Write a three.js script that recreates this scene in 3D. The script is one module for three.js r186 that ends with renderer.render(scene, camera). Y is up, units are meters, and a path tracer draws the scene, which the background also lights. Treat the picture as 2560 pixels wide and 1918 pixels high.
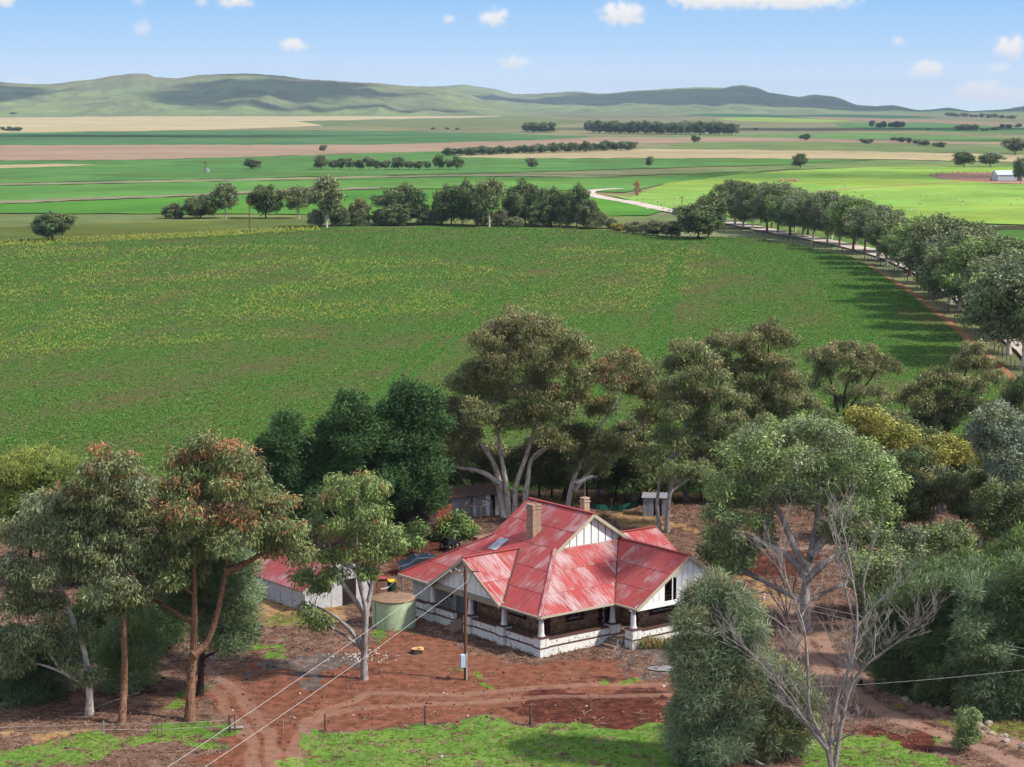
import * as THREE from 'three';
import { mergeGeometries } from 'three/addons/utils/BufferGeometryUtils.js';
import { RoundedBoxGeometry } from 'three/addons/geometries/RoundedBoxGeometry.js';
import { createNoise2D } from 'simplex-noise';

// ------------------------------------------------------------------ camera, sky, sun, exposure
const scene = new THREE.Scene();
const K = 2560 / 2212, FPX = 5180, EYE = 38, PITCH = Math.atan((959 - 260) / FPX);
const camera = new THREE.PerspectiveCamera(2 * Math.atan(959 / FPX) * 180 / Math.PI, 1024 / 767, 1, 60000);
camera.position.set(0, EYE, 0);
camera.rotation.x = -PITCH;
scene.add(camera);
const renderer = new THREE.WebGLRenderer({ antialias: true });
renderer.toneMapping = THREE.LinearToneMapping;
renderer.toneMappingExposure = 1.75;
renderer.shadowMap.enabled = true;
const EXPO = 1.75;
const SUN_AZ = 0.32, SUN_EL = 44 * Math.PI / 180;            // from the right, a little behind the camera
const SUN = new THREE.Vector3(Math.cos(SUN_EL) * Math.cos(SUN_AZ), Math.sin(SUN_EL), Math.cos(SUN_EL) * Math.sin(SUN_AZ));
const sun = new THREE.DirectionalLight(new THREE.Color(1, 0.945, 0.86), 3.7);
sun.name = 'sun';
sun.position.set(SUN.x * 400, SUN.y * 400, -160 + SUN.z * 400);
sun.target.position.set(0, 0, -160);
sun.castShadow = true;
sun.shadow.radius = 6;
sun.shadow.mapSize.set(4096, 4096);
Object.assign(sun.shadow.camera, { left: -200, right: 200, top: 200, bottom: -200, near: 1, far: 900 });
scene.add(sun, sun.target);

const mulberry = (a) => () => { a |= 0; a = a + 0x6d2b79f5 | 0; let t = Math.imul(a ^ a >>> 15, 1 | a); t = t + Math.imul(t ^ t >>> 7, 61 | t) ^ t; return ((t ^ t >>> 14) >>> 0) / 4294967296; };
let rnd = mulberry(7);
const rr = (a, b) => a + (b - a) * rnd();
const N2 = createNoise2D(mulberry(11)), N2b = createNoise2D(mulberry(12));
const fbm = (x, y, o = 4) => { let s = 0, a = 0.5; for (let i = 0; i < o; i++, a *= 0.5, x = x * 2.03 + 7.1, y = y * 2.03 - 3.7) s += a * N2(x, y); return s; };
const clamp = THREE.MathUtils.clamp, lerp = THREE.MathUtils.lerp, smooth = THREE.MathUtils.smoothstep;
const toLin = (c) => { c /= 255; return c <= 0.04045 ? c / 12.92 : ((c + 0.055) / 1.055) ** 2.4; };
const rgb = (r, g, b, k = 1) => new THREE.Color().setRGB(toLin(r) * k, toLin(g) * k, toLin(b) * k);
const lin = (r, g, b, k = 1) => [toLin(r) * k, toLin(g) * k, toLin(b) * k];

// a pixel of the photograph (2212 wide) gives a direction; the ground or a depth gives the distance
const ray = (u, v) => { const dx = (u * K - 1280) / FPX, dy = -(v * K - 959) / FPX, c = Math.cos(PITCH), s = Math.sin(PITCH); return new THREE.Vector3(dx, dy * c - s, -dy * s - c); };
const G = (u, v, h = 0) => { const r = ray(u, v); return r.multiplyScalar((h - EYE) / r.y).add(new THREE.Vector3(0, EYE, 0)); };
const AT = (u, v, D) => { const r = ray(u, v); return r.multiplyScalar(D / -r.z).add(new THREE.Vector3(0, EYE, 0)); };
const mPerPx = (D) => D * K / FPX;

// sky: clear air, deeper blue with height, fair-weather clouds
{
  const W = 4096, Hh = 2048, data = new Float32Array(W * Hh * 4);
  const stops = [[0, 226, 238, 250], [0.7, 208, 230, 251], [1.6, 183, 217, 251], [2.8, 156, 203, 250], [6, 128, 184, 245], [14, 105, 165, 236], [35, 82, 142, 222], [90, 60, 118, 202]];
  const base = (el) => { let i = 0; while (i < stops.length - 2 && el > stops[i + 1][0]) i++; const a = stops[i], b = stops[i + 1], t = clamp((el - a[0]) / (b[0] - a[0]), 0, 1); return [1, 2, 3].map((c) => lerp(toLin(a[c]), toLin(b[c]), t)); };
  const seen = [[10, 2, 24, 18, 1], [510, 2, 42, 17, 1], [437, 5, 12, 12, 0.6], [308, 62, 20, 22, 0.5], [632, 98, 32, 17, 1], [970, 42, 14, 10, 0.8], [1068, 40, 34, 20, 1], [1112, 136, 36, 15, 0.75], [1345, 32, 56, 31, 1.1], [1560, 4, 120, 22, 1.2], [1720, 2, 130, 26, 1.2], [1640, -6, 180, 26, 1.2], [1942, 90, 13, 12, 0.6], [2002, 150, 40, 21, 1], [2185, 104, 36, 30, 1.1], [2158, 147, 22, 11, 0.7], [2125, 198, 70, 24, 0.9], [2190, 208, 60, 20, 0.7], [40, 172, 40, 8, 0.4], [300, 2, 20, 8, 0.4]];
  const sp = seen.map(([u, v, ru, rv, a]) => { const d = ray(u, v).normalize(); return { az: Math.atan2(d.z, d.x), el: Math.asin(d.y), ra: ru * K / FPX, re: rv * K / FPX, a }; });
  const dark = [0.66, 0.70, 0.78], bright = [0.98, 0.97, 0.95];
  for (let row = 0; row < Hh; row++) {
    const el = ((row + 0.5) / Hh - 0.5) * Math.PI, deg = el * 180 / Math.PI, b = base(Math.max(0, deg));
    for (let col = 0; col < W; col++) {
      const az = ((col + 0.5) / W - 0.5) * 2 * Math.PI, i = (row * W + col) * 4;
      let a = 0, up = 0.5;
      if (deg > -0.5) {
        if (deg < 4.5 && az > -1.9 && az < -1.2) {
          for (const c of sp) {
            const x = (az - c.az) / c.ra, y = (el - c.el) / c.re;
            if (Math.abs(x) < 1.9 && Math.abs(y) < 1.9) {
              const n = fbm(az * 190 + c.az * 37, el * 300, 4) * 0.75 + fbm(az * 620, el * 800, 3) * 0.4;
              const yy = y < 0 ? y * 1.25 : y, d = (1 - x * x - yy * yy) * 0.85 + n * 1.05, k = smooth(d, 0.08, 0.5) * Math.min(1, c.a);
              if (k > a) { a = k; up = clamp(0.62 + y * 0.45 + n * 0.25, 0, 1); }
            }
          }
        }
        if (deg > 2.9 && !(deg < 4.0 && az > -1.83 && az < -1.31)) {
          const k = 0.55 / Math.max(0.05, Math.sin(el)), px = Math.cos(az) * k * Math.cos(el), pz = Math.sin(az) * k * Math.cos(el);
          const n = fbm(px * 1.6 + 5, pz * 1.6, 4) + 0.28 * N2b(px * 0.5, pz * 0.5), q = smooth(n, -0.12, 0.2) * smooth(deg, 2.9, 6);
          if (q > a) { a = q * 0.95; up = clamp(1.1 - n * 1.1, 0.2, 1); }
        }
      }
      for (let c = 0; c < 3; c++) data[i + c] = lerp(b[c], lerp(dark[c], bright[c] * (deg > 4 ? 1.85 : 1), up), a) / EXPO;
      data[i + 3] = 1;
    }
  }
  const tex = new THREE.DataTexture(data, W, Hh, THREE.RGBAFormat, THREE.FloatType);
  tex.mapping = THREE.EquirectangularReflectionMapping; tex.magFilter = THREE.LinearFilter; tex.needsUpdate = true;
  scene.background = tex; scene.environment = tex;
}
scene.fog = new THREE.FogExp2(rgb(190, 212, 240), 3.4e-5);

// ------------------------------------------------------------------ helpers
const taken = new Map();
const numbered = (n) => { const k = taken.get(n) ?? 0; taken.set(n, k + 1); return k ? `${n}_${String(k).padStart(3, '0')}` : n; };
const V3 = (x, y, z) => new THREE.Vector3(x, y, z);
function tag(o, label, category, group, kind) {
  if (label) o.userData.label = label;
  if (category) o.userData.category = category;
  if (group) o.userData.group = group;
  if (kind) o.userData.kind = kind;
  return o;
}
function thing(name, label, category, pos = V3(0, 0, 0), turn = 0, group) {
  const o = new THREE.Group(); o.name = numbered(name); o.position.copy(pos); o.rotation.y = turn; scene.add(o);
  return tag(o, label, category, group);
}
const lit = (m) => { m.castShadow = true; m.receiveShadow = true; return m; };
function mesh(name, geo, mat, parent) {
  const m = lit(new THREE.Mesh(geo, mat)); m.name = parent === scene ? numbered(name) : name; parent.add(m); return m;
}
function copy(o, label, group) { const c = o.clone(); c.name = numbered(o.name.replace(/_\d{3}$/, '')); scene.add(c); if (label) c.userData.label = label; if (group) c.userData.group = group; return c; }

class MB {
  constructor() { this.p = []; this.n = []; this.t = []; this.i = []; this.c = []; }
  tri(a, b, c, uv) {
    const n = V3().subVectors(b, a).cross(V3().subVectors(c, a)).normalize(), k = this.p.length / 3;
    [a, b, c].forEach((v, j) => { this.p.push(v.x, v.y, v.z); this.n.push(n.x, n.y, n.z); const q = uv ? uv[j] : [v.x + v.z, v.y]; this.t.push(q[0], q[1]); });
    this.i.push(k, k + 1, k + 2); return this;
  }
  quad(a, b, c, d, uv) { this.tri(a, b, c, uv && [uv[0], uv[1], uv[2]]); return this.tri(a, c, d, uv && [uv[0], uv[2], uv[3]]); }
  box(x0, x1, y0, y1, z0, z1) {
    const P = (x, y, z) => V3(x, y, z), f = (a, b, c, d, w, h) => this.quad(a, b, c, d, [[a.x + a.z, a.y + (w ? a.z : 0)], [b.x + b.z, b.y + (w ? b.z : 0)], [c.x + c.z, c.y + (w ? c.z : 0)], [d.x + d.z, d.y + (w ? d.z : 0)]]);
    f(P(x0, y0, z1), P(x1, y0, z1), P(x1, y1, z1), P(x0, y1, z1)); f(P(x1, y0, z0), P(x0, y0, z0), P(x0, y1, z0), P(x1, y1, z0));
    f(P(x1, y0, z1), P(x1, y0, z0), P(x1, y1, z0), P(x1, y1, z1)); f(P(x0, y0, z0), P(x0, y0, z1), P(x0, y1, z1), P(x0, y1, z0));
    f(P(x0, y1, z1), P(x1, y1, z1), P(x1, y1, z0), P(x0, y1, z0), 1); f(P(x0, y0, z0), P(x1, y0, z0), P(x1, y0, z1), P(x0, y0, z1), 1);
    return this;
  }
  // a bar of rectangular section from a to b: w across (horizontal), h along the other way
  bar(a, b, w, h) {
    const d = V3().subVectors(b, a).normalize(), up = Math.abs(d.y) > 0.95 ? V3(1, 0, 0) : V3(0, 1, 0), s = V3().crossVectors(d, up).normalize(), t = V3().crossVectors(s, d).normalize();
    const q = (p, i, j) => p.clone().addScaledVector(s, i * w / 2).addScaledVector(t, j * h / 2), L = a.distanceTo(b);
    const A = [[-1, -1], [1, -1], [1, 1], [-1, 1]];
    for (let k = 0; k < 4; k++) { const [i, j] = A[k], [m, n] = A[(k + 1) % 4]; this.quad(q(a, i, j), q(b, i, j), q(b, m, n), q(a, m, n), [[k * w, 0], [k * w, L], [k * w + w, L], [k * w + w, 0]]); }
    this.quad(q(a, -1, 1), q(a, 1, 1), q(a, 1, -1), q(a, -1, -1)); this.quad(q(b, -1, -1), q(b, 1, -1), q(b, 1, 1), q(b, -1, 1));
    return this;
  }
  tube(pts, radii, seg = 7, wob = 0) {
    const n = pts.length, base = this.p.length / 3; let len = 0;
    let side = null;
    for (let k = 0; k < n; k++) {
      const T = V3().subVectors(pts[Math.min(n - 1, k + 1)], pts[Math.max(0, k - 1)]).normalize();
      if (!side) side = Math.abs(T.y) > 0.9 ? V3(1, 0, 0) : V3(0, 1, 0);
      side = side.clone().addScaledVector(T, -side.dot(T)); if (side.lengthSq() < 1e-6) side.set(0.3, 0.2, 0.9).cross(T); side.normalize();
      const bi = V3().crossVectors(T, side), r = Array.isArray(radii) ? radii[k] : lerp(radii, radii * 0.5, k / (n - 1));
      if (k) len += pts[k].distanceTo(pts[k - 1]);
      for (let j = 0; j <= seg; j++) {
        const a = j / seg * Math.PI * 2, w = 1 + (wob ? wob * N2(Math.cos(a) * 1.3 + pts[k].x, Math.sin(a) * 1.3 + pts[k].y * 0.8) : 0), cx = Math.cos(a), sx = Math.sin(a);
        const nx = side.x * cx + bi.x * sx, ny = side.y * cx + bi.y * sx, nz = side.z * cx + bi.z * sx;
        this.p.push(pts[k].x + nx * r * w, pts[k].y + ny * r * w, pts[k].z + nz * r * w); this.n.push(nx, ny, nz); this.t.push(j / seg * Math.max(0.3, r * 6), len);
      }
    }
    for (let k = 0; k < n - 1; k++) for (let j = 0; j < seg; j++) { const a = base + k * (seg + 1) + j, b = a + seg + 1; this.i.push(a, a + 1, b, a + 1, b + 1, b); }
    return this;
  }
  geo() {
    const g = new THREE.BufferGeometry();
    g.setAttribute('position', new THREE.Float32BufferAttribute(this.p, 3)); g.setAttribute('normal', new THREE.Float32BufferAttribute(this.n, 3)); g.setAttribute('uv', new THREE.Float32BufferAttribute(this.t, 2));
    if (this.c.length) g.setAttribute('color', new THREE.Float32BufferAttribute(this.c, 3));
    g.setIndex(this.i); return g;
  }
  build(name, mat, parent) { return mesh(name, this.geo(), mat, parent); }
}
const curve = (pts, n) => new THREE.CatmullRomCurve3(pts, false, 'centripetal').getPoints(n);

function texture(w, h, f, srgb = true, wrap = true) {
  const d = new Uint8Array(w * h * 4);
  for (let y = 0, i = 0; y < h; y++) for (let x = 0; x < w; x++, i += 4) { const c = f(x / w, y / h, x, y); d[i] = clamp(c[0], 0, 255); d[i + 1] = clamp(c[1], 0, 255); d[i + 2] = clamp(c[2], 0, 255); d[i + 3] = 255; }
  const t = new THREE.DataTexture(d, w, h, THREE.RGBAFormat); t.magFilter = THREE.LinearFilter; t.minFilter = THREE.LinearFilter;
  t.wrapS = t.wrapT = wrap ? THREE.RepeatWrapping : THREE.ClampToEdgeWrapping; if (srgb) t.colorSpace = THREE.SRGBColorSpace; t.needsUpdate = true; return t;
}
const scaled = (t, sx, sy = sx) => { const c = t.clone(); c.repeat.set(1 / sx, 1 / sy); c.needsUpdate = true; return c; };
// noise that tiles: period p in texture space
const hash = (x, y, s) => { let h = Math.imul(x, 374761393) ^ Math.imul(y, 668265263) ^ Math.imul(s + 17, 2246822519); h = Math.imul(h ^ h >>> 13, 1274126177); return ((h ^ h >>> 16) >>> 0) / 2147483648 - 1; };
const pn1 = (u, v, fx, fy, s) => { const x = u * fx, y = v * fy, ix = Math.floor(x), iy = Math.floor(y), a = x - ix, b = y - iy, p = a * a * (3 - 2 * a), q = b * b * (3 - 2 * b), m = (i, n) => ((i % n) + n) % n, x0 = m(ix, fx), x1 = m(ix + 1, fx), y0 = m(iy, fy), y1 = m(iy + 1, fy); return lerp(lerp(hash(x0, y0, s), hash(x1, y0, s), p), lerp(hash(x0, y1, s), hash(x1, y1, s), p), q); };
const pn = (u, v, fx, fy, s = 0) => { fx = Math.max(1, Math.round(fx)); fy = Math.max(1, Math.round(fy)); return pn1(u, v, fx, fy, s) * 0.75 + pn1(u, v, fx * 2, fy * 2, s + 50) * 0.4; };
const tileN = (u, v, f, seed = 0) => pn(u, v, f, f, Math.round(seed));
const toS = (c) => { c = clamp(c, 0, 1); return 255 * (c <= 0.0031308 ? c * 12.92 : 1.055 * c ** (1 / 2.4) - 0.055); };
const std = (o) => new THREE.MeshPhysicalMaterial({ roughness: 0.9, metalness: 0, specularIntensity: 0.2, side: THREE.DoubleSide, ...o });
// ------------------------------------------------------------------ ground
const inPoly = (p, x, y) => { let c = false; for (let i = 0, j = p.length - 1; i < p.length; j = i++) if ((p[i][1] > y) !== (p[j][1] > y) && x < (p[j][0] - p[i][0]) * (y - p[i][1]) / (p[j][1] - p[i][1]) + p[i][0]) c = !c; return c; };
const area = (pts) => { const w = pts.map(([u, v]) => { const g = G(u, v); return [g.x, g.z]; }), xs = w.map((p) => p[0]), zs = w.map((p) => p[1]); return { w, x0: Math.min(...xs) - 3, x1: Math.max(...xs) + 3, z0: Math.min(...zs) - 3, z1: Math.max(...zs) + 3 }; };
const within = (a, x, z) => x > a.x0 && x < a.x1 && z > a.z0 && z < a.z1 && inPoly(a.w, x, z);
const segDist = (pts, x, z) => { let b = 1e9; for (let i = 0; i < pts.length - 1; i++) { const [ax, az] = pts[i], [bx, bz] = pts[i + 1], dx = bx - ax, dz = bz - az, t = clamp(((x - ax) * dx + (z - az) * dz) / (dx * dx + dz * dz), 0, 1); b = Math.min(b, Math.hypot(x - ax - dx * t, z - az - dz * t)); } return b; };
const line = (pts) => pts.map(([u, v]) => { const g = G(u, v); return [g.x, g.z]; });

const Z = {
  green: [
    area([[640, 1625], [700, 1588], [760, 1578], [920, 1566], [1150, 1572], [1330, 1560], [1480, 1556], [1500, 1600], [1560, 1657], [1600, 1730], [660, 1730]]),
    area([[0, 1612], [150, 1592], [330, 1585], [500, 1578], [490, 1592], [330, 1612], [120, 1640], [60, 1690], [-60, 1720], [-60, 1612]]),
    area([[1700, 1590], [1830, 1590], [1900, 1588], [2010, 1610], [2080, 1640], [2160, 1690], [1900, 1690], [1760, 1640]]),
    area([[1660, 1560], [1760, 1540], [1800, 1600], [1720, 1625], [1650, 1610]]),
    area([[1340, 1462], [1380, 1448], [1410, 1462], [1390, 1480], [1345, 1478]]),
    area([[1395, 1385], [1470, 1380], [1500, 1402], [1440, 1412], [1390, 1402]]),
    area([[540, 1408], [585, 1385], [595, 1412], [550, 1420]]), area([[795, 1362], [845, 1352], [860, 1372], [810, 1382]]),
    area([[350, 1510], [420, 1490], [440, 1510], [370, 1524]]), area([[985, 1465], [1010, 1458], [1035, 1470], [1010, 1482]]),
    area([[1000, 1330], [1080, 1330], [1060, 1352], [990, 1342]]),
  ],
  lime: [area([[1960, 1520], [2060, 1542], [2150, 1560], [2300, 1580], [2300, 1640], [2150, 1605], [2040, 1570]]), area([[560, 1320], [660, 1310], [690, 1345], [600, 1365], [540, 1360]]), area([[1840, 1480], [1880, 1492], [1900, 1515], [1860, 1510]])],
  straw: [area([[880, 1062], [1560, 1058], [1600, 1075], [1300, 1092], [900, 1085]]), area([[1880, 1050], [2212, 1060], [2212, 1085], [1900, 1095]]), area([[1320, 1110], [1420, 1105], [1520, 1150], [1380, 1150], [1300, 1125]]), area([[40, 1570], [180, 1560], [190, 1588], [60, 1600]]), area([[560, 1290], [700, 1280], [740, 1330], [640, 1350], [560, 1330]]), area([[1600, 1240], [1680, 1260], [1720, 1330], [1640, 1320]])],
  farGreen: [area([[700, 1000], [1560, 1000], [1560, 1058], [880, 1060], [700, 1060]]), area([[1850, 1000], [2300, 1000], [2300, 1052], [1880, 1050]]), area([[1900, 1085], [2230, 1080], [2230, 1096], [1920, 1100]])],
  bare: [area([[420, 1500], [520, 1430], [700, 1400], [860, 1375], [1000, 1390], [1160, 1440], [1400, 1440], [1480, 1490], [1500, 1560], [1150, 1560], [900, 1560], [680, 1580], [640, 1657], [660, 1740], [330, 1740], [480, 1620], [520, 1570]])],
  red: [area([[1060, 1510], [1200, 1495], [1480, 1500], [1500, 1552], [1330, 1562], [1150, 1560]]), area([[1800, 1560], [1880, 1552], [1990, 1580], [2060, 1600], [1990, 1606], [1850, 1590]]), area([[820, 1190], [900, 1170], [1000, 1160], [1010, 1230], [960, 1260], [840, 1250]]), area([[1540, 1200], [1640, 1180], [1760, 1190], [1740, 1230], [1600, 1235]])],
  dark: [area([[560, 1430], [640, 1400], [760, 1405], [760, 1455], [640, 1470], [570, 1465]]), area([[1380, 1420], [1450, 1408], [1490, 1440], [1440, 1470], [1390, 1455]])],
};
const ruts = [line([[1690, 1300], [1740, 1400], [1800, 1470], [1900, 1535], [2010, 1580], [2110, 1612], [2240, 1668]]), line([[1730, 1300], [1785, 1400], [1850, 1465], [1960, 1518], [2080, 1565], [2240, 1622]]),
  line([[600, 1700], [585, 1600], [560, 1560], [520, 1500], [440, 1440]]), line([[560, 1700], [540, 1600], [510, 1560], [470, 1500], [420, 1470]]), line([[640, 1700], [630, 1620], [660, 1560], [760, 1530], [980, 1520], [1200, 1505], [1480, 1500]]), line([[640, 1640], [690, 1540], [800, 1500], [1000, 1500], [1250, 1480], [1470, 1478]]), line([[2212, 1150], [2000, 1165], [1850, 1180], [1600, 1190]])];
function yardKind(x, z) {   // {grass 0..1 and which}
  const wx = x + 1.6 * N2(x * 0.22, z * 0.22) + 0.45 * N2b(x * 0.9, z * 0.9), wz = z + 3.0 * N2(x * 0.17 + 40, z * 0.12) + 0.8 * N2b(x * 0.8 - 9, z * 0.6);
  const hit = (l) => l.some((a) => within(a, wx, wz));
  const r = { g: 0, k: 'green', soil: 0, rut: 1e9 };
  for (let i = 0; i < ruts.length; i++) { const d = segDist(ruts[i], x + 0.25 * N2(x * 0.3, z * 0.2 + i), z) * (i < 2 || i > 5 ? 1 : 1.5); if (d < r.rut) { r.rut = d; r.main = i < 2 || i > 5; } }
  if (hit(Z.green)) r.g = 1; else if (hit(Z.lime)) { r.g = 0.8; r.k = 'lime'; } else if (hit(Z.farGreen)) { r.g = 1; r.k = 'far'; } else if (hit(Z.straw)) { r.g = 0.9; r.k = 'straw'; }
  r.soil = hit(Z.red) ? 2 : hit(Z.dark) ? 3 : hit(Z.bare) ? 1 : 0;
  if (r.rut < 0.6 && (r.main || (r.soil !== 0 && r.g < 1))) r.g = 0;
  const thin = fbm(x * 0.5, z * 0.5, 3) + 0.5 * N2(x * 2.2, z * 2.2);
  r.g *= smooth(thin, -0.75, -0.1);
  return r;
}
const YX0 = -66, YX1 = 66, YZ0 = -222, YZ1 = -98;
const CL = { litter: lin(122, 90, 76, 0.56), litter2: lin(156, 124, 106, 0.56), bare: lin(160, 106, 84, 0.58), bare2: lin(126, 80, 62, 0.58), red: lin(120, 72, 58, 0.58), red2: lin(84, 53, 46, 0.6), dark: lin(92, 78, 72, 0.8), ash: lin(138, 128, 122, 0.8), rut: lin(178, 142, 122, 0.62), green: lin(92, 152, 48, 0.72), green2: lin(132, 170, 66, 0.72), lime: lin(140, 156, 56, 0.6), far: lin(84, 140, 50, 0.6), straw: lin(206, 168, 112, 0.68) };
const mix3 = (a, b, t) => [lerp(a[0], b[0], t), lerp(a[1], b[1], t), lerp(a[2], b[2], t)];
const yardHeight = (x, z) => { const house = Math.max(Math.abs(x - 4) - 16, Math.abs(z + 148) - 14); return (0.10 * fbm(x * 0.12, z * 0.12, 3) + 0.035 * fbm(x * 0.7, z * 0.7, 2)) * smooth(house, -4, 2); };
const yardTex = texture(2048, 2048, (u, v) => {
  const x = lerp(YX0, YX1, u), z = lerp(YZ1, YZ0, v), k = yardKind(x, z);
  const big = N2(x * 0.13, z * 0.13) * 0.5 + 0.5, mid = fbm(x * 0.9, z * 0.7, 3) + 0.5, fine = N2(x * 5.1, z * 5.1), vf = N2b(x * 11, z * 11);
  const scrape = N2(x * 0.3 + 4 * N2(x * 0.05, z * 0.05), z * 1.9) * 0.5;
  let c = mix3(CL.litter, CL.litter2, clamp(mid * 0.8 + fine * 0.35, 0, 1));
  if (vf > 0.62) c = mix3(c, lin(190, 170, 155, 0.72), 0.55);
  if (k.soil === 1) c = mix3(mix3(CL.bare2, CL.bare, clamp(mid * 0.7 + 0.22 + fine * 0.12 + scrape * 0.55, 0, 1)), CL.litter2, clamp(big - 0.55, 0, 1) * 0.6);
  else if (k.soil === 2) c = mix3(CL.red2, CL.red, clamp(mid + fine * 0.3 + scrape * 0.7, 0, 1));
  else if (k.soil === 3) c = mix3(CL.dark, CL.ash, clamp(mid * 0.6 + fine * 0.4 - 0.1, 0, 1));
  if (k.rut < 0.85) c = mix3(c, CL.rut, smooth(0.85 - k.rut, 0, 0.4) * (k.main ? 0.95 : 0.55) * (0.8 + 0.2 * fine));
  if (k.g > 0) { const g = k.k === 'straw' ? CL.straw : k.k === 'lime' ? CL.lime : k.k === 'far' ? CL.far : mix3(CL.green, CL.green2, clamp(big + fine * 0.3 - 0.2, 0, 1)); c = mix3(c, g, clamp(k.g * (0.8 + 0.45 * fine), 0, 1) * (k.k === 'straw' ? 0.8 : 0.85)); }
  const j = 1 + 0.13 * fine + 0.1 * vf + 0.14 * (mid - 0.5);
  return [toS(c[0] * j), toS(c[1] * j), toS(c[2] * j)];
}, true, false);
const grain = texture(512, 512, (u, v) => { const n = 128 + 70 * pn(u, v, 60, 60, 3) + 50 * pn(u, v, 150, 150, 8); return [n, n, n]; }, false);
{
  const nx = 240, nz = 240, mb = new MB();
  for (let j = 0; j <= nz; j++) for (let i = 0; i <= nx; i++) {
    const u = i / nx, v = j / nz, x = lerp(YX0, YX1, u), z = lerp(YZ1, YZ0, v);
    mb.p.push(x, yardHeight(x, z), z); mb.n.push(0, 1, 0); mb.t.push(u, v);
    if (i < nx && j < nz) { const a = j * (nx + 1) + i, b = a + nx + 1; mb.i.push(a, a + 1, b, a + 1, b + 1, b); }
  }
  const g = mb.geo(); g.computeVertexNormals();
  const bt = scaled(grain, 1 / 30); bt.repeat.set(32, 30);
  const m = mesh('yard_ground', g, std({ map: yardTex, bumpMap: bt, bumpScale: 0.02, roughness: 1, specularIntensity: 0 }), scene); tag(m, null, null, null, 'structure');
}
const farTex = texture(1024, 1024, (u, v) => { const h = 12 * pn(u, v, 5, 5, 21) + 10 * pn(u, v, 24, 24, 23), n = 228 + 26 * pn(u, v, 9, 9, 1) + 11 * pn(u, v, 40, 40, 5) + 10 * pn(u, v, 130, 130, 9); return [n + h, n, n - h * 0.8]; });
const ploughTex = texture(1024, 1024, (u, v) => { const n = 236 + 14 * pn(u, v, 6, 6, 4) + 12 * pn(u, v, 60, 60, 5) + 9 * Math.sin(v * Math.PI * 2 * 60); return [n, n * 0.985, n * 0.97]; });
const groundMat = (r, g, b, k, tex = farTex, size = 260) => std({ color: rgb(r, g, b, k), map: scaled(tex, size), roughness: 1, specularIntensity: 0 });
let lift = 0;
function sheet(name, pts, mat, y, world) {
  const w = world ? pts : line(pts), contour = w.map(([x, z]) => new THREE.Vector2(x, z)), tri = THREE.ShapeUtils.triangulateShape(contour, []), mb = new MB();
  lift += 0.005; const h = y ?? 0.05 + lift;
  for (const [x, z] of w) { mb.p.push(x, h, z); mb.n.push(0, 1, 0); mb.t.push(x, z); }
    for (const [a, b, c] of tri) (w[b][0] - w[a][0]) * (w[c][1] - w[a][1]) - (w[b][1] - w[a][1]) * (w[c][0] - w[a][0]) < 0 ? mb.i.push(a, b, c) : mb.i.push(a, c, b);
  return tag(mb.build(name, mat, scene), null, null, null, 'structure');
}
// wavy edge: a polygon in photo pixels whose sides are broken up
const rough = (pts, step = 40, amp = 1.2) => { const o = []; for (let i = 0; i < pts.length; i++) { const a = pts[i], b = pts[(i + 1) % pts.length], n = Math.max(1, Math.round(Math.hypot(b[0] - a[0], b[1] - a[1]) / step)); for (let k = 0; k < n; k++) { const t = k / n; o.push([lerp(a[0], b[0], t), lerp(a[1], b[1], t) + (k ? amp * N2(a[0] * 0.01 + k * 0.7, i * 3.1) : 0)]); } } return o; };
function ribbon(name, pts, width, mat, y) {
  const w = curve(pts.map(([u, v]) => G(u, v)), pts.length * 6), mb = new MB(); lift += 0.005; const h = y ?? 0.05 + lift; let L = 0;
  w.forEach((p, i) => { const a = w[Math.max(0, i - 1)], b = w[Math.min(w.length - 1, i + 1)], d = V3(b.x - a.x, 0, b.z - a.z).normalize(), s = (width / 2) * (1 + 0.12 * N2(i * 0.4, width)); if (i) L += p.distanceTo(w[i - 1]);
    mb.p.push(p.x - d.z * s, h, p.z + d.x * s, p.x + d.z * s, h, p.z - d.x * s); mb.n.push(0, 1, 0, 0, 1, 0); mb.t.push(0, L, width, L);
    if (i) { const k = i * 2; mb.i.push(k - 2, k, k - 1, k - 1, k, k + 1); } });
  return tag(mb.build(name, mat, scene), null, null, null, 'structure');
}
{ // one sheet to the horizon
  const mb = new MB(), S = 12000; mb.p.push(-S, -0.2, 2000, S, -0.2, 2000, S, -0.2, -9600, -S, -0.2, -9600); mb.n.push(0, 1, 0, 0, 1, 0, 0, 1, 0, 0, 1, 0); mb.t.push(-S, 2000, S, 2000, S, -9600, -S, -9600); mb.i.push(0, 1, 2, 0, 2, 3);
  tag(mb.build('ground', groundMat(150, 152, 108, 0.62, farTex, 900), scene), null, null, null, 'structure');
}
const L0 = -900, R0 = 3100;   // well past the frame on both sides
const GREEN = (k = 0.6) => groundMat(112, 156, 88, k), DULL = (k = 0.6) => groundMat(132, 150, 96, k), BROWN = (k = 0.62) => groundMat(184, 160, 136, k, ploughTex, 420), TAN = (k = 0.66) => groundMat(206, 192, 150, k, ploughTex, 700);
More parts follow.
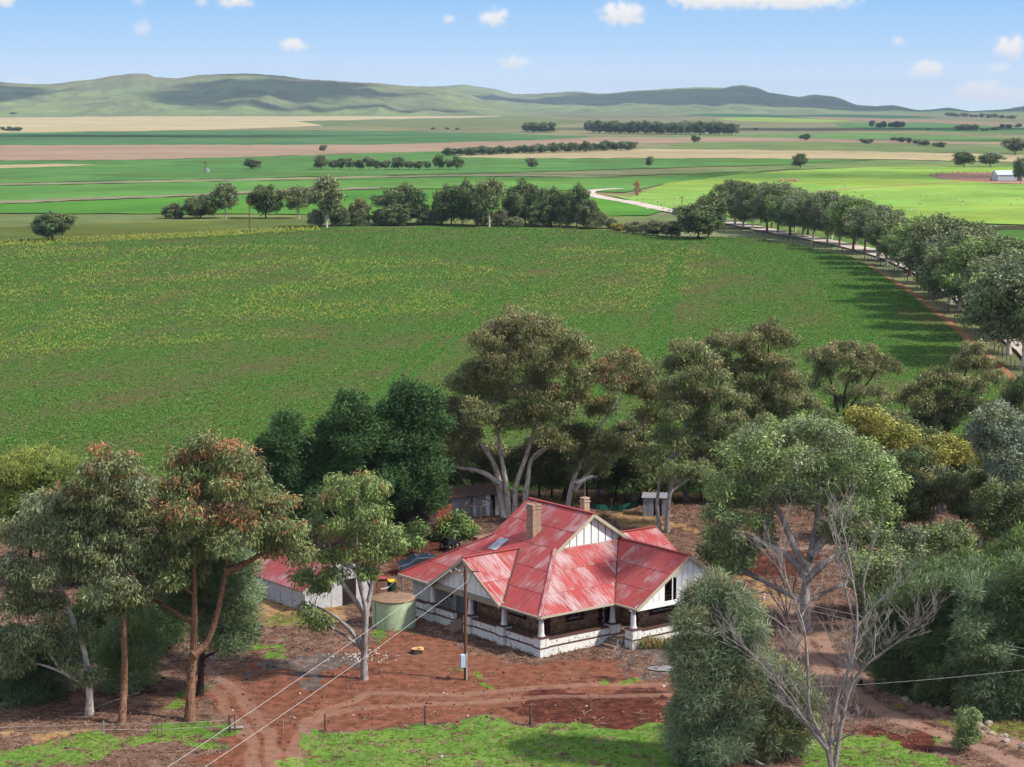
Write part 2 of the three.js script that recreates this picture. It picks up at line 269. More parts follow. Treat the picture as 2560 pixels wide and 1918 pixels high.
// plain, far to near
sheet('plain', [[L0, 251], [R0, 251], [R0, 330], [L0, 330]], groundMat(158, 156, 116, 0.6, farTex, 900));
sheet('stubble_field', rough([[L0, 254], [0, 254], [300, 251], [640, 250], [1000, 246], [1110, 247], [1010, 262], [720, 271], [430, 281], [0, 287], [L0, 288]]), TAN());
sheet('pasture', rough([[640, 262], [900, 256], [1130, 252], [1290, 262], [1180, 274], [900, 276], [700, 272]]), groundMat(140, 150, 100, 0.6, farTex, 600));
sheet('crop_field', rough([[L0, 288], [0, 287], [430, 282], [720, 282], [1100, 288], [1290, 296], [1150, 303], [800, 313], [300, 313], [L0, 316]]), groundMat(108, 148, 98, 0.58, farTex, 700));
sheet('ploughed_field', rough([[L0, 317], [300, 313], [800, 313], [1150, 303], [1290, 297], [1600, 296], [2212, 309], [R0, 316], [R0, 322], [1700, 306], [1480, 308], [1200, 316], [960, 326], [700, 334], [300, 345], [L0, 352]]), BROWN());
sheet('crop_field', rough([[1290, 296], [1560, 291], [1900, 287], [2212, 300], [R0, 306], [R0, 316], [2212, 309], [1600, 296]]), groundMat(126, 164, 104, 0.58, ploughTex, 500));
sheet('hill_paddock', [[1470, 249], [1560, 243], [1640, 247], [1700, 249], [1800, 247], [1960, 250], [2040, 254], [1900, 257], [1640, 253]], groundMat(86, 132, 92, 0.55));
sheet('ploughed_field', rough([[1700, 252], [1880, 255], [2212, 268], [R0, 276], [R0, 286], [2140, 272], [1900, 262]]), BROWN(0.55));
sheet('crop_field', rough([[1540, 256], [1640, 253], [1780, 258], [1860, 262], [1700, 264], [1600, 261]]), groundMat(168, 196, 92, 0.62));
sheet('crop_field', rough([[1800, 266], [2000, 264], [2212, 276], [R0, 284], [R0, 298], [2212, 290], [1950, 282], [1820, 276]]), groundMat(120, 160, 100, 0.56));
sheet('stubble_field', rough([[960, 338], [1180, 330], [1400, 322], [1800, 326], [2212, 334], [R0, 346], [R0, 358], [2212, 350], [1900, 344], [1500, 342], [1200, 342], [1000, 342]]), TAN(0.6));
sheet('crop_field', rough([[1480, 308], [1700, 306], [2212, 318], [R0, 324], [R0, 344], [2212, 333], [1800, 325], [1420, 322]]), groundMat(142, 160, 104, 0.58));
sheet('crop_field', rough([[L0, 353], [300, 346], [700, 335], [960, 327], [1000, 340], [1200, 343], [1500, 343], [1900, 345], [1700, 356], [1400, 364], [1000, 376], [700, 382], [0, 396], [L0, 404]]), GREEN(0.6));
sheet('pasture', rough([[1700, 357], [1900, 346], [2212, 352], [R0, 360], [R0, 384], [2212, 372], [1960, 362], [1700, 366], [1500, 376], [1320, 380]]), groundMat(146, 166, 104, 0.58));
sheet('dry_patch', rough([[-40, 358], [120, 354], [210, 356], [120, 360], [0, 364]], 20, 0.6), TAN(0.6));
sheet('pasture_strip', rough([[L0, 405], [0, 397], [700, 383], [1000, 377], [1330, 380], [1330, 383], [1000, 381], [700, 387], [0, 401], [L0, 410]], 30, 0.8), groundMat(170, 166, 124, 0.62));
sheet('crop_field', rough([[L0, 411], [0, 402], [700, 388], [1000, 382], [1330, 384], [1500, 378], [1660, 368], [1590, 380], [1440, 396], [1350, 416], [1250, 412], [800, 406], [420, 420], [0, 436], [L0, 446]]), groundMat(116, 164, 84, 0.62, farTex, 500));
sheet('creek_line', rough([[L0, 447], [0, 434], [200, 426], [420, 419], [640, 409], [820, 405], [820, 408], [640, 413], [420, 424], [200, 432], [0, 441], [L0, 453]], 25, 1.4), groundMat(172, 168, 130, 0.6));
sheet('crop_field', rough([[L0, 454], [0, 442], [420, 425], [820, 409], [1250, 414], [1280, 424], [1360, 440], [1430, 456], [1400, 466], [1000, 470], [600, 463], [0, 461], [L0, 461]]), groundMat(108, 164, 70, 0.62, farTex, 400));
sheet('pasture', rough([[L0, 462], [0, 463], [600, 465], [1000, 472], [1400, 468], [1480, 470], [1500, 500], [1000, 486], [690, 488], [0, 520], [L0, 560]]), groundMat(140, 150, 92, 0.62));
sheet('crop_field', rough([[L0, 494], [0, 492], [300, 482], [560, 474], [700, 477], [690, 488], [400, 507], [0, 521], [L0, 558]]), groundMat(118, 132, 72, 0.62));
// bright paddock beyond the road
sheet('sheep_paddock', rough([[1310, 420], [1360, 428], [1440, 396], [1600, 377], [1740, 367], [1900, 361], [2100, 360], [R0, 376], [R0, 520], [2212, 486], [1960, 478], [1700, 470], [1520, 468], [1400, 444]], 40, 0.8), groundMat(160, 194, 92, 0.7, farTex, 300));
sheet('farm_yard', rough([[2000, 379], [2060, 373], [2212, 374], [R0, 380], [R0, 420], [2212, 399], [2120, 394], [2030, 388]], 20, 1.5), groundMat(196, 152, 128, 0.68));
ribbon('farm_track', [[2100, 392], [1990, 399], [1860, 407], [1760, 416]], 4, groundMat(188, 156, 118, 0.6));
sheet('creek_line', rough([[2080, 491], [2212, 488], [R0, 510], [R0, 522], [2212, 497], [2110, 498]], 20, 1.5), groundMat(104, 104, 76, 0.5));
sheet('crop_field', rough([[2000, 500], [2110, 499], [2212, 498], [R0, 524], [R0, 900], [2500, 760], [2260, 640], [2100, 548]]), groundMat(106, 152, 82, 0.6));
sheet('verge', [[1480, 472], [1600, 486], [1760, 512], [1900, 546], [2060, 620], [2212, 720], [2500, 960], [2700, 960], [2400, 700], [2150, 560], [1960, 500], [1700, 480], [1540, 468]], groundMat(140, 172, 92, 0.6));
const GRAVEL = std({ color: rgb(226, 214, 200, 0.72), map: scaled(ploughTex, 40), roughness: 1 });
ribbon('gravel_road', [[1340, 408], [1300, 410], [1268, 416], [1300, 427], [1360, 437], [1420, 450], [1500, 466], [1600, 486], [1700, 506], [1800, 525], [1880, 543], [1960, 570], [2060, 622], [2140, 676], [2230, 752], [2400, 900]], 6.5, GRAVEL);
// ------------------------------------------------------------------ the big crop field in front
const fieldPts = [[-500, 1100], [-420, 560], [-60, 528], [0, 523], [200, 515], [400, 507], [560, 498], [690, 490], [1000, 487], [1120, 489], [1300, 498], [1470, 514], [1560, 512], [1640, 515], [1740, 534], [1840, 556], [1890, 578], [1960, 622], [2040, 682], [2110, 740], [2180, 800], [2300, 920], [2420, 1060], [2300, 1064], [1100, 1056]];
const fieldA = area(fieldPts);
const trackPts = line([[1850, 553], [1900, 580], [1965, 622], [2045, 682], [2115, 740], [2185, 802], [2300, 915], [2420, 1040]]);
const wheel = [line([[1425, 800], [1440, 700], [1462, 600], [1485, 520]]), line([[1395, 800], [1415, 700], [1445, 600], [1474, 520]]), line([[800, 900], [900, 800], [1010, 710], [1090, 640]]), line([[760, 900], [865, 800], [980, 700], [1060, 640]]), line([[0, 740], [120, 650], [330, 620]]), line([[1960, 780], [1880, 690], [1800, 610], [1700, 540]]), line([[1930, 790], [1850, 690], [1775, 610], [1680, 540]])];
const yellowZone = [area([[-200, 530], [700, 540], [1100, 600], [1000, 680], [600, 720], [200, 760], [-200, 830]]), area([[1200, 540], [1560, 530], [1520, 620], [1300, 700], [1000, 700]])];
const edgeYellow = area([[-420, 566], [0, 524], [400, 508], [690, 492], [690, 502], [400, 518], [0, 536], [-420, 590]]);
const lush = area([[1560, 512], [1740, 534], [1840, 556], [1960, 640], [1900, 700], [2000, 800], [1860, 850], [1800, 700], [1700, 600], [1580, 540]]);
const worn = [area([[1960, 670], [2010, 650], [2060, 700], [2030, 720], [1970, 700]]), area([[1860, 552], [1940, 590], [1900, 588]]), area([[2060, 780], [2150, 770], [2180, 830], [2080, 830]])];
function crop(x, z) {   // cover 0..1, yellow 0..1
  const n = fbm(x * 0.035, z * 0.02, 3), m = fbm(x * 0.22, z * 0.16, 3), rows = 0.5 + 0.5 * Math.sin((x * 0.62 + z * 0.34) * 0.42 + 2.2 * N2(x * 0.012, z * 0.012));
  let cover = clamp(0.56 + 0.2 * N2(x * 0.009 + 3, z * 0.006) + 0.5 * n + 0.42 * m + 0.1 + 0.32 * (rows - 0.5), 0.05, 1), yel = 0.02;
  const wx = x + 9 * N2(x * 0.02, z * 0.02), wz = z + 16 * N2b(x * 0.02, z * 0.02);
  if (yellowZone.some((a) => within(a, wx, wz))) yel = 0.12 + 0.6 * smooth(fbm(x * 0.03 + 9, z * 0.02, 4), -0.25, 0.5);
  if (within(edgeYellow, x, z)) yel = 1.6;
  if (within(lush, wx, wz)) { cover = clamp(cover + 0.35, 0, 1); yel *= 0.5; }
  if (worn.some((a) => within(a, wx, wz))) { cover *= 0.35; yel *= 0.2; }
  let w = 1e9; for (const l of wheel) w = Math.min(w, segDist(l, x, z));
  if (w < 0.9) { cover = clamp(cover + 0.4, 0, 1); yel *= 0.4; }
  return [cover, clamp(yel, 0, 1.6), w];
}
const FX0 = fieldA.x0, FX1 = fieldA.x1, FZ0 = fieldA.z0, FZ1 = fieldA.z1;
const CF = { soil: lin(118, 108, 76, 0.58), soil2: lin(100, 104, 64, 0.58), green: lin(94, 138, 60, 0.62), deep: lin(70, 124, 48, 0.62), track: lin(176, 122, 92, 0.66) };
const fieldTex = texture(2048, 2048, (u, v) => {
  const x = lerp(FX0, FX1, u), z = lerp(FZ1, FZ0, v), [cv, , w] = crop(x, z), f = N2(x * 1.7, z * 1.3), g = N2b(x * 0.7, z * 0.5);
  let c = mix3(mix3(CF.soil2, CF.soil, clamp(0.5 + 0.6 * g, 0, 1)), mix3(CF.green, CF.deep, clamp(0.5 + f * 0.6, 0, 1)), clamp(cv * 1.05 + f * 0.35 - 0.15, 0, 1));
  if (w < 0.6) c = mix3(c, CF.deep, 0.6);
  const d = segDist(trackPts, x, z); if (d < 2.2) c = mix3(c, CF.track, smooth(2.2 - d + 0.5 * f, 0.2, 1.1) * (Math.abs(d - 0.1) < 0.28 ? 0.45 : 0.95));
  const j = 1 + 0.16 * f;
  return [toS(c[0] * j), toS(c[1] * j), toS(c[2] * j)];
}, true, false);
{
  const mb = new MB(), contour = fieldA.w.map(([x, z]) => new THREE.Vector2(x, z)), tri = THREE.ShapeUtils.triangulateShape(contour, []), cw = THREE.ShapeUtils.isClockWise(contour);
  for (const [x, z] of fieldA.w) { mb.p.push(x, 0.05, z); mb.n.push(0, 1, 0); mb.t.push((x - FX0) / (FX1 - FX0), (FZ1 - z) / (FZ1 - FZ0)); }
  for (const [a, b, c] of tri) cw ? mb.i.push(a, b, c) : mb.i.push(a, c, b);
  const bt = scaled(grain, 1); bt.repeat.set(60, 70);
  const m = mb.build('crop_field', std({ map: fieldTex, bumpMap: bt, bumpScale: 0.06, roughness: 1, specularIntensity: 0 }), scene); tag(m, null, null, null, 'structure');
}
// plants of the crop: low leafy rosettes and taller flowering stalks
function bladeGeo(list) {   // [[base, tip, width, colour]]
  const mb = new MB();
  for (const [b, t, w, c] of list) {
    const d = V3().subVectors(t, b), s = V3(-d.z, 0, d.x); if (s.lengthSq() < 1e-5) s.set(1, 0, 0); s.normalize().multiplyScalar(w / 2);
    const m = b.clone().lerp(t, 0.55), k = mb.p.length / 3, fn = V3().crossVectors(s, d).normalize();
    for (const q of [b, m.clone().add(s), m.clone().sub(s), t]) { mb.p.push(q.x, q.y, q.z); mb.t.push(0, 0); mb.n.push(fn.x, fn.y, fn.z); mb.c.push(...c); }
    mb.i.push(k, k + 1, k + 2, k + 1, k + 3, k + 2);
  }
  return mb.geo();
}
const leafMat = (o = {}) => new THREE.MeshPhysicalMaterial({ roughness: 0.75, side: THREE.DoubleSide, transmission: 0.22, thickness: 0, ior: 1.4, specularIntensity: 0.35, vertexColors: true, ...o });
const plantMat = leafMat({ transmission: 0.25, roughness: 0.9 });
function rosette(seed) { rnd = mulberry(seed); const l = []; for (let k = 0; k < 9; k++) { const a = rr(0, 6.28), r = rr(0.16, 0.42), h = rr(0.08, 0.42); l.push([V3(rr(-0.05, 0.05), 0, rr(-0.05, 0.05)), V3(Math.cos(a) * r, h, Math.sin(a) * r), rr(0.1, 0.2), [1, 1, 1]]); } return bladeGeo(l); }
function stalk(seed) { rnd = mulberry(seed); const l = [], y = lin(214, 216, 98, 0.78), gr = lin(120, 160, 60, 0.6); for (let k = 0; k < 5; k++) { const a = rr(0, 6.28), r = rr(0.1, 0.3); l.push([V3(0, 0, 0), V3(Math.cos(a) * r, rr(0.25, 0.6), Math.sin(a) * r), 0.12, gr]); } for (let k = 0; k < 9; k++) { const a = rr(0, 6.28), r = rr(0.02, 0.26), h = rr(0.5, 1.0); const p = V3(Math.cos(a) * r, h, Math.sin(a) * r); l.push([p, p.clone().add(V3(rr(-0.14, 0.14), rr(0.06, 0.2), rr(-0.14, 0.14))), 0.13, y]); } return bladeGeo(l); }
const Q = new THREE.Quaternion(), UPV = V3(0, 1, 0), MT = new THREE.Matrix4();
function scatter(name, geos, mat, list, parent, kind = 'stuff') {   // list: [x,y,z,scale,turn,colour,tilt?]
  geos.forEach((g, gi) => {
    const mine = list.filter((_, i) => i % geos.length === gi); if (!mine.length) return;
    const im = lit(new THREE.InstancedMesh(g, mat, mine.length)); im.name = parent === scene ? numbered(name) : name; im.userData.kind = kind;
    mine.forEach(([x, y, z, s, a, c, q, sy], i) => { MT.compose(V3(x, y, z), q ?? Q.setFromAxisAngle(UPV, a), V3(s, s * (sy ?? 1), s)); im.setMatrixAt(i, MT); im.setColorAt(i, c); });
    parent.add(im);
  });
}
{
  const green = [], yellow = [], cA = rgb(118, 154, 70, 0.8), cB = rgb(84, 138, 54, 0.74), cC = rgb(150, 136, 84, 0.66);
  rnd = mulberry(101);
  let tries = 0;
  while (tries < 520000) {
    tries++;
    const t = rnd(), D = 203 * Math.pow(640 / 203, Math.pow(t, 1.15)), x = rr(-0.27, 0.27) * D + 0, z = -D;
    if (!within(fieldA, x, z)) continue;
    if (segDist(trackPts, x, z) < 1.9) continue;
    const [cv, yl] = crop(x, z), far = 1 + Math.max(0, (D - 300) / 400);
    if (rnd() < yl * 0.27 * (D > 330 ? 1 : 0.5 + D / 660)) yellow.push([x, 0.02, z, rr(0.35, 0.65) * far, rr(0, 6.28), new THREE.Color(1, 1, 1).multiplyScalar(rr(0.7, 1.0))]);
    else if (rnd() < cv * 0.8) { const c = cA.clone().lerp(cB, rnd()); if (rnd() < 0.24) c.lerp(cC, 0.8); c.multiplyScalar(rr(0.75, 1.25)); green.push([x, 0.02, z, rr(0.34, 0.66) * far, rr(0, 6.28), c]); }
  }
  scatter('crop_plants', [rosette(1), rosette(2), rosette(3)], plantMat, green, scene);
  scatter('flowering_crop_plants', [stalk(4), stalk(5)], plantMat, yellow, scene);
}
// ------------------------------------------------------------------ hills
const hillTex = texture(1024, 1024, (u, v) => { const n = 236 + 18 * pn(u, v, 10, 10, 3) + 12 * pn(u, v, 60, 60, 4), s = pn(u, v, 120, 120, 31) * 0.7 + pn(u, v, 14, 14, 33) * 0.5; return s > 0.55 ? [n * 0.66, n * 0.7, n * 0.64] : [n, n, n]; });
function hills(name, sil, D0, Dr, D1, uA, uB, seed, paint) {
  const mb = new MB(), nu = 460, nv = 110; mb.c = [];
  const yAt = (u) => { let i = 0; while (i < sil.length - 2 && u > sil[i + 1][0]) i++; const [a, b] = [sil[i], sil[i + 1]], t = clamp((u - a[0]) / (b[0] - a[0]), 0, 1), s = t * t * (3 - 2 * t); return lerp(a[1], b[1], lerp(t, s, 0.6)); };
  const ridge = []; for (let i = 0; i <= nu; i++) { const u = lerp(uA, uB, i / nu); ridge.push(Math.max(-8, AT(u, yAt(u) + 0.5 * N2(u * 0.06, seed) + 0.35 * N2(u * 0.2, seed), Dr).y)); }
  for (let j = 0; j <= nv; j++) for (let i = 0; i <= nu; i++) {
    const t = j / nv, D = t < 0.75 ? lerp(D0, Dr, t / 0.75) : lerp(Dr, D1, (t - 0.75) / 0.25), u = lerp(uA, uB, i / nu), x = (u * K - 1280) / FPX * D;
    const q = t < 0.75 ? t / 0.75 : 1 - (t - 0.75) / 0.25;
    const sp = 1 - Math.abs(N2(x * 0.0011 + seed + 0.35 * q, q * 0.5 + seed)), sp2 = 1 - Math.abs(N2(x * 0.0032 + seed * 2 + 0.3 * q, q * 0.9));
    const prof = Math.pow(q, 1.75 - 0.85 * sp * (1 - q * q) * 1.0), env = smooth(q, 0, 0.12) * (1 - smooth(q, 0.8, 1));
    const h = ridge[i] * clamp(prof + env * (0.11 * (sp2 - 0.55) + 0.06 * fbm(x * 0.006, D * 0.004, 4) + 0.022 * (0.5 - Math.abs(N2b(x * 0.012 + q * 2, D * 0.002)))) , 0, t < 0.75 ? 0.9 + 0.1 * q : 1) - (t < 0.75 ? 1 : 110) * (1 - q);
    mb.p.push(x, h, -D); mb.n.push(0, 1, 0); mb.t.push(x, D); mb.c.push(...paint(u, q, x, D, sp));
    if (i < nu && j < nv) { const a = j * (nu + 1) + i, b = a + nu + 1; mb.i.push(a, a + 1, b, a + 1, b + 1, b); }
  }
  const g = mb.geo(); g.computeVertexNormals();
  return tag(mesh(name, g, std({ vertexColors: true, map: scaled(hillTex, 520), roughness: 1, specularIntensity: 0 }), scene), null, null, null, 'structure');
}
const hg = lin(142, 158, 98, 0.72), hd = lin(130, 138, 100, 0.66), hr = lin(150, 128, 104, 0.58), hl = lin(156, 176, 96, 0.66);
hills('hills', [[-900, 190], [-300, 182], [0, 176], [60, 180], [110, 181.5], [200, 172], [260, 162], [300, 157.5], [325, 159], [345, 166], [390, 168.5], [440, 161], [490, 159], [540, 158], [600, 162], [680, 171.5], [800, 178], [900, 186], [960, 187], [1000, 199], [1060, 220], [1110, 236], [1180, 250], [1400, 256], [3200, 262]], 6500, 8600, 10500, -900, 1450, 3, (u, q, x, D) => {
  const n = fbm(x * 0.0016, D * 0.0016, 3), c = mix3(hg, hd, clamp(0.5 + n, 0, 1)); const cc = q > 0.82 ? mix3(c, hr, 0.35 * smooth(q, 0.82, 0.97)) : c;
  return mix3(cc, hr, clamp((N2(x * 0.004, D * 0.012) - 0.62) * 2.2, 0, 0.6)); });
hills('hills', [[-900, 235], [500, 215], [800, 196], [950, 186], [1000, 182.5], [1060, 190], [1115, 203], [1160, 202], [1240, 197], [1300, 201.5], [1380, 195], [1450, 190.5], [1500, 188], [1560, 189], [1580, 184.5], [1600, 182.5], [1625, 187], [1660, 200], [1720, 208.5], [1750, 204], [1790, 207], [1850, 227], [1880, 229], [1920, 227], [1980, 238], [2040, 232.5], [2090, 240], [2150, 237], [2212, 228], [2400, 220], [2700, 228], [3200, 240]], 8200, 11800, 14500, 500, 3100, 9, (u, q, x, D) => {
  const n = fbm(x * 0.0014, D * 0.0012, 3), c = mix3(hg, hd, clamp(0.65 + n, 0, 1)); return u > 1840 ? mix3(c, lin(120, 156, 84, 0.6), 0.5 * smooth(u, 1840, 1950)) : c; });
// clouds overhead, out of the frame, that shade parts of the plain and the hills
{
  const cm = std({ color: rgb(250, 250, 250, 0.9), roughness: 1 });
  const puff = new THREE.IcosahedronGeometry(1, 1);
  const list = [[[-2250, 60, -7900], 620, 900], [[-900, 60, -7950], 520, 900], [[1300, 80, -10600], 1500, 1500], [[2900, 80, -10600], 900, 1500], [[-600, 20, -7000], 700, 160], [[500, 10, -6200], 900, 160], [[-500, 0, -2500], 520, 130], [[900, 0, -2200], 700, 120], [[600, 0, -3200], 900, 220], [[200, 0, -1100], 330, 60]];
  list.forEach(([T, rx, rz], i) => {
    rnd = mulberry(300 + i);
    const alt = 1300, k = (alt - T[1]) / SUN.y, gs = [];
    for (let n = 0; n < 110; n++) { const a = rr(0, 6.28), d = Math.pow(rnd(), 0.62) * (0.75 + 0.35 * N2(Math.cos(a) * 1.2 + i * 4, Math.sin(a) * 1.2)), s = Math.min(rx, rz) * rr(0.12, 0.34) * (1.15 - 0.75 * d), g = puff.clone(); g.scale(s * 1.5, s * 0.6, s); g.translate(Math.cos(a) * d * rx, rr(-0.2, 0.3) * rz * 0.4, Math.sin(a) * d * rz); gs.push(g); }
    const m = mesh('cloud', mergeGeometries(gs), cm, scene); m.position.set(T[0] + SUN.x * k, alt, T[2] + SUN.z * k);
    tag(m, null, null, null, 'structure');
  });
}
// ------------------------------------------------------------------ trees
const barkTex = (a, b, c, seed) => texture(256, 512, (u, v) => { const n = pn(u, v, 10, 10, seed) * 0.5 + 0.5, s = pn(u, v, 40, 10, seed + 2), k = clamp(n * 0.7 + s * 0.5, 0, 1); const q = s > 0.35 ? c : mix3(a, b, k); return [toS(q[0]), toS(q[1]), toS(q[2])]; });
const BARK = {
  pale: std({ map: scaled(barkTex(lin(212, 202, 190, 0.85), lin(176, 162, 150, 0.85), lin(136, 118, 106, 0.85), 1), 1.2, 2.4), roughness: 0.85 }),
  brown: std({ map: scaled(barkTex(lin(140, 98, 76, 0.7), lin(176, 142, 118, 0.7), lin(70, 48, 40, 0.7), 4), 1.2, 2.4), roughness: 0.95 }),
  grey: std({ map: scaled(barkTex(lin(172, 164, 160, 0.8), lin(138, 128, 124, 0.8), lin(100, 92, 88, 0.8), 7), 1.2, 2.4), roughness: 0.9 }),
  dead: std({ map: scaled(barkTex(lin(168, 158, 152, 0.75), lin(134, 124, 120, 0.75), lin(98, 90, 86, 0.75), 17), 1.2, 2.4), roughness: 0.9 }),
  dark: std({ map: scaled(barkTex(lin(70, 58, 52, 0.7), lin(96, 82, 72, 0.7), lin(44, 36, 34, 0.7), 9), 1.2, 2.4), roughness: 0.95 }),
};
// a clump of leaves about a metre across; hang pulls the blades downwards
function clump(seed, n, R, len, wid, hang, outward) {
  rnd = mulberry(seed); const mb = new MB(); mb.c = [];
  for (let k = 0; k < n; k++) {
    const p = V3(rr(-1, 1), rr(-1, 1), rr(-1, 1)); if (p.lengthSq() > 1) p.normalize(); p.multiplyScalar(R); p.y *= 0.8;
    const d = V3(rr(-1, 1), rr(-1, 1) - hang, rr(-1, 1)).addScaledVector(p, outward / R).normalize(), z = rr(0.6, 1.5), L = len * z, W = wid * z * rr(0.8, 1.2);
    const s = V3(rr(-1, 1), rr(-0.6, 0.6), rr(-1, 1)).cross(d).normalize().multiplyScalar(W / 2), m = p.clone().addScaledVector(d, L * 0.5), t = p.clone().addScaledVector(d, L), i = mb.p.length / 3, sh = rr(0.72, 1.22);
    const fn = V3().crossVectors(s, d).normalize(); if (fn.dot(m) < 0) { s.negate(); fn.negate(); } const sn = fn.clone().addScaledVector(m, 0.75 / R).normalize();
    for (const q of [p, m.clone().add(s), m.clone().sub(s), t]) { mb.p.push(q.x, q.y, q.z); mb.n.push(sn.x, sn.y, sn.z); mb.t.push(0, 0); mb.c.push(sh, sh, sh); }
    mb.i.push(i, i + 1, i + 2, i + 1, i + 3, i + 2);
  }
  return mb.geo();
}
const LEAF = leafMat({ transmission: 0.14, roughness: 0.42, specularIntensity: 0.6 }), NEEDLE = leafMat({ transmission: 0.18, roughness: 0.85, specularIntensity: 0.15 });
const KIND = {
  gum: { g: [clump(21, 64, 0.5, 0.26, 0.06, 1.0, 0.4), clump(22, 60, 0.5, 0.30, 0.055, 1.2, 0.4), clump(23, 52, 0.55, 0.22, 0.075, 0.8, 0.5)], m: LEAF, R: 0.5, fill: 1.9, flat: 0.66 },
  leafy: { g: [clump(31, 56, 0.5, 0.24, 0.075, 0.5, 0.7), clump(32, 56, 0.52, 0.26, 0.07, 0.6, 0.7)], m: LEAF, R: 0.5, fill: 1.8, flat: 0.74 },
  wispy: { g: [clump(41, 90, 0.5, 0.46, 0.034, 1.0, 0.6), clump(42, 90, 0.5, 0.5, 0.034, 1.1, 0.7)], m: NEEDLE, R: 0.5, fill: 1.5, flat: 0.85 },
  upright: { g: [clump(45, 84, 0.5, 0.44, 0.036, -0.3, 0.9), clump(46, 84, 0.5, 0.44, 0.036, 0.2, 0.9)], m: NEEDLE, R: 0.5, fill: 1.45, flat: 0.85 },
  pine: { g: [clump(51, 70, 0.5, 0.3, 0.06, -0.25, 1.4), clump(52, 70, 0.5, 0.32, 0.06, -0.2, 1.4)], m: NEEDLE, R: 0.5, fill: 1.5, flat: 0.75 },
  plume: { g: [clump(47, 96, 0.42, 0.34, 0.032, -0.15, 1.3), clump(48, 96, 0.42, 0.38, 0.03, 0.25, 1.2)], m: NEEDLE, R: 0.42, fill: 1.5, flat: 0.85 },
  mid: { g: [clump(65, 56, 0.7, 0.4, 0.13, 0.7, 0.6), clump(66, 56, 0.7, 0.42, 0.12, 0.7, 0.6)], m: LEAF, R: 0.7, fill: 1.6, flat: 0.7 },
  far: { g: [clump(61, 34, 0.9, 0.62, 0.24, 0.5, 0.6), clump(62, 34, 0.9, 0.62, 0.22, 0.5, 0.6)], m: LEAF, R: 0.9, fill: 1.5, flat: 0.7 },
};
const COL = { olive: [112, 118, 72], gumGreen: [112, 124, 80], brownish: [122, 120, 78], greyGreen: [124, 132, 98], fresh: [126, 148, 80], lime: [138, 144, 72], gold: [150, 142, 66], pine: [66, 96, 58], casu: [134, 152, 116], casuDark: [98, 114, 76], blueGrey: [122, 136, 120], darkGreen: [76, 100, 58], rust: [190, 118, 84], tan: [156, 134, 96], deadgrey: [108, 100, 94] };
const colr = (n, k = 1.08) => rgb(...COL[n], k);

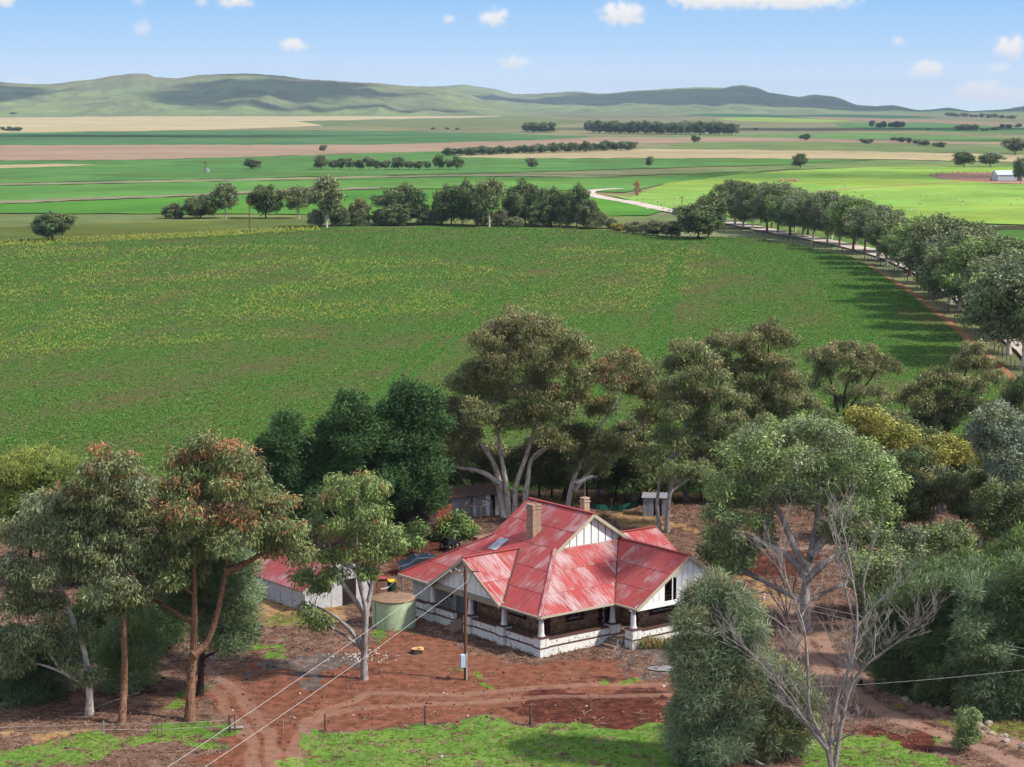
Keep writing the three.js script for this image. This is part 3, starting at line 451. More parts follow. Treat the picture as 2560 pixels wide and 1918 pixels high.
// lobes are local: [Vector3 centre, rx, ry, rz]; stems: arrays of Vector3
function grow(root, o, lobes, stems) {
  const kind = KIND[o.kind ?? 'gum'], wood = new MB(), bark = BARK[o.bark ?? 'pale'], base = colr(o.color ?? 'olive'), second = colr(o.second ?? o.color ?? 'olive'), tip = o.tip ? colr(o.tip, 1.0) : null, list = [];
  const nodes = [], R0 = o.trunk ?? 0.3, fine = o.fine ?? 1;
  stems.forEach((s, si) => {
    const pts = curve(s, Math.max(6, s.length * 4)), r0 = R0 * (si ? 0.8 : 1);
    const rad = pts.map((_, i) => { const t = i / (pts.length - 1); return (r0 * (1 - t * 0.78)) * (i === 0 ? 1.35 : i === 1 ? 1.1 : 1); });
    wood.tube(pts, rad, o.seg ?? 8, 0.12); pts.forEach((p, i) => i > pts.length * 0.12 && nodes.push([p, rad[i]]));
  });
  const order = lobes.map((l, i) => i).sort((a, b) => lobes[a][0].y - lobes[b][0].y);
  let top = -1e9, low = 1e9; for (const [c, , ry] of lobes) { top = Math.max(top, c.y + ry); low = Math.min(low, c.y - ry); }
  for (const li of order) {
    const [c, rx, ry, rz, mother] = lobes[li];
    // limb from the best place on what has grown so far
    let best = null, bc = 1e9; for (const n of nodes) { const d = n[0].distanceTo(c), cost = d + 2.2 * Math.max(0, n[0].y - (c.y - 0.3 * d)); if (cost < bc) { bc = cost; best = n; } }
    if (mother) { if (fine > 0.6) wood.tube([mother, mother.clone().lerp(c, 0.5).add(V3(0, 0.08 * rx, 0)), c.clone().add(V3(0, ry * 0.5, 0))], [0.022, 0.016, 0.008], 4); }
    else if (best && o.limbs !== false) {
      const d = best[0].distanceTo(c), m = best[0].clone().lerp(c, 0.5).add(V3(rr(-0.1, 0.1) * d, (o.sag ?? 0.06) * d, rr(-0.1, 0.1) * d)), pts = curve([best[0], m, c], Math.max(4, Math.min(10, Math.round(d * 1.5)))), r0 = Math.min(best[1] * 0.75, 0.03 + 0.028 * d + 0.02 * rx), rad = pts.map((_, i) => Math.max(0.018, lerp(r0, r0 * 0.38, i / (pts.length - 1))));
      wood.tube(pts, rad, fine > 0.6 ? 6 : 4); pts.forEach((p, i) => i > 1 && nodes.push([p, rad[i]]));
      const tw = Math.round((o.twigs ?? 5) * fine);
      for (let k = 0; k < tw; k++) { const a = rr(0, 6.28), e = c.clone().add(V3(Math.cos(a) * rx * rr(0.5, 0.95), ry * rr(-0.2, 0.85), Math.sin(a) * rz * rr(0.5, 0.95))), s = pts[Math.floor(rr(0.45, 0.99) * pts.length)], mm = s.clone().lerp(e, 0.5).add(V3(0, 0.12 * rx, 0)); wood.tube([s, mm, e], [Math.max(0.014, r0 * 0.4), Math.max(0.012, r0 * 0.26), 0.008], 4); }
    }
    // leaf clumps fill the outer part of the lobe, fewer beneath
    const cs = (o.clump ?? 1), surf = 12.57 * Math.pow((Math.pow(rx * ry, 1.6) + Math.pow(rx * rz, 1.6) + Math.pow(ry * rz, 1.6)) / 3, 1 / 1.6), n = Math.max(3, Math.round(surf / (3.14 * kind.R * kind.R * cs * cs) * kind.fill * (o.dense ?? 1) * ((o.kind ?? 'gum') === 'gum' ? 0.56 : 0.7)));
    const lc = base.clone().lerp(second, rnd()).multiplyScalar(rr(0.8, 1.2));
    for (let k = 0; k < n; k++) {
      const p = V3(rr(-1, 1), rr(-1, 1), rr(-1, 1)); if (p.lengthSq() > 1) p.normalize();
      const L = p.length() || 1, r = L < 0.5 && rnd() < 0.7 ? rr(0.6, 1) / L : 1; p.multiplyScalar(r * 1.0); if (p.y < -0.3 && rnd() < (o.under ?? 0.5)) p.y = -p.y * rnd();
      const q = V3(p.x * rx * 0.96, p.y * ry * kind.flat / 0.72, p.z * rz * 0.96).add(c), sc = cs * rr(0.7, 1.25), col = lc.clone().multiplyScalar(rr(0.8, 1.22));
      if (tip && p.y > 0.38 && (q.y - low) / (top - low) > (o.tipFrom ?? 0.45) && rnd() < (o.tipShare ?? 0.5) * (0.35 + p.y)) col.lerp(tip, rr(0.4, 0.9));
      const e = new THREE.Quaternion().setFromEuler(new THREE.Euler(rr(-0.5, 0.5), rr(0, 6.28), rr(-0.5, 0.5)));
      list.push([q.x, q.y, q.z, sc, 0, col, e]);
    }
  }
  wood.build('trunk', bark, root);
  scatter('crown', kind.g.slice(0, o.variants ?? 1), kind.m, list, root);
  return root;
}
// a tree read off the photograph: base and lobes in pixels, depth from where it stands
function tree(name, label, o) {
  rnd = mulberry(o.seed ?? Math.round(o.base[0] * 13 + o.base[1]));
  const B = G(...o.base), D = -B.z + (o.back ?? 0); B.z = -D; if (o.back) { B.x = AT(o.base[0], o.base[1], D).x; } B.y = Math.abs(B.x) < 60 && D < 215 ? yardHeight(B.x, -D) - 0.05 : 0;
  const root = thing(name, label, o.category ?? 'tree', B, 0, o.group), k = mPerPx(D), us = o.lobes.map((l) => l[0]), uc = (Math.min(...us) + Math.max(...us)) / 2, hw = Math.max(30, (Math.max(...us) - Math.min(...us)) / 2 + 20), lobes = [];
  const half = hw * k * (o.depth ?? 0.75);
  for (const [u, v, r, fx] of o.lobes) {
    const room = half * Math.sqrt(Math.max(0.08, 1 - ((u - uc) / (hw * 1.1)) ** 2)), dz = rr(-0.2, 1) * room * 0.8, put = (d, s) => { const p = AT(u + rr(-4, 4), v + rr(-3, 3), D + d), m = r * k * s * (o.big ?? ((o.kind ?? 'gum') === 'gum' || o.kind === 'leafy' ? 0.9 : 1.04)); const c = p.sub(B); lobes.push([c, m * 0.98 * (fx ?? 1), m * 0.84, m * 0.95]); for (let j = 0, n = (s < 1 ? 2 : 4) * (o.sat ?? 1); j < n; j++) { const a = rr(0, 6.28), e = rr(-0.25, 0.95), f = Math.sqrt(1 - e * e), z = rr(0.34, 0.58); lobes.push([V3(c.x + Math.cos(a) * f * m * 0.92, c.y + e * m * 0.8, c.z + Math.sin(a) * f * m * 0.92), m * z * 1.1, m * z * 0.85, m * z * 1.1, c]); } };
    put(-dz, 1); if (o.single !== true && room > 1.1) put(Math.max(0.9, room * rr(0.4, 0.9)), rr(0.8, 0.95));
  }
  const stems = (o.stems ?? [[o.base, [lerp(o.base[0], uc, 0.4), lerp(o.base[1], Math.min(...o.lobes.map((l) => l[1])), 0.45)], [uc, Math.min(...o.lobes.map((l) => l[1])) + 20]]]).map((s, si) => s.map(([u, v, d], i) => (i === 0 && u === o.base[0] && v === o.base[1]) ? V3(0, -0.1, 0) : AT(u, v, D + (d ?? (i ? rr(-0.6, 0.6) : 0))).sub(B)));
  return grow(root, o, lobes, stems);
}
const nearGroup = undefined;
tree('gum_tree', 'tall gum with orange new growth, forked trunk on the red dirt by the corrugated shed', { base: [410, 1557], kind: 'gum', bark: 'brown', color: 'olive', second: 'gumGreen', tip: 'rust', tipShare: 0.5, tipFrom: 0.5, trunk: 0.34, variants: 3,
  stems: [[[410, 1557], [412, 1480], [418, 1400], [420, 1300], [418, 1180], [430, 1080]], [[418, 1415], [445, 1390], [470, 1320], [488, 1230], [505, 1150], [540, 1080]], [[488, 1235], [520, 1222], [560, 1200], [600, 1180]]],
  lobes: [[470, 985, 58], [415, 1000, 45], [525, 1010, 50], [545, 1050, 48], [500, 1055, 50], [440, 1060, 48], [385, 1065, 42], [355, 1110, 40], [400, 1130, 48], [460, 1135, 52], [520, 1140, 46], [575, 1110, 44], [610, 1085, 34], [625, 1150, 36], [590, 1175, 38], [640, 1195, 26], [345, 1180, 36], [440, 1190, 34], [330, 1240, 28], [390, 1200, 34], [480, 1180, 32], [370, 1255, 30], [420, 1240, 28], [580, 1150, 36], [300, 1290, 26]] });
tree('gum_tree', 'slender gum with straight bare trunk and rusty crown beside the forked gum', { base: [262, 1568], kind: 'gum', bark: 'brown', color: 'olive', second: 'greyGreen', tip: 'rust', tipShare: 0.35, tipFrom: 0.65, trunk: 0.26, variants: 3,
  stems: [[[262, 1568], [268, 1480], [268, 1380], [264, 1270], [266, 1160], [262, 1060]]],
  lobes: [[248, 1008, 50], [200, 1030, 40], [295, 1050, 38], [170, 1075, 34], [240, 1075, 46], [300, 1110, 40], [205, 1120, 44], [265, 1145, 46], [325, 1170, 34], [160, 1150, 34], [225, 1195, 42], [285, 1210, 40], [190, 1235, 32], [250, 1260, 34], [315, 1262, 28], [215, 1290, 30], [285, 1290, 30], [180, 1180, 34], [330, 1220, 30], [240, 1310, 26]] });
tree('gum_tree', 'leaning grey green gum with pale bare limbs over the leaf litter', { base: [193, 1545], kind: 'gum', bark: 'pale', color: 'greyGreen', second: 'gumGreen', trunk: 0.26, variants: 3, tip: 'tan', tipShare: 0.2,
  stems: [[[193, 1545], [192, 1480], [180, 1400], [150, 1320], [120, 1240], [100, 1160]], [[188, 1470], [150, 1460], [115, 1425], [95, 1390]]],
  lobes: [[90, 1105, 46], [140, 1090, 38], [50, 1150, 42], [105, 1165, 48], [155, 1160, 36], [30, 1225, 44], [85, 1240, 46], [140, 1230, 36], [40, 1300, 46], [100, 1310, 44], [20, 1375, 40], [75, 1375, 44], [125, 1390, 36], [40, 1430, 34], [165, 1430, 30], [200, 1465, 26], [175, 1370, 28]] });
tree('acacia_tree', 'yellow green feathery tree behind the leaning gum at the field edge', { base: [60, 1250], kind: 'plume', bark: 'dark', color: 'fresh', second: 'lime', trunk: 0.2, lobes: [[20, 1035, 44], [80, 1020, 44], [130, 1030, 40], [40, 1090, 44], [100, 1085, 44], [10, 1130, 40], [160, 1075, 36], [60, 1150, 42]] });
tree('acacia_tree', 'dull green feathery tree between the slender gum and the field', { base: [150, 1265], kind: 'plume', bark: 'dark', color: 'casu', second: 'fresh', trunk: 0.2, lobes: [[150, 1120, 40], [190, 1130, 40], [130, 1170, 42], [200, 1180, 40], [170, 1220, 40], [230, 1200, 36]] });
tree('she_oak_tree', 'dark she-oak bush at the shady edge of the leaf litter', { base: [40, 1545], kind: 'plume', bark: 'dark', color: 'casuDark', trunk: 0.2, back: 4, lobes: [[10, 1400, 40], [50, 1420, 40], [90, 1440, 36], [20, 1470, 46], [70, 1490, 40], [110, 1500, 26], [0, 1530, 40], [45, 1530, 34]] });
tree('she_oak_tree', 'soft bright green she-oak behind the slender gum trunk', { base: [290, 1490], kind: 'plume', bark: 'dark', color: 'casu', second: 'fresh', trunk: 0.15, lobes: [[275, 1330, 26], [305, 1350, 26], [260, 1370, 28], [295, 1395, 30], [325, 1400, 24], [270, 1430, 30], [310, 1440, 28], [230, 1420, 26], [245, 1470, 26], [290, 1470, 26]] });
tree('she_oak_tree', 'dense green she-oak with black trunk behind the forked gum', { base: [432, 1502], kind: 'plume', bark: 'dark', color: 'casuDark', second: 'casu', trunk: 0.24, stems: [[[432, 1502], [436, 1420], [450, 1340], [460, 1250]]], lobes: [[470, 1200, 36], [510, 1230, 36], [440, 1240, 34], [490, 1275, 40], [535, 1280, 28], [450, 1300, 36], [510, 1320, 36], [480, 1350, 36], [530, 1370, 26], [450, 1370, 26], [500, 1395, 30], [420, 1290, 26], [390, 1250, 30], [380, 1310, 28]] });
tree('dark_shrub', 'dark evergreen thicket behind the gums beside the corrugated shed', { base: [370, 1400], category: 'shrub', kind: 'plume', bark: 'dark', color: 'darkGreen', second: 'casuDark', trunk: 0.2, lobes: [[220, 1300, 36], [270, 1310, 40], [330, 1300, 40], [390, 1310, 34], [180, 1350, 40], [240, 1360, 40], [300, 1360, 40], [360, 1365, 34], [200, 1400, 34], [330, 1395, 28]] });
tree('gum_tree', 'small open gum with grey trunk and many thin limbs on the dirt by the tank', { base: [787, 1468], kind: 'gum', bark: 'grey', color: 'gumGreen', second: 'fresh', tip: 'rust', tipShare: 0.2, trunk: 0.26, dense: 0.55, big: 0.78, variants: 3, twigs: 8,
  stems: [[[787, 1468], [786, 1420], [788, 1370], [790, 1320], [775, 1250], [770, 1170], [775, 1090]], [[789, 1330], [800, 1280], [808, 1220], [812, 1150]], [[785, 1400], [760, 1365], [735, 1340], [705, 1320], [680, 1310]], [[790, 1325], [740, 1260], [715, 1200], [710, 1130]]],
  lobes: [[735, 1055, 36], [790, 1040, 30], [820, 1060, 24], [700, 1085, 30], [760, 1095, 36], [805, 1110, 34], [690, 1140, 32], [735, 1140, 36], [780, 1150, 36], [835, 1150, 28], [855, 1180, 22], [820, 1195, 30], [760, 1200, 30], [700, 1200, 26], [790, 1240, 26], [660, 1250, 30], [690, 1270, 28], [720, 1240, 24], [665, 1325, 26], [690, 1345, 20]] });
// pines
for (const [label, base, lobes] of [
  ['dark green pine standing lowest behind the small open gum', [640, 1195], [[612, 925, 30], [590, 965, 36], [640, 970, 34], [570, 1010, 34], [620, 1015, 42], [665, 1020, 34], [580, 1065, 38], [640, 1070, 42], [690, 1075, 36], [600, 1115, 38], [660, 1125, 40], [620, 1160, 34], [700, 1140, 30]]],
  ['dark green pine with the pointed top behind the shed', [760, 1190], [[762, 872, 26], [745, 905, 34], [785, 910, 32], [720, 945, 36], [770, 950, 40], [815, 950, 32], [705, 995, 36], [755, 1000, 42], [810, 1000, 38], [730, 1050, 40], [790, 1050, 40], [840, 1040, 30], [760, 1100, 40], [820, 1100, 36]]],
  ['dark green pine between the pointed pine and the great gum', [875, 1185], [[880, 855, 30], [915, 870, 32], [855, 895, 32], [900, 915, 38], [940, 920, 30], [860, 955, 36], [910, 970, 40], [870, 1010, 38], [930, 1020, 36], [890, 1060, 36], [850, 1080, 32], [935, 1080, 32]]],
]) tree('pine_tree', label, { base, kind: 'pine', bark: 'dark', color: 'pine', second: 'darkGreen', trunk: 0.3, lobes, variants: 2, dense: 0.9, sat: 1.8, big: 0.9 });
tree('bare_bush', 'grey twiggy half dead bush in front of the pines', { base: [880, 1170], category: 'bush', kind: 'plume', bark: 'grey', color: 'deadgrey', trunk: 0.16, dense: 0.5, twigs: 14, lobes: [[860, 1060, 34], [900, 1055, 34], [840, 1100, 32], [885, 1100, 36], [920, 1100, 26], [860, 1140, 30], [905, 1135, 28]] });
// the great gum behind the house and its neighbours
tree('gum_tree', 'tallest gum with several pale trunks and domed crown right behind the red roof', { base: [1090, 1118], kind: 'gum', bark: 'pale', color: 'olive', second: 'brownish', tip: 'tan', tipShare: 0.3, tipFrom: 0.5, trunk: 0.36, variants: 3, dense: 1,
  stems: [[[1090, 1118], [1080, 1060], [1070, 1010], [1040, 960], [1010, 920], [1000, 880]], [[1098, 1118], [1095, 1060], [1085, 1000], [1075, 930], [1070, 850], [1090, 760]], [[1112, 1115], [1115, 1050], [1135, 990], [1155, 920], [1165, 840], [1180, 770]], [[1130, 1110], [1140, 1040], [1150, 990], [1190, 960], [1230, 930]], [[1080, 1045], [1040, 1020], [990, 1010], [950, 1000]]],
  lobes: [[1130, 705, 46], [1075, 715, 38], [1175, 715, 42], [1215, 735, 36], [1255, 760, 28], [1045, 745, 34], [1110, 750, 44], [1160, 760, 40], [1090, 795, 44], [1035, 800, 38], [1150, 810, 30], [1200, 790, 38], [1250, 820, 32], [1010, 835, 38], [1065, 845, 44], [1125, 850, 36], [1185, 850, 34], [1245, 860, 26], [980, 880, 38], [1035, 895, 42], [1095, 905, 42], [1160, 900, 38], [1215, 895, 30], [945, 920, 36], [1000, 935, 40], [1185, 945, 32], [950, 975, 34], [920, 1010, 30], [1215, 960, 26], [985, 985, 26]] });
tree('gum_tree', 'leaning gum with russet top growing right beside the great gum', { base: [1222, 1112], kind: 'gum', bark: 'pale', color: 'olive', second: 'brownish', tip: 'rust', tipShare: 0.45, tipFrom: 0.55, trunk: 0.26, variants: 3, dense: 0.85,
  stems: [[[1222, 1112], [1235, 1050], [1255, 1000], [1290, 930], [1330, 870], [1350, 810]], [[1240, 1060], [1290, 1000], [1360, 940], [1420, 890], [1450, 870]]],
  lobes: [[1345, 785, 38], [1310, 795, 30], [1390, 800, 34], [1330, 830, 32], [1375, 835, 32], [1420, 855, 32], [1460, 870, 30], [1300, 880, 30], [1440, 900, 26], [1400, 900, 26], [1275, 945, 34], [1310, 960, 32], [1250, 990, 34], [1290, 1005, 30], [1350, 960, 28], [1240, 930, 26]] });
tree('gum_tree', 'green topped gum above the little iron outhouse', { base: [1440, 1150], kind: 'gum', bark: 'grey', color: 'gumGreen', second: 'olive', tip: 'tan', tipShare: 0.3, trunk: 0.24, variants: 2,
  stems: [[[1440, 1150], [1445, 1080], [1460, 1000], [1480, 920], [1490, 830]], [[1425, 1150], [1420, 1080], [1440, 1000], [1520, 930], [1550, 880]]],
  lobes: [[1490, 760, 36], [1520, 785, 34], [1465, 790, 32], [1495, 815, 38], [1545, 815, 28], [1450, 835, 30], [1500, 865, 38], [1550, 860, 34], [1590, 870, 26], [1460, 890, 32], [1520, 915, 36], [1570, 910, 32], [1440, 940, 30], [1490, 960, 34], [1540, 970, 34], [1590, 960, 26], [1460, 1010, 30], [1520, 1020, 32], [1400, 990, 28]] });
tree('gum_tree', 'dark crowned gum with two separate tops over the green field', { base: [1645, 1010], kind: 'gum', bark: 'dark', color: 'olive', second: 'brownish', tip: 'tan', tipShare: 0.35, trunk: 0.26, variants: 2, dense: 0.9,
  stems: [[[1645, 1010], [1640, 940], [1650, 860], [1660, 790], [1660, 740]], [[1642, 950], [1610, 890], [1590, 820], [1575, 760]]],
  lobes: [[1655, 722, 34], [1690, 740, 28], [1625, 735, 22], [1570, 735, 28], [1540, 740, 22], [1600, 750, 20], [1680, 785, 32], [1640, 790, 30], [1705, 820, 28], [1610, 830, 28], [1655, 850, 34], [1725, 850, 30], [1750, 875, 24], [1600, 890, 30], [1690, 890, 30], [1640, 910, 32], [1560, 850, 22], [1600, 790, 24], [1560, 770, 22], [1630, 760, 26], [1580, 805, 24], [1670, 830, 28], [1640, 880, 28], [1610, 865, 26], [1700, 865, 26]] });
tree('gum_tree', 'umbrella shaped brown gum with many thin stems over the green field', { base: [1812, 912], kind: 'gum', bark: 'dark', color: 'brownish', second: 'olive', tip: 'tan', tipShare: 0.3, trunk: 0.22, dense: 0.8, single: true,
  stems: [[[1812, 912], [1805, 860], [1790, 810], [1780, 780]], [[1822, 912], [1825, 850], [1840, 790], [1850, 770]], [[1822, 905], [1850, 860], [1880, 820], [1910, 790]]],
  lobes: [[1755, 768, 18], [1785, 762, 24], [1815, 755, 26], [1845, 757, 28], [1875, 768, 24], [1905, 785, 22], [1925, 795, 16], [1830, 775, 22], [1770, 785, 16], [1790, 840, 16], [1890, 850, 20], [1915, 865, 18], [1760, 830, 16], [1800, 790, 20], [1860, 790, 24], [1830, 815, 22], [1780, 810, 18], [1885, 805, 22], [1850, 850, 22], [1810, 870, 20], [1870, 880, 20]] });
tree('gum_tree', 'open brown gum where the farm track meets the field corner', { base: [2055, 985], kind: 'gum', bark: 'dark', color: 'brownish', second: 'olive', tip: 'tan', tipShare: 0.3, trunk: 0.24, dense: 0.85,
  stems: [[[2055, 985], [2050, 920], [2070, 850], [2095, 780]], [[2050, 940], [2020, 880], [1990, 830]]],
  lobes: [[2100, 758, 26], [2080, 785, 24], [2125, 790, 22], [2035, 815, 28], [2005, 820, 26], [1975, 845, 26], [2070, 830, 28], [2105, 835, 26], [2035, 860, 30], [1995, 875, 26], [2080, 880, 30], [2120, 880, 24], [1950, 860, 20], [2040, 910, 26], [2150, 815, 18]] });
tree('gum_tree', 'dark gum with a leaning trunk at the frame edge beyond the acacias', { base: [2130, 1010], kind: 'gum', bark: 'dark', color: 'olive', second: 'darkGreen', trunk: 0.26, stems: [[[2130, 1010], [2160, 930], [2200, 850], [2230, 800]]], lobes: [[2190, 860, 30], [2215, 830, 30], [2160, 890, 28], [2200, 910, 34], [2140, 930, 28], [2180, 950, 30], [2225, 950, 34], [2205, 990, 34]] });
tree('acacia_tree', 'golden flat topped acacia behind the big willowy tree', { base: [1875, 1085], kind: 'leafy', bark: 'grey', color: 'gold', second: 'lime', trunk: 0.2, single: true, dense: 0.9, lobes: [[1830, 925, 30], [1865, 905, 34], [1900, 915, 34], [1935, 935, 28], [1960, 955, 26], [1980, 970, 22], [1880, 945, 30], [1850, 955, 26], [1925, 965, 26]] });
tree('acacia_tree', 'golden flat topped acacia beside the blue grey gum', { base: [2030, 1110], kind: 'leafy', bark: 'grey', color: 'gold', second: 'lime', trunk: 0.18, single: true, dense: 0.8, stems: [[[2030, 1110], [2035, 1060], [2050, 1000], [2060, 975]], [[2040, 1105], [2020, 1040], [2000, 1000]]], lobes: [[2005, 965, 20], [2035, 955, 24], [2065, 970, 24], [2090, 985, 22], [2115, 995, 20], [2140, 1005, 16], [2050, 985, 22], [2020, 985, 20], [2000, 1040, 16], [2025, 1060, 16]] });
tree('gum_tree', 'blue grey layered gum with a leaning cream trunk', { base: [2118, 1182], kind: 'leafy', bark: 'pale', color: 'blueGrey', second: 'greyGreen', trunk: 0.2, stems: [[[2118, 1182], [2125, 1120], [2138, 1040], [2150, 960]], [[2130, 1100], [2160, 1040], [2190, 990]]], lobes: [[2130, 905, 28], [2165, 900, 30], [2195, 915, 28], [2115, 930, 26], [2150, 935, 34], [2185, 945, 32], [2210, 950, 24], [2130, 965, 28], [2170, 980, 30], [2205, 990, 28], [2195, 1030, 28], [2150, 1010, 24], [2215, 1050, 30]] });
// the big willowy tree right of the house
tree('willow_gum_tree', 'broad willowy green tree with thick grey trunk and bare lower limbs near the house', { base: [1742, 1362], kind: 'leafy', bark: 'grey', color: 'greyGreen', second: 'fresh', trunk: 0.42, variants: 2, dense: 0.66, twigs: 14, back: 0,
  stems: [[[1742, 1362], [1740, 1290], [1748, 1220], [1760, 1150], [1770, 1070], [1765, 1000]], [[1745, 1230], [1715, 1180], [1690, 1120], [1650, 1060], [1620, 1020]], [[1752, 1200], [1800, 1140], [1830, 1080], [1860, 1020]], [[1742, 1250], [1790, 1210], [1830, 1180], [1880, 1150]], [[1740, 1240], [1700, 1200], [1640, 1170], [1590, 1150]]],
  lobes: [[1650, 950, 36], [1615, 965, 32], [1690, 945, 36], [1735, 930, 38], [1780, 940, 38], [1820, 960, 36], [1860, 985, 36], [1895, 1005, 34], [1930, 1045, 32], [1580, 1000, 36], [1625, 1015, 42], [1680, 1005, 42], [1735, 1000, 42], [1790, 1015, 42], [1840, 1045, 40], [1890, 1065, 36], [1555, 1060, 36], [1600, 1080, 40], [1660, 1075, 40], [1720, 1070, 40], [1780, 1085, 38], [1850, 1110, 38], [1910, 1110, 34], [1545, 1110, 32], [1590, 1140, 36], [1640, 1140, 32], [1870, 1170, 36], [1825, 1160, 32], [1565, 1180, 28], [1900, 1160, 30], [1850, 1215, 32], [1890, 1215, 30], [1600, 1190, 30], [1545, 1160, 28], [1575, 1225, 24], [1650, 1175, 22], [1790, 1150, 26], [1925, 1205, 28], [1870, 1255, 26], [1910, 1250, 24]] });
tree('dark_shrub', 'small dark rounded shrub just past the white gable', { base: [1540, 1235], category: 'shrub', kind: 'leafy', bark: 'dark', color: 'darkGreen', trunk: 0.1, lobes: [[1530, 1195, 22], [1555, 1205, 22], [1575, 1190, 20], [1600, 1215, 26], [1590, 1180, 24], [1615, 1195, 20]] });
tree('she_oak_tree', 'dense drooping she-oak with tan tips in front of the white gable', { base: [1545, 1650], kind: 'plume', bark: 'dark', color: 'casu', second: 'greyGreen', tip: 'tan', tipShare: 0.4, tipFrom: 0.3, trunk: 0.22, variants: 2, dense: 0.8, under: 0.1, big: 1.02, sat: 1.8,
  stems: [[[1545, 1650], [1548, 1560], [1545, 1450], [1540, 1340], [1545, 1280]]],
  lobes: [[1545, 1275, 32], [1515, 1305, 34], [1575, 1300, 34], [1600, 1330, 30], [1500, 1350, 36], [1545, 1355, 42], [1590, 1370, 36], [1625, 1370, 24], [1495, 1410, 36], [1540, 1425, 44], [1590, 1430, 40], [1490, 1470, 36], [1530, 1490, 44], [1580, 1495, 42], [1625, 1470, 30], [1490, 1535, 36], [1535, 1550, 44], [1585, 1560, 40], [1480, 1590, 32], [1520, 1605, 40], [1570, 1615, 40], [1500, 1640, 26]] });
tree('she_oak_tree', 'thin brownish she-oak clump between the drooping one and the dead tree', { base: [1690, 1640], kind: 'plume', bark: 'dark', color: 'casu', second: 'brownish', trunk: 0.14, dense: 0.7, under: 0.1, stems: [[[1690, 1640], [1685, 1580], [1670, 1500], [1660, 1440]], [[1700, 1640], [1720, 1580], [1740, 1520]]], lobes: [[1660, 1440, 30], [1690, 1460, 30], [1720, 1480, 26], [1650, 1500, 32], [1695, 1510, 34], [1735, 1530, 28], [1650, 1560, 32], [1700, 1565, 34], [1745, 1575, 26], [1670, 1610, 28], [1630, 1600, 26], [1720, 1615, 26]] });
// thicket on the right, beyond the farm track
[[1940, 1495, 'casuDark', 'dark fine leaved thicket tree where the farm track bends', [[1925, 1330, 34], [1960, 1310, 36], [1900, 1370, 32], [1945, 1375, 38], [1985, 1365, 34], [1910, 1425, 32], [1955, 1430, 36], [1990, 1430, 30], [1930, 1470, 30], [1970, 1475, 30]]],
  [2030, 1520, 'casuDark', 'dark fine leaved thicket tree above the stones by the track', [[2020, 1290, 36], [2060, 1280, 36], [2000, 1335, 36], [2045, 1340, 40], [2085, 1330, 34], [2010, 1395, 36], [2055, 1400, 38], [2030, 1450, 38], [2075, 1455, 34], [2010, 1490, 30], [2055, 1500, 32]]],
  [2130, 1545, 'casu', 'olive fine leaved thicket tree above the lime grass', [[2110, 1290, 34], [2150, 1280, 36], [2095, 1340, 36], [2140, 1345, 40], [2180, 1330, 34], [2105, 1405, 38], [2150, 1410, 40], [2120, 1470, 38], [2165, 1475, 38], [2110, 1520, 32], [2155, 1525, 32]]],
  [2215, 1550, 'casuDark', 'olive fine leaved thicket tree cut off at the end of the lime grass', [[2200, 1240, 36], [2225, 1290, 40], [2195, 1310, 34], [2220, 1360, 40], [2200, 1420, 38], [2235, 1440, 40], [2205, 1490, 38], [2230, 1530, 36]]],
  [2070, 1330, 'fresh', 'feathery olive bush behind the thicket by the leaf litter', [[2040, 1240, 30], [2075, 1230, 30], [2110, 1235, 30], [2055, 1280, 30], [2100, 1285, 30], [2150, 1240, 30], [2190, 1210, 30], [2180, 1260, 30]]],
  [1985, 1440, 'casuDark', 'fine leaved thicket tree in the second rank above the bend', [[1960, 1270, 32], [1995, 1255, 32], [1975, 1310, 34], [2010, 1320, 32], [1960, 1350, 30], [2000, 1380, 32]]],
  [2095, 1450, 'casu', 'fine leaved thicket tree in the second rank above the stones', [[2080, 1250, 32], [2120, 1245, 32], [2090, 1300, 34], [2130, 1310, 34], [2075, 1350, 32], [2115, 1370, 32]]],
  [2180, 1440, 'fresh', 'fine leaved thicket tree in the second rank above the lime grass', [[2160, 1225, 32], [2195, 1190, 30], [2175, 1275, 34], [2210, 1250, 32], [2165, 1330, 34], [2205, 1330, 32]]],
  [1915, 1330, 'darkGreen', 'dark green bush under the willowy tree', [[1880, 1250, 30], [1915, 1240, 30], [1895, 1290, 30], [1930, 1290, 28], [1950, 1260, 24]]],
].forEach(([u, v, color, label, lobes]) => tree('thicket_tree', label, { base: [u, v], kind: 'plume', bark: 'grey', color, second: 'casuDark', trunk: 0.13, lobes, dense: 1.0, under: 0.1, twigs: 6, big: 1.18 }));
tree('shrub', 'round glossy shrub by the leaning cream trunk', { base: [2045, 1210], category: 'shrub', kind: 'leafy', bark: 'dark', color: 'greyGreen', second: 'fresh', trunk: 0.1, lobes: [[2020, 1165, 26], [2055, 1155, 28], [2080, 1175, 24], [2040, 1190, 26], [2070, 1200, 20]] });
tree('shrub', 'upright thin bush left of the round glossy shrub', { base: [1972, 1245], category: 'shrub', kind: 'leafy', bark: 'dark', color: 'casuDark', second: 'greyGreen', trunk: 0.08, lobes: [[1950, 1165, 22], [1975, 1155, 22], [1965, 1190, 24], [1985, 1200, 20], [1965, 1225, 18]] });
tree('young_gum_tree', 'pale young gum sapling standing alone beside the wheel ruts', { base: [2094, 1622], kind: 'gum', bark: 'brown', color: 'fresh', second: 'greyGreen', trunk: 0.05, clump: 0.6, single: true, lobes: [[2085, 1540, 12], [2105, 1550, 12], [2080, 1560, 14], [2100, 1570, 17], [2085, 1585, 16], [2110, 1590, 15], [2095, 1603, 15], [2078, 1605, 12]] });
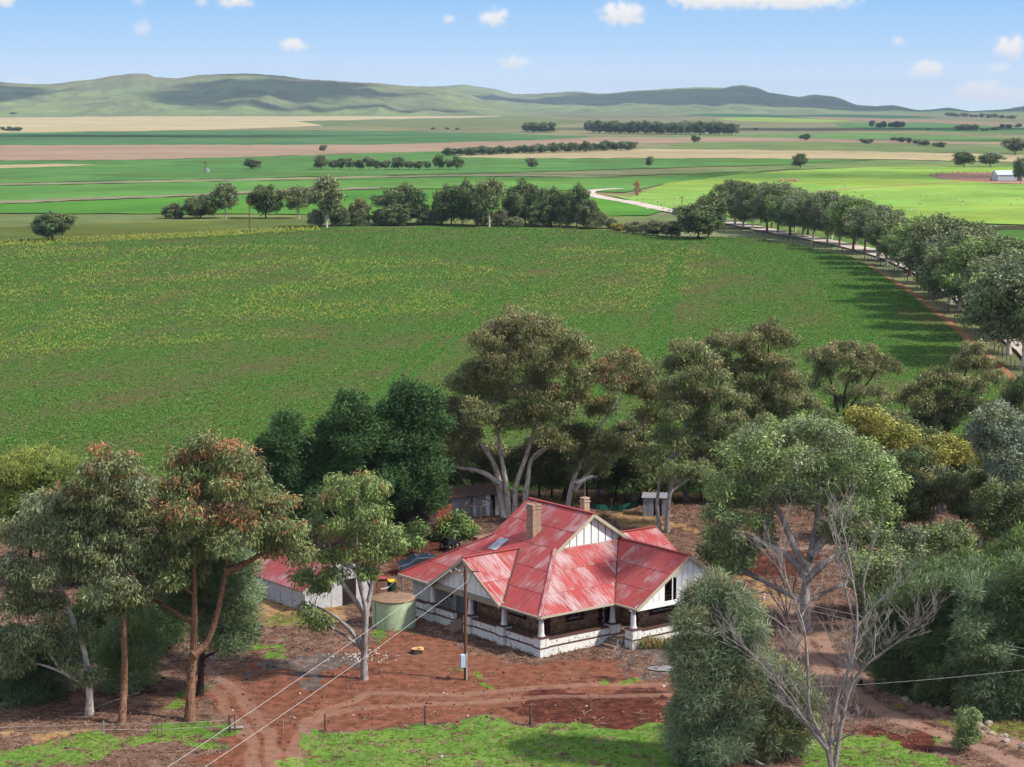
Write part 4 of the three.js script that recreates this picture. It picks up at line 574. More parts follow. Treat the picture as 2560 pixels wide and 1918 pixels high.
// bushes by the back yard
tree('bush', 'glossy green bush against the pine in the back yard', { base: [850, 1195], category: 'bush', kind: 'leafy', bark: 'dark', color: 'darkGreen', second: 'fresh', trunk: 0.08, lobes: [[825, 1165, 20], [850, 1160, 22], [875, 1165, 20], [900, 1150, 20], [860, 1180, 18], [840, 1182, 16], [890, 1172, 16]] });
tree('citrus_bush', 'bright green citrus bush beside the red iron fence', { base: [985, 1165], category: 'bush', kind: 'leafy', bark: 'dark', color: 'fresh', second: 'darkGreen', tip: 'gold', tipShare: 0.25, tipFrom: 0.2, trunk: 0.08, lobes: [[965, 1140, 18], [990, 1130, 20], [1012, 1145, 18], [975, 1155, 18], [1000, 1155, 18], [950, 1155, 14]] });
// row of dark fruit trees behind the back yard
[[1003, 1078], [955, 1080], [1165, 1074], [1192, 1076], [1330, 1084], [1268, 1078], [1385, 1080], [1515, 1085], [915, 1085]].forEach(([u, v], i) => tree('orchard_tree', 'dark green low orchard tree with thin trunk in the row at the field edge', { base: [u, v], seed: 900 + i, kind: 'leafy', bark: 'dark', color: 'darkGreen', second: 'casuDark', trunk: 0.12, group: 'orchard trees along the field edge', lobes: [[u - 18, v - 62, 20], [u + 16, v - 66, 20], [u, v - 86, 22], [u + 26, v - 88, 16], [u - 28, v - 84, 16], [u + 2, v - 52, 18]].map(([a, b, c]) => [a + 6 * Math.sin(i * 3 + b), b + 5 * Math.cos(i * 5 + a), c]) }));
// belt of gums between the house and the field
[[1290, 1072, 925, 46], [1370, 1080, 890, 50], [1405, 1092, 960, 46], [1480, 1082, 930, 50], [1560, 1085, 890, 52], [1610, 1070, 930, 50], [1680, 1050, 890, 54], [1765, 1040, 885, 50], [1845, 1062, 950, 52], [1955, 1050, 900, 56], [1905, 1030, 880, 44], [2085, 1060, 930, 56], [2170, 1085, 985, 60], [2215, 1115, 1030, 60], [960, 1088, 930, 50], [1040, 1080, 955, 46], [1140, 1078, 940, 50], [1215, 1082, 925, 50], [1990, 1075, 990, 44], [1330, 1060, 960, 50], [1720, 1075, 960, 56], [1540, 1060, 990, 50], [2010, 960, 850, 46], [2185, 1010, 880, 50], [1935, 1172, 975, 46], [2000, 1155, 1005, 44], [2085, 1160, 1010, 44], [2172, 1205, 1040, 50], [2215, 1180, 1060, 46], [1960, 1120, 960, 46], [1640, 1090, 960, 50], [1800, 1080, 940, 50]].forEach(([u, vb, vt, hw], i) => {
  const q = mulberry(1300 + i * 7), lobes = []; for (let k = 0; k < 13; k++) { const t = (k + q() * 0.8) / 13, w = hw * Math.pow(Math.sin(Math.PI * (0.15 + 0.7 * t)), 0.6); lobes.push([u + (q() * 2 - 1) * w, lerp(vb - 42, vt + 18, t), 19 + q() * 11]); }
  tree('belt_gum_tree', 'olive gum crowded among others in the belt between the house and field', { base: [u, vb], seed: 1400 + i, kind: i % 4 === 3 ? 'leafy' : 'gum', bark: ['grey', 'pale', 'dark'][i % 3], color: ['olive', 'gumGreen', 'darkGreen', 'greyGreen', 'olive'][i % 5], second: ['brownish', 'olive', 'olive', 'gumGreen', 'darkGreen'][i % 5], tip: 'tan', tipShare: i % 2 ? 0.3 : 0.1, trunk: 0.18, lobes, group: 'belt of gums between the house and the field', stems: [[[u, vb], [u + (q() - 0.5) * 20, lerp(vb, vt, 0.4)], [u + (q() - 0.5) * 40, lerp(vb, vt, 0.85)]], [[u + 4, vb], [u + (q() - 0.5) * 60, lerp(vb, vt, 0.5)], [u + (q() - 0.5) * hw * 1.6, lerp(vb, vt, 0.75)]]] });
});
// ------------------------------------------------------------------ leafless trees
function bare(name, label, o) {
  rnd = mulberry(o.seed); const B = G(...o.base), D = -B.z; B.y = yardHeight(B.x, B.z) - 0.05;
  const root = thing(name, label, o.category ?? 'tree', B, 0), wood = new MB();
  const branch = (p, dir, len, r, depth) => {
    const pts = [p]; let d = dir.clone(), q = p.clone(); const n = 4;
    for (let k = 0; k < n; k++) { d.add(V3(rr(-0.22, 0.22), rr(-0.08, 0.16), rr(-0.22, 0.22))).normalize(); q = q.clone().addScaledVector(d, len / n); pts.push(q); }
    wood.tube(pts, pts.map((_, i) => Math.max(0.009, lerp(r, r * 0.55, i / n))), depth > 2 ? 7 : depth > 0 ? 5 : 4);
    if (depth > 0) for (let k = 0, m = depth > 2 ? 4 : 3; k < m; k++) { const at = pts[1 + Math.floor(rr(1, 3.99))], nd = d.clone().add(V3(rr(-0.75, 0.75), rr(-0.1, 0.45), rr(-0.75, 0.75))).normalize(); branch(at, nd, len * rr(0.5, 0.78), r * rr(0.42, 0.6), depth - 1); }
  };
  for (const s of o.stems) { const pts = s.map(([u, v, d]) => AT(u, v, D + (d ?? 0)).sub(B)); if (s[0][0] === o.base[0]) pts[0].set(0, -0.1, 0); const c = curve(pts, pts.length * 4); wood.tube(c, c.map((_, i) => lerp(o.r, o.r * 0.3, i / (c.length - 1))), 8, 0.1); for (let k = 2; k < c.length; k += o.every ?? 3) { const t = V3().subVectors(c[k], c[k - 1]).normalize(); branch(c[k], t.add(V3(rr(-0.9, 0.9), rr(0, 0.5), rr(-0.9, 0.9))).normalize(), o.len * rr(0.6, 1.1), o.r * 0.3, o.depth ?? 2); } branch(c.at(-1), V3().subVectors(c.at(-1), c.at(-3)).normalize(), o.len, o.r * 0.3, o.depth ?? 2); }
  wood.build('trunk', BARK[o.bark ?? 'dead'], root); return root;
}
const deadTree = bare('dead_tree', 'bare grey dead tree spreading from one stump at the grass edge', { base: [1800, 1690], seed: 5, r: 0.15, len: 2.2, depth: 3, every: 2, stems: [[[1800, 1690], [1785, 1610], [1750, 1540], [1745, 1440], [1735, 1350], [1700, 1260]], [[1800, 1690], [1795, 1600], [1810, 1500], [1840, 1430], [1852, 1330], [1835, 1210]], [[1802, 1680], [1815, 1580], [1840, 1480], [1880, 1430], [1930, 1395]], [[1788, 1620], [1740, 1560], [1690, 1490], [1650, 1440]]] });
bare('dead_tree', 'thin leafless tree tangled before the thick grey trunk', { base: [1850, 1420], seed: 8, r: 0.12, len: 1.8, depth: 2, every: 2, stems: [[[1850, 1420], [1845, 1350], [1830, 1290], [1815, 1220], [1805, 1160]], [[1848, 1400], [1870, 1330], [1865, 1260], [1880, 1200]]] });
bare('bare_shrub', 'leafless twiggy shrub in the dirt before the front steps', { base: [1358, 1468], category: 'shrub', seed: 9, r: 0.03, len: 0.8, depth: 2, every: 2, stems: [[[1358, 1468], [1354, 1445], [1346, 1420]], [[1358, 1468], [1362, 1440], [1368, 1415]], [[1358, 1468], [1348, 1450], [1338, 1432]]] });
bare('bare_shrub', 'leafless grey saplings around the thick trunk of the willowy tree', { base: [1700, 1330], category: 'shrub', seed: 12, r: 0.06, len: 1.4, depth: 2, every: 2, stems: [[[1700, 1330], [1695, 1270], [1680, 1220]], [[1700, 1330], [1715, 1270], [1720, 1210]], [[1700, 1330], [1670, 1290], [1650, 1250]], [[1700, 1330], [1690, 1300], [1660, 1215]]] });
// ------------------------------------------------------------------ trees along the road, the field edge and over the plain
// prototypes are 10 m tall; copies are scaled
function proto(name, seed, o) {
  rnd = mulberry(seed);
  const root = new THREE.Group(); root.name = name; const lobes = [], H = 10, w = o.w ?? 7, low = o.low ?? 3, n = o.n ?? 13;
  for (let i = 0; i < n; i++) { const t = (i + 0.5) / n, a = i * 2.399 + rr(-0.4, 0.4), y = lerp(low, H - 1.1, t), prof = Math.pow(Math.sin(Math.PI * clamp(0.12 + 0.8 * (y - low) / (H - low), 0, 1)), 0.7), d = w * 0.5 * prof * Math.sqrt(rr(0.15, 0.75)) * (i === n - 1 ? 0.2 : 1), r = w * rr(0.15, 0.23) * (o.lump ?? 1); const c = V3(Math.cos(a) * d, y, Math.sin(a) * d); lobes.push([c, r, r * 0.78, r]); for (let j = 0; j < 3; j++) { const b = rr(0, 6.28), e = rr(-0.2, 0.9), f = Math.sqrt(1 - e * e), z = rr(0.4, 0.62); lobes.push([V3(c.x + Math.cos(b) * f * r * 0.95, c.y + e * r * 0.8, c.z + Math.sin(b) * f * r * 0.95), r * z, r * z * 0.85, r * z, c]); } }
  const lean = rr(-0.4, 0.4), stems = [[V3(0, -0.1, 0), V3(lean * 0.4, low * 0.6, 0), V3(lean, low + 1, rr(-0.3, 0.3)), V3(lean * 1.2, H * 0.75, 0)]];
  if (o.fork) stems.push([V3(0, low * 0.45, 0), V3(0.7, low * 0.9, 0.3), V3(1.6, H * 0.6, 0.5)]);
  return grow(root, { kind: 'far', twigs: 2, fine: 0.5, seg: 6, trunk: 0.26, ...o }, lobes, stems);
}
const PT = {
  roadA: proto('road_gum_tree', 501, { kind: 'mid', variants: 2, w: 7.4, low: 3.4, n: 15, color: 'gumGreen', second: 'olive', bark: 'pale', fork: true, clump: 0.8 }),
  roadB: proto('road_gum_tree', 502, { kind: 'mid', variants: 2, w: 7, low: 3.0, n: 14, color: 'olive', second: 'greyGreen', bark: 'brown', clump: 0.8 }),
  roadC: proto('road_gum_tree', 503, { kind: 'mid', variants: 2, w: 8, low: 2.8, n: 16, color: 'greyGreen', second: 'gumGreen', bark: 'pale', fork: true, clump: 0.8 }),
  roadD: proto('road_gum_tree', 504, { kind: 'mid', variants: 2, w: 7.2, low: 3.2, n: 14, color: 'gumGreen', second: 'fresh', bark: 'brown', clump: 0.8 }),
  roundA: proto('round_tree', 511, { w: 10, low: 2.6, n: 15, color: 'darkGreen', second: 'olive', bark: 'dark', clump: 0.8 }),
  roundB: proto('round_tree', 512, { w: 11, low: 2.2, n: 15, color: 'olive', second: 'darkGreen', bark: 'dark', clump: 0.8 }),
  tallA: proto('tall_gum_tree', 521, { w: 6.6, low: 3.4, n: 13, color: 'greyGreen', second: 'olive', bark: 'pale', fork: true, clump: 0.7, dense: 0.8 }),
  tallB: proto('tall_gum_tree', 522, { w: 7.4, low: 3.8, n: 12, color: 'gumGreen', second: 'brownish', bark: 'pale', fork: true, clump: 0.7, dense: 0.75 }),
  bushA: proto('field_shrub', 531, { w: 13, low: 2.0, n: 12, color: 'casuDark', second: 'olive', bark: 'dark', trunk: 0.2, clump: 1 }),
  bushB: proto('field_shrub', 532, { w: 14, low: 1.8, n: 12, color: 'brownish', second: 'greyGreen', bark: 'dark', trunk: 0.2, clump: 1 }),
  wattle: proto('wattle_bush', 533, { w: 16, low: 2.0, n: 9, color: 'gold', second: 'gold', bark: 'dark', trunk: 0.2, clump: 1 }),
  farA: proto('plain_tree', 541, { w: 9, low: 2.6, n: 8, color: 'darkGreen', second: 'olive', bark: 'dark', clump: 1.15, twigs: 0, lump: 1.25 }),
  farB: proto('plain_tree', 542, { w: 7.6, low: 3.0, n: 8, color: 'casuDark', second: 'greyGreen', bark: 'grey', clump: 1.1, twigs: 0, lump: 1.2 }),
  farC: proto('copse_tree', 543, { w: 8, low: 2.4, n: 8, color: 'darkGreen', second: 'casuDark', bark: 'dark', clump: 1.2, twigs: 0, lump: 1.25 }),
  deadB: proto('half_dead_tree', 551, { w: 5.4, low: 3.0, n: 8, color: 'rust', second: 'tan', bark: 'grey', dense: 0.3, clump: 0.7, twigs: 8 }),
};
let turnSeed = 0;
function plant(key, label, category, group, u, vb, vt, wpx, dz = 0) {
  const P = PT[key], B = G(u, vb); B.z -= dz; const D = -B.z; B.x = (u * K - 1280) / FPX * D * (1 / (Math.cos(PITCH) * 1)) * 1;
  B.x = AT(u, vb, D).x; B.y = 0;
  const h = Math.max(2, AT(u, vt, D).y), o = P.userData.used ? P.clone() : P;
  o.name = numbered(P.name.replace(/_\d{3}$/, '')); P.userData.used = true; o.userData = { used: true };
  const s = h / 10, baseW = { bushA: 13, bushB: 14, wattle: 16, roundA: 10, roundB: 11 }[key] ?? 7.6, ws = wpx ? clamp(wpx * mPerPx(D) / baseW / s * 1.05, 0.6, 1.9) * s : s;
  o.position.copy(B); o.scale.set(ws, s, ws); o.rotation.y = (turnSeed++ * 2.4) % 6.283; scene.add(o);
  tag(o, label, category, group); delete o.userData.used; P.userData.used = true; return o;
}
// avenue: near side, then the far side of the road
const rowNear = [[1585, 488, 392], [1606, 492, 398], [1630, 495, 396], [1655, 500, 402], [1680, 505, 400], [1705, 510, 408], [1733, 514, 402], [1760, 520, 412], [1788, 527, 418], [1815, 534, 425], [1842, 541, 428], [1868, 549, 440], [1893, 560, 450], [1917, 572, 448], [1940, 583, 462], [1962, 594, 470], [1985, 608, 472], [2005, 624, 476], [2026, 640, 490], [2048, 655, 490], [2072, 672, 500], [2096, 690, 508], [2122, 712, 522], [2150, 736, 532], [2180, 764, 540], [2212, 790, 548]];
const rowFar = [[1600, 480, 388], [1640, 487, 392], [1675, 494, 398], [1715, 502, 405], [1750, 508, 410], [1800, 518, 420], [1850, 530, 432], [1905, 545, 446], [1960, 563, 462], [2010, 588, 476], [2060, 612, 484], [2105, 638, 492], [2150, 664, 508], [2195, 694, 524], [2240, 730, 540]];
const keys = ['roadA', 'roadB', 'roadC', 'roadD'];
rowFar.forEach(([u, v, t], i) => plant(keys[(i * 3 + 1) % 4], 'grey green roadside gum in the avenue on the far verge of the gravel road', 'tree', 'gums on the far side of the gravel road', u + 9 * N2(i * 5, 3), v, v - (v - t) * (1 + 0.14 * N2(i * 2.7, 4)), (v - t) * (0.72 + 0.2 * N2(i, 6))));
rowNear.forEach(([u, v, t], i) => { const j = N2(i * 7.3, 2), s = 1 + 0.16 * N2(i * 3.7, 8); plant(keys[(i * 5 + i % 3) % 4], 'roadside gum in the avenue between the field fence and gravel road', 'tree', 'gums between the field and the gravel road', u + 6 * j, v + 1.5 * N2(i, 9), v - (v - t) * s, (v - t) * (0.78 + 0.22 * j)); });
// field edge
[[113, 521, 461, 84, 'roundA', 'solitary dark round tree standing in the field by the yellow flower strip'], [373, 473, 443, 48, 'bushA', 'low rounded bush at the far end of the field edge tree line'], [432, 473, 427, 70, 'roundB', 'low domed tree next to the low rounded bush'], [487, 473, 394, 58, 'tallA', 'tall narrow gum beside the low domed tree'], [574, 473, 402, 72, 'roundA', 'dense round tree left of the power pole in the field'], [645, 473, 402, 62, 'tallB', 'open topped gum beside the white trunked gum'], [706, 493, 380, 82, 'tallA', 'tallest gum of the field edge with a white trunk'], [868, 484, 407, 92, 'roundB', 'wide domed dark tree in the middle of the field edge line'], [975, 487, 403, 66, 'roundA', 'tall dark tree in the field edge line'], [1057, 491, 386, 62, 'tallB', 'light crowned tall gum in the field edge line'], [1507, 517, 443, 98, 'roundA', 'broad dark evergreen where the field edge meets the road avenue'], [1338, 501, 484, 34, 'wattle', 'yellow flowering wattle bush on the field edge']].forEach(([u, v, t, w, k, l]) => plant(k, l, k === 'wattle' || k === 'bushA' ? 'bush' : 'tree', undefined, u, v, t, w));
[[1000, 487, 400, 50, 'roundB'], [1135, 484, 398, 66, 'roundB'], [1190, 489, 408, 60, 'roundA'], [1246, 491, 408, 54, 'roundB'], [1110, 488, 418, 46, 'roundA'], [1530, 512, 424, 66, 'roundB'], [1160, 486, 412, 50, 'roundB'], [955, 484, 415, 44, 'roundA']].forEach(([u, v, t, w, k]) => plant(k, 'dark round tree crowded in the field edge line', 'tree', 'dark trees along the field edge', u, v, t, w));
[[735, 489, 448, 46, 'bushA'], [778, 486, 433, 44, 'bushB'], [850, 488, 447, 64, 'bushA'], [945, 486, 450, 42, 'bushB'], [915, 487, 462, 34, 'bushA'], [1040, 488, 440, 46, 'bushA'], [1085, 489, 455, 40, 'bushB'], [1165, 490, 440, 58, 'bushA'], [1222, 490, 440, 56, 'bushB'], [1270, 493, 438, 54, 'bushA'], [1298, 492, 460, 28, 'bushB'], [1372, 505, 480, 44, 'bushB'], [1420, 509, 478, 62, 'bushB'], [1400, 503, 482, 40, 'bushA'], [685, 490, 455, 40, 'bushB'], [820, 486, 455, 34, 'bushB'], [1112, 492, 470, 30, 'bushB'], [1450, 511, 480, 40, 'bushA'], [1320, 497, 474, 26, 'bushA'], [770, 487, 462, 30, 'bushA']].forEach(([u, v, t, w, k]) => plant(k, 'low brownish shrub growing under the field edge trees', 'shrub', 'shrubs along the field edge', u, v, t, w));
// the plain
[[543, 366, 344, 38, 'farA', 'wide low tree alone in the green crop beyond the field edge'], [697, 329, 313, 14, 'farB', 'single small tree in the pale ploughed strip'], [1150, 366, 341, 22, 'farB', 'lone slim tree in the crop below the near wood'], [1403, 363, 338, 14, 'farB', 'lone thin tree between the wood and the bright paddock'], [1729, 364, 334, 26, 'farA', 'lone round tree at the top rim of the bright paddock'], [1501, 309, 293, 15, 'farA', 'lone tree just below the far long wood'], [1740, 304, 290, 17, 'farA', 'lone tree in the ploughed land right of the long wood'], [2083, 361, 330, 36, 'farA', 'round tree nearer the white farm shed'], [2140, 361, 330, 44, 'farB', 'spreading tree between the round tree and the white farm shed'], [2192, 335, 298, 46, 'farB', 'tall dark tree on the plain behind the white farm shed'], [1377, 434, 388, 20, 'deadB', 'thin russet half dead tree beside the gravel road bend'], [2205, 398, 340, 30, 'farB', 'gnarled tree beside the white farm shed'], [572, 166, 161, 12, 'farA', null]].forEach(([u, v, t, w, k, l]) => l && plant(k, l, 'tree', undefined, u, v, t, w));
[[694, 338, 24], [720, 345, 18], [735, 343, 16], [755, 341, 20], [775, 346, 18], [798, 338, 22], [815, 347, 16], [833, 346, 16], [862, 341, 26], [885, 347, 18], [904, 349, 16], [923, 347, 14], [947, 336, 20], [970, 343, 16], [988, 340, 18]].forEach(([u, t, w], i) => plant(i % 2 ? 'farB' : 'farA', 'small tree in the loose row standing in the green crop', 'tree', 'loose row of trees in the green crop', u, 367, t, w));
const copse = (n, u0, u1, vb0, vb1, t0, t1, w, dz, label, group, seed) => { rnd = mulberry(seed); for (let i = 0; i < n; i++) { const q = (i + rr(0, 0.9)) / n, u = lerp(u0, u1, q), vb = lerp(vb0, vb1, q), vt = lerp(t0, t1, q) + rr(-3, 3.5); plant(i % 3 ? 'farC' : 'farB', label, 'tree', group, u, vb, vt, w * rr(0.8, 1.3), rnd() * dz); } };
copse(40, 958, 1374, 339, 326, 322, 303, 17, 45, 'dark tree in the long near wood on the plain', 'near wood on the plain', 61);
copse(9, 1134, 1192, 287, 287, 266, 266, 16, 60, 'dark tree in the small square copse', 'small square copse on the plain', 62);
copse(38, 1270, 1588, 289, 293, 262, 266, 18, 70, 'dark tree in the long far wood on the plain', 'far wood on the plain', 63);
copse(4, 1860, 1886, 311, 311, 299, 299, 12, 20, 'dark tree in the tight little clump right of the long wood', 'tight clump on the plain', 64);
copse(8, 1930, 2036, 306, 321, 296, 308, 12, 10, 'small dark tree in the scattered group on the right plain', 'scattered group on the right plain', 65);
copse(7, 1882, 1958, 277, 278, 263, 265, 12, 60, 'small tree in the thin line below the right hills', 'thin line below the right hills', 66);
copse(8, 2066, 2108, 283, 284, 271, 272, 13, 60, 'dark tree in the dense clump below the last hills', 'dense clump below the last hills', 67);
copse(9, 2120, 2212, 286, 274, 278, 264, 10, 60, 'tiny tree along the far right boundary', 'far right boundary trees', 68);
copse(14, 2040, 2190, 252, 258, 243, 250, 12, 200, 'tiny tree in the woodland on the last hills', 'woodland on the last hills', 69);
copse(7, 2, 44, 283, 285, 275, 277, 10, 40, 'tiny dark tree in the row left of the stubble slope', 'row left of the stubble slope', 70);
copse(6, 0, 30, 250.5, 251, 245, 245, 9, 40, 'tiny dark tree in the row at the foot of the left hills', 'row at the foot of the left hills', 71);
copse(7, 918, 966, 246.6, 247, 241, 242, 7, 40, 'tiny tree in the dotted row below the pale green spur', 'dotted row below the spur', 72);
[[935, 281], [966, 281], [988, 282], [1632, 282], [2005, 282]].forEach(([u, v]) => plant('farB', 'tiny lone bush on the hazy plain', 'bush', 'lone bushes on the hazy plain', u, v, v - 6, 9));

// ------------------------------------------------------------------ sheep, poles, fences, farm shed, windmill
{
  const wool = std({ color: rgb(206, 196, 172, 0.7), roughness: 1 }), gs = [], e = new THREE.SphereGeometry(1, 10, 8);
  const add = (g, sx, sy, sz, x, y, z) => { const c = g.clone(); c.scale(sx, sy, sz); c.translate(x, y, z); gs.push(c); };
  add(e, 0.55, 0.34, 0.32, 0, 0.62, 0); add(e, 0.2, 0.15, 0.13, 0.62, 0.72, 0); const leg = new THREE.CylinderGeometry(0.05, 0.04, 0.42, 5); for (const [x, z] of [[-0.35, 0.15], [-0.35, -0.15], [0.32, 0.15], [0.32, -0.15]]) add(leg, 1, 1, 1, x, 0.2, z);
  const g0 = mergeGeometries(gs.map((g) => { g.deleteAttribute('uv'); return g.index ? g.toNonIndexed() : g; })); rnd = mulberry(77);
  const spots = []; for (let i = 0; i < 60; i++) { const q = rnd(); spots.push(q < 0.42 ? [rr(1385, 1560), rr(432, 466)] : q < 0.7 ? [rr(1870, 2200), rr(420, 470)] : [rr(1500, 1900), rr(385, 440)]); }
  for (const [u, v] of spots) { const p = G(u, v); p.y = 0.3; const m = mesh('sheep', g0, wool, scene); m.position.copy(p); m.rotation.y = rr(0, 6.28); m.scale.setScalar(0.8); tag(m, 'cream sheep grazing in the bright green paddock', 'sheep', 'sheep in the bright paddock'); }
}
const woodPost = std({ map: scaled(barkTex(lin(120, 104, 92, 0.7), lin(84, 72, 64, 0.7), lin(56, 48, 44, 0.7), 14), 0.6, 2), roughness: 0.95 }), rust = std({ color: rgb(120, 84, 66, 0.7), roughness: 0.9 }), galv = std({ color: rgb(176, 180, 182, 0.7), roughness: 0.5, metalness: 0.35 }), wireMat = std({ color: rgb(226, 226, 222, 0.8), roughness: 0.45, metalness: 0.3 });
function fieldPole(u, vb, vt, label) { const B = G(u, vb), D = -B.z, h = AT(u, vt, D).y, t = thing('power_pole', label, 'pole', V3(B.x, 0, B.z)); new MB().tube([V3(0, -0.1, 0), V3(0, h, 0)], [0.17, 0.12], 7).build('pole', rust, t); new MB().box(-0.9, 0.9, h - 0.55, h - 0.4, -0.06, 0.06).build('crossarm', rust, t); for (const x of [-0.7, 0.7]) new MB().tube([V3(x, h - 0.4, 0), V3(x, h - 0.18, 0)], [0.05, 0.04], 6).build('insulator', galv, t); }
fieldPole(539, 499, 430, 'slim rusty power pole standing in the yellow strip of the field'); fieldPole(1473, 463, 424, 'slim power pole at the gravel road edge');
function fence(name, label, pts, gap, h, r, mat, wires) {
  const P = pts.map(([u, v]) => G(u, v)), c = new THREE.CatmullRomCurve3(P, false, 'centripetal'), n = Math.max(2, Math.round(c.getLength() / gap)), spots = c.getSpacedPoints(n), O = spots[0], t = thing(name, label, 'fence', V3(O.x, 0, O.z));
  const g = new MB().tube([V3(0, -0.15, 0), V3(0, h, 0)], [r, r * 0.9], 6).geo();
  spots.forEach((p, i) => { const m = mesh('post', g, mat, t); m.position.set(p.x - O.x, 0, p.z - O.z); m.scale.set(i % 5 ? 0.8 : 1.5, i % 5 ? 0.92 + 0.1 * N2(i, 1) : 1.12, i % 5 ? 0.8 : 1.5); m.rotation.z = 0.05 * N2(i * 2, 5); });
  for (let k = 0; k < wires; k++) { const y = h * (0.25 + 0.68 * k / Math.max(1, wires - 1)); new MB().tube(spots.map((p) => V3(p.x - O.x, y, p.z - O.z)), spots.map(() => 0.006), 3).build('wire', wireMat, t); }
  return t;
}
fence('wire_fence', 'long post and wire fence between the big field and the road avenue', [[1565, 500], [1640, 508], [1740, 528], [1840, 549], [1900, 572], [1970, 614], [2050, 676], [2125, 735], [2200, 800], [2320, 915]], 4.5, 1.15, 0.075, woodPost, 3);
fence('wire_fence', 'post and wire fence along the upper edge of the big field', [[-300, 545], [0, 521], [300, 508], [560, 495], [700, 487]], 9, 1.15, 0.06, woodPost, 0);
fence('wire_fence', 'post and wire fence along the far side of the gravel road', [[1390, 436], [1440, 448], [1500, 460], [1580, 474]], 7, 1.15, 0.06, woodPost, 0);
{ // far farm shed and yards
  const B = G(2178, 391), t = thing('farm_shed', 'white iron farm shed with a low gable roof on the pinkish yard', 'shed', V3(B.x, 0.3, B.z), 0.15), white = std({ color: rgb(196, 204, 210, 0.7), roughness: 0.6 }), roof = std({ color: rgb(222, 228, 234, 0.75), roughness: 0.45, metalness: 0.1 });
  new MB().box(-7, 7, 0, 3, -4, 4).build('wall', white, t);
  new MB().quad(V3(-7.3, 2.9, 4.4), V3(7.3, 2.9, 4.4), V3(7.3, 5, 0), V3(-7.3, 5, 0)).quad(V3(-7.3, 5, 0), V3(7.3, 5, 0), V3(7.3, 2.9, -4.4), V3(-7.3, 2.9, -4.4)).tri(V3(7, 3, 4), V3(7, 3, -4), V3(7, 4.9, 0)).tri(V3(-7, 3, -4), V3(-7, 3, 4), V3(-7, 4.9, 0)).build('roof', roof, t);
  new MB().box(3, 5.5, 0, 2.6, 4, 4.05).build('door', rust, t);
  fence('stock_yard_fence', 'timber stock yard rails on the pinkish yard by the white farm shed', [[2010, 381], [2060, 375], [2130, 376], [2150, 383], [2140, 391]], 3.5, 1.4, 0.12, woodPost, 3);
  const W = G(443, 371), w = thing('windmill', 'little steel windmill beside its tank in the green crop', 'windmill', V3(W.x, 0.2, W.z)), tw = new MB(); for (const [x, z] of [[-1, -1], [1, -1], [1, 1], [-1, 1]]) tw.tube([V3(x, 0, z), V3(x * 0.15, 8, z * 0.15)], [0.08, 0.06], 4); w.scale.setScalar(0.6); tw.build('tower', rust, w);
  const wh = new MB(); for (let k = 0; k < 12; k++) { const a = k / 12 * 6.283; wh.tri(V3(0, 8.2, 0.3), V3(Math.cos(a) * 1.3, 8.2 + Math.sin(a) * 1.3, 0.35), V3(Math.cos(a + 0.3) * 1.3, 8.2 + Math.sin(a + 0.3) * 1.3, 0.25)); } wh.build('wheel', rust, w); new MB().box(-0.02, 0.02, 7.9, 8.6, -1.6, -0.3).build('tail', galv, w);
  const T = thing('stock_tank', 'small pale tank at the foot of the windmill', 'tank', G(447, 372)); new MB().tube([V3(0, 0, 0), V3(0, 1.8, 0)], [1.4, 1.4], 14).build('wall', galv, T); mesh('lid', new THREE.CylinderGeometry(0.2, 1.45, 0.3, 14).translate(0, 1.9, 0), galv, T);
  rnd = mulberry(31); const stone = new THREE.DodecahedronGeometry(0.8, 0), sm = std({ color: rgb(196, 150, 122, 0.65), roughness: 1 }); for (let i = 0; i < 16; i++) { const p = G(rr(1684, 1724), rr(389.5, 392.5)); const m = mesh('field_stone', stone, sm, scene); m.position.set(p.x, 0.4, p.z); m.scale.set(rr(0.6, 1.5), rr(0.5, 1.1), rr(0.6, 1.4)); m.rotation.y = rr(0, 6); tag(m, 'reddish field stone in the heap on the bright paddock', 'stone', 'stone heap on the bright paddock'); }
}
// ------------------------------------------------------------------ the house
// local axes: x = t (along the front, to the right and away), y up, z = -s (s runs back along the long side)
const HC = G(1351 / K, 1544 / K, 2.9), HT = 38 * Math.PI / 180;
const house = thing('farmhouse', 'old stone farmhouse with peeling red iron roof and white pillared veranda', 'house', V3(HC.x, 0, HC.z), HT);
const H = (t, h, s) => V3(t, h, -s);
// surfaces
const roofTex = (wear, seed) => texture(1024, 1024, (u, v) => {
  const st = pn(u, v, 90, 9, seed) * 0.85 + pn(u, v, 150, 16, seed + 3) * 0.55, patch = pn(u, v, 5, 5, seed + 5), fine = pn(u, v, 200, 120, seed + 7);
  let c = mix3(lin(198, 92, 88, 0.8), lin(172, 76, 72, 0.8), clamp(0.5 + patch * 0.7 + fine * 0.3, 0, 1));
  const w = st * 0.42 + patch * 0.62 + fine * 0.26 + wear;
  if (w > 0.2) c = mix3(c, lin(218, 190, 188, 0.8), smooth(w, 0.2, 1.35) * 0.85);
  if (st < -0.75 + wear * 0.3) c = mix3(c, lin(120, 62, 50, 0.74), 0.6);
  const cor = 0.88 + 0.12 * Math.cos(u * Math.PI * 2 * 60);
  return [toS(c[0] * cor), toS(c[1] * cor), toS(c[2] * cor)];
});
const corr = texture(64, 8, (u) => { const n = 127 + 127 * Math.cos(u * Math.PI * 2); return [n, n, n]; }, false);
const roofMat = (t) => std({ map: scaled(t, 6), bumpMap: scaled(corr, 0.1, 1), bumpScale: 0.02, roughness: 0.5, metalness: 0.12 });
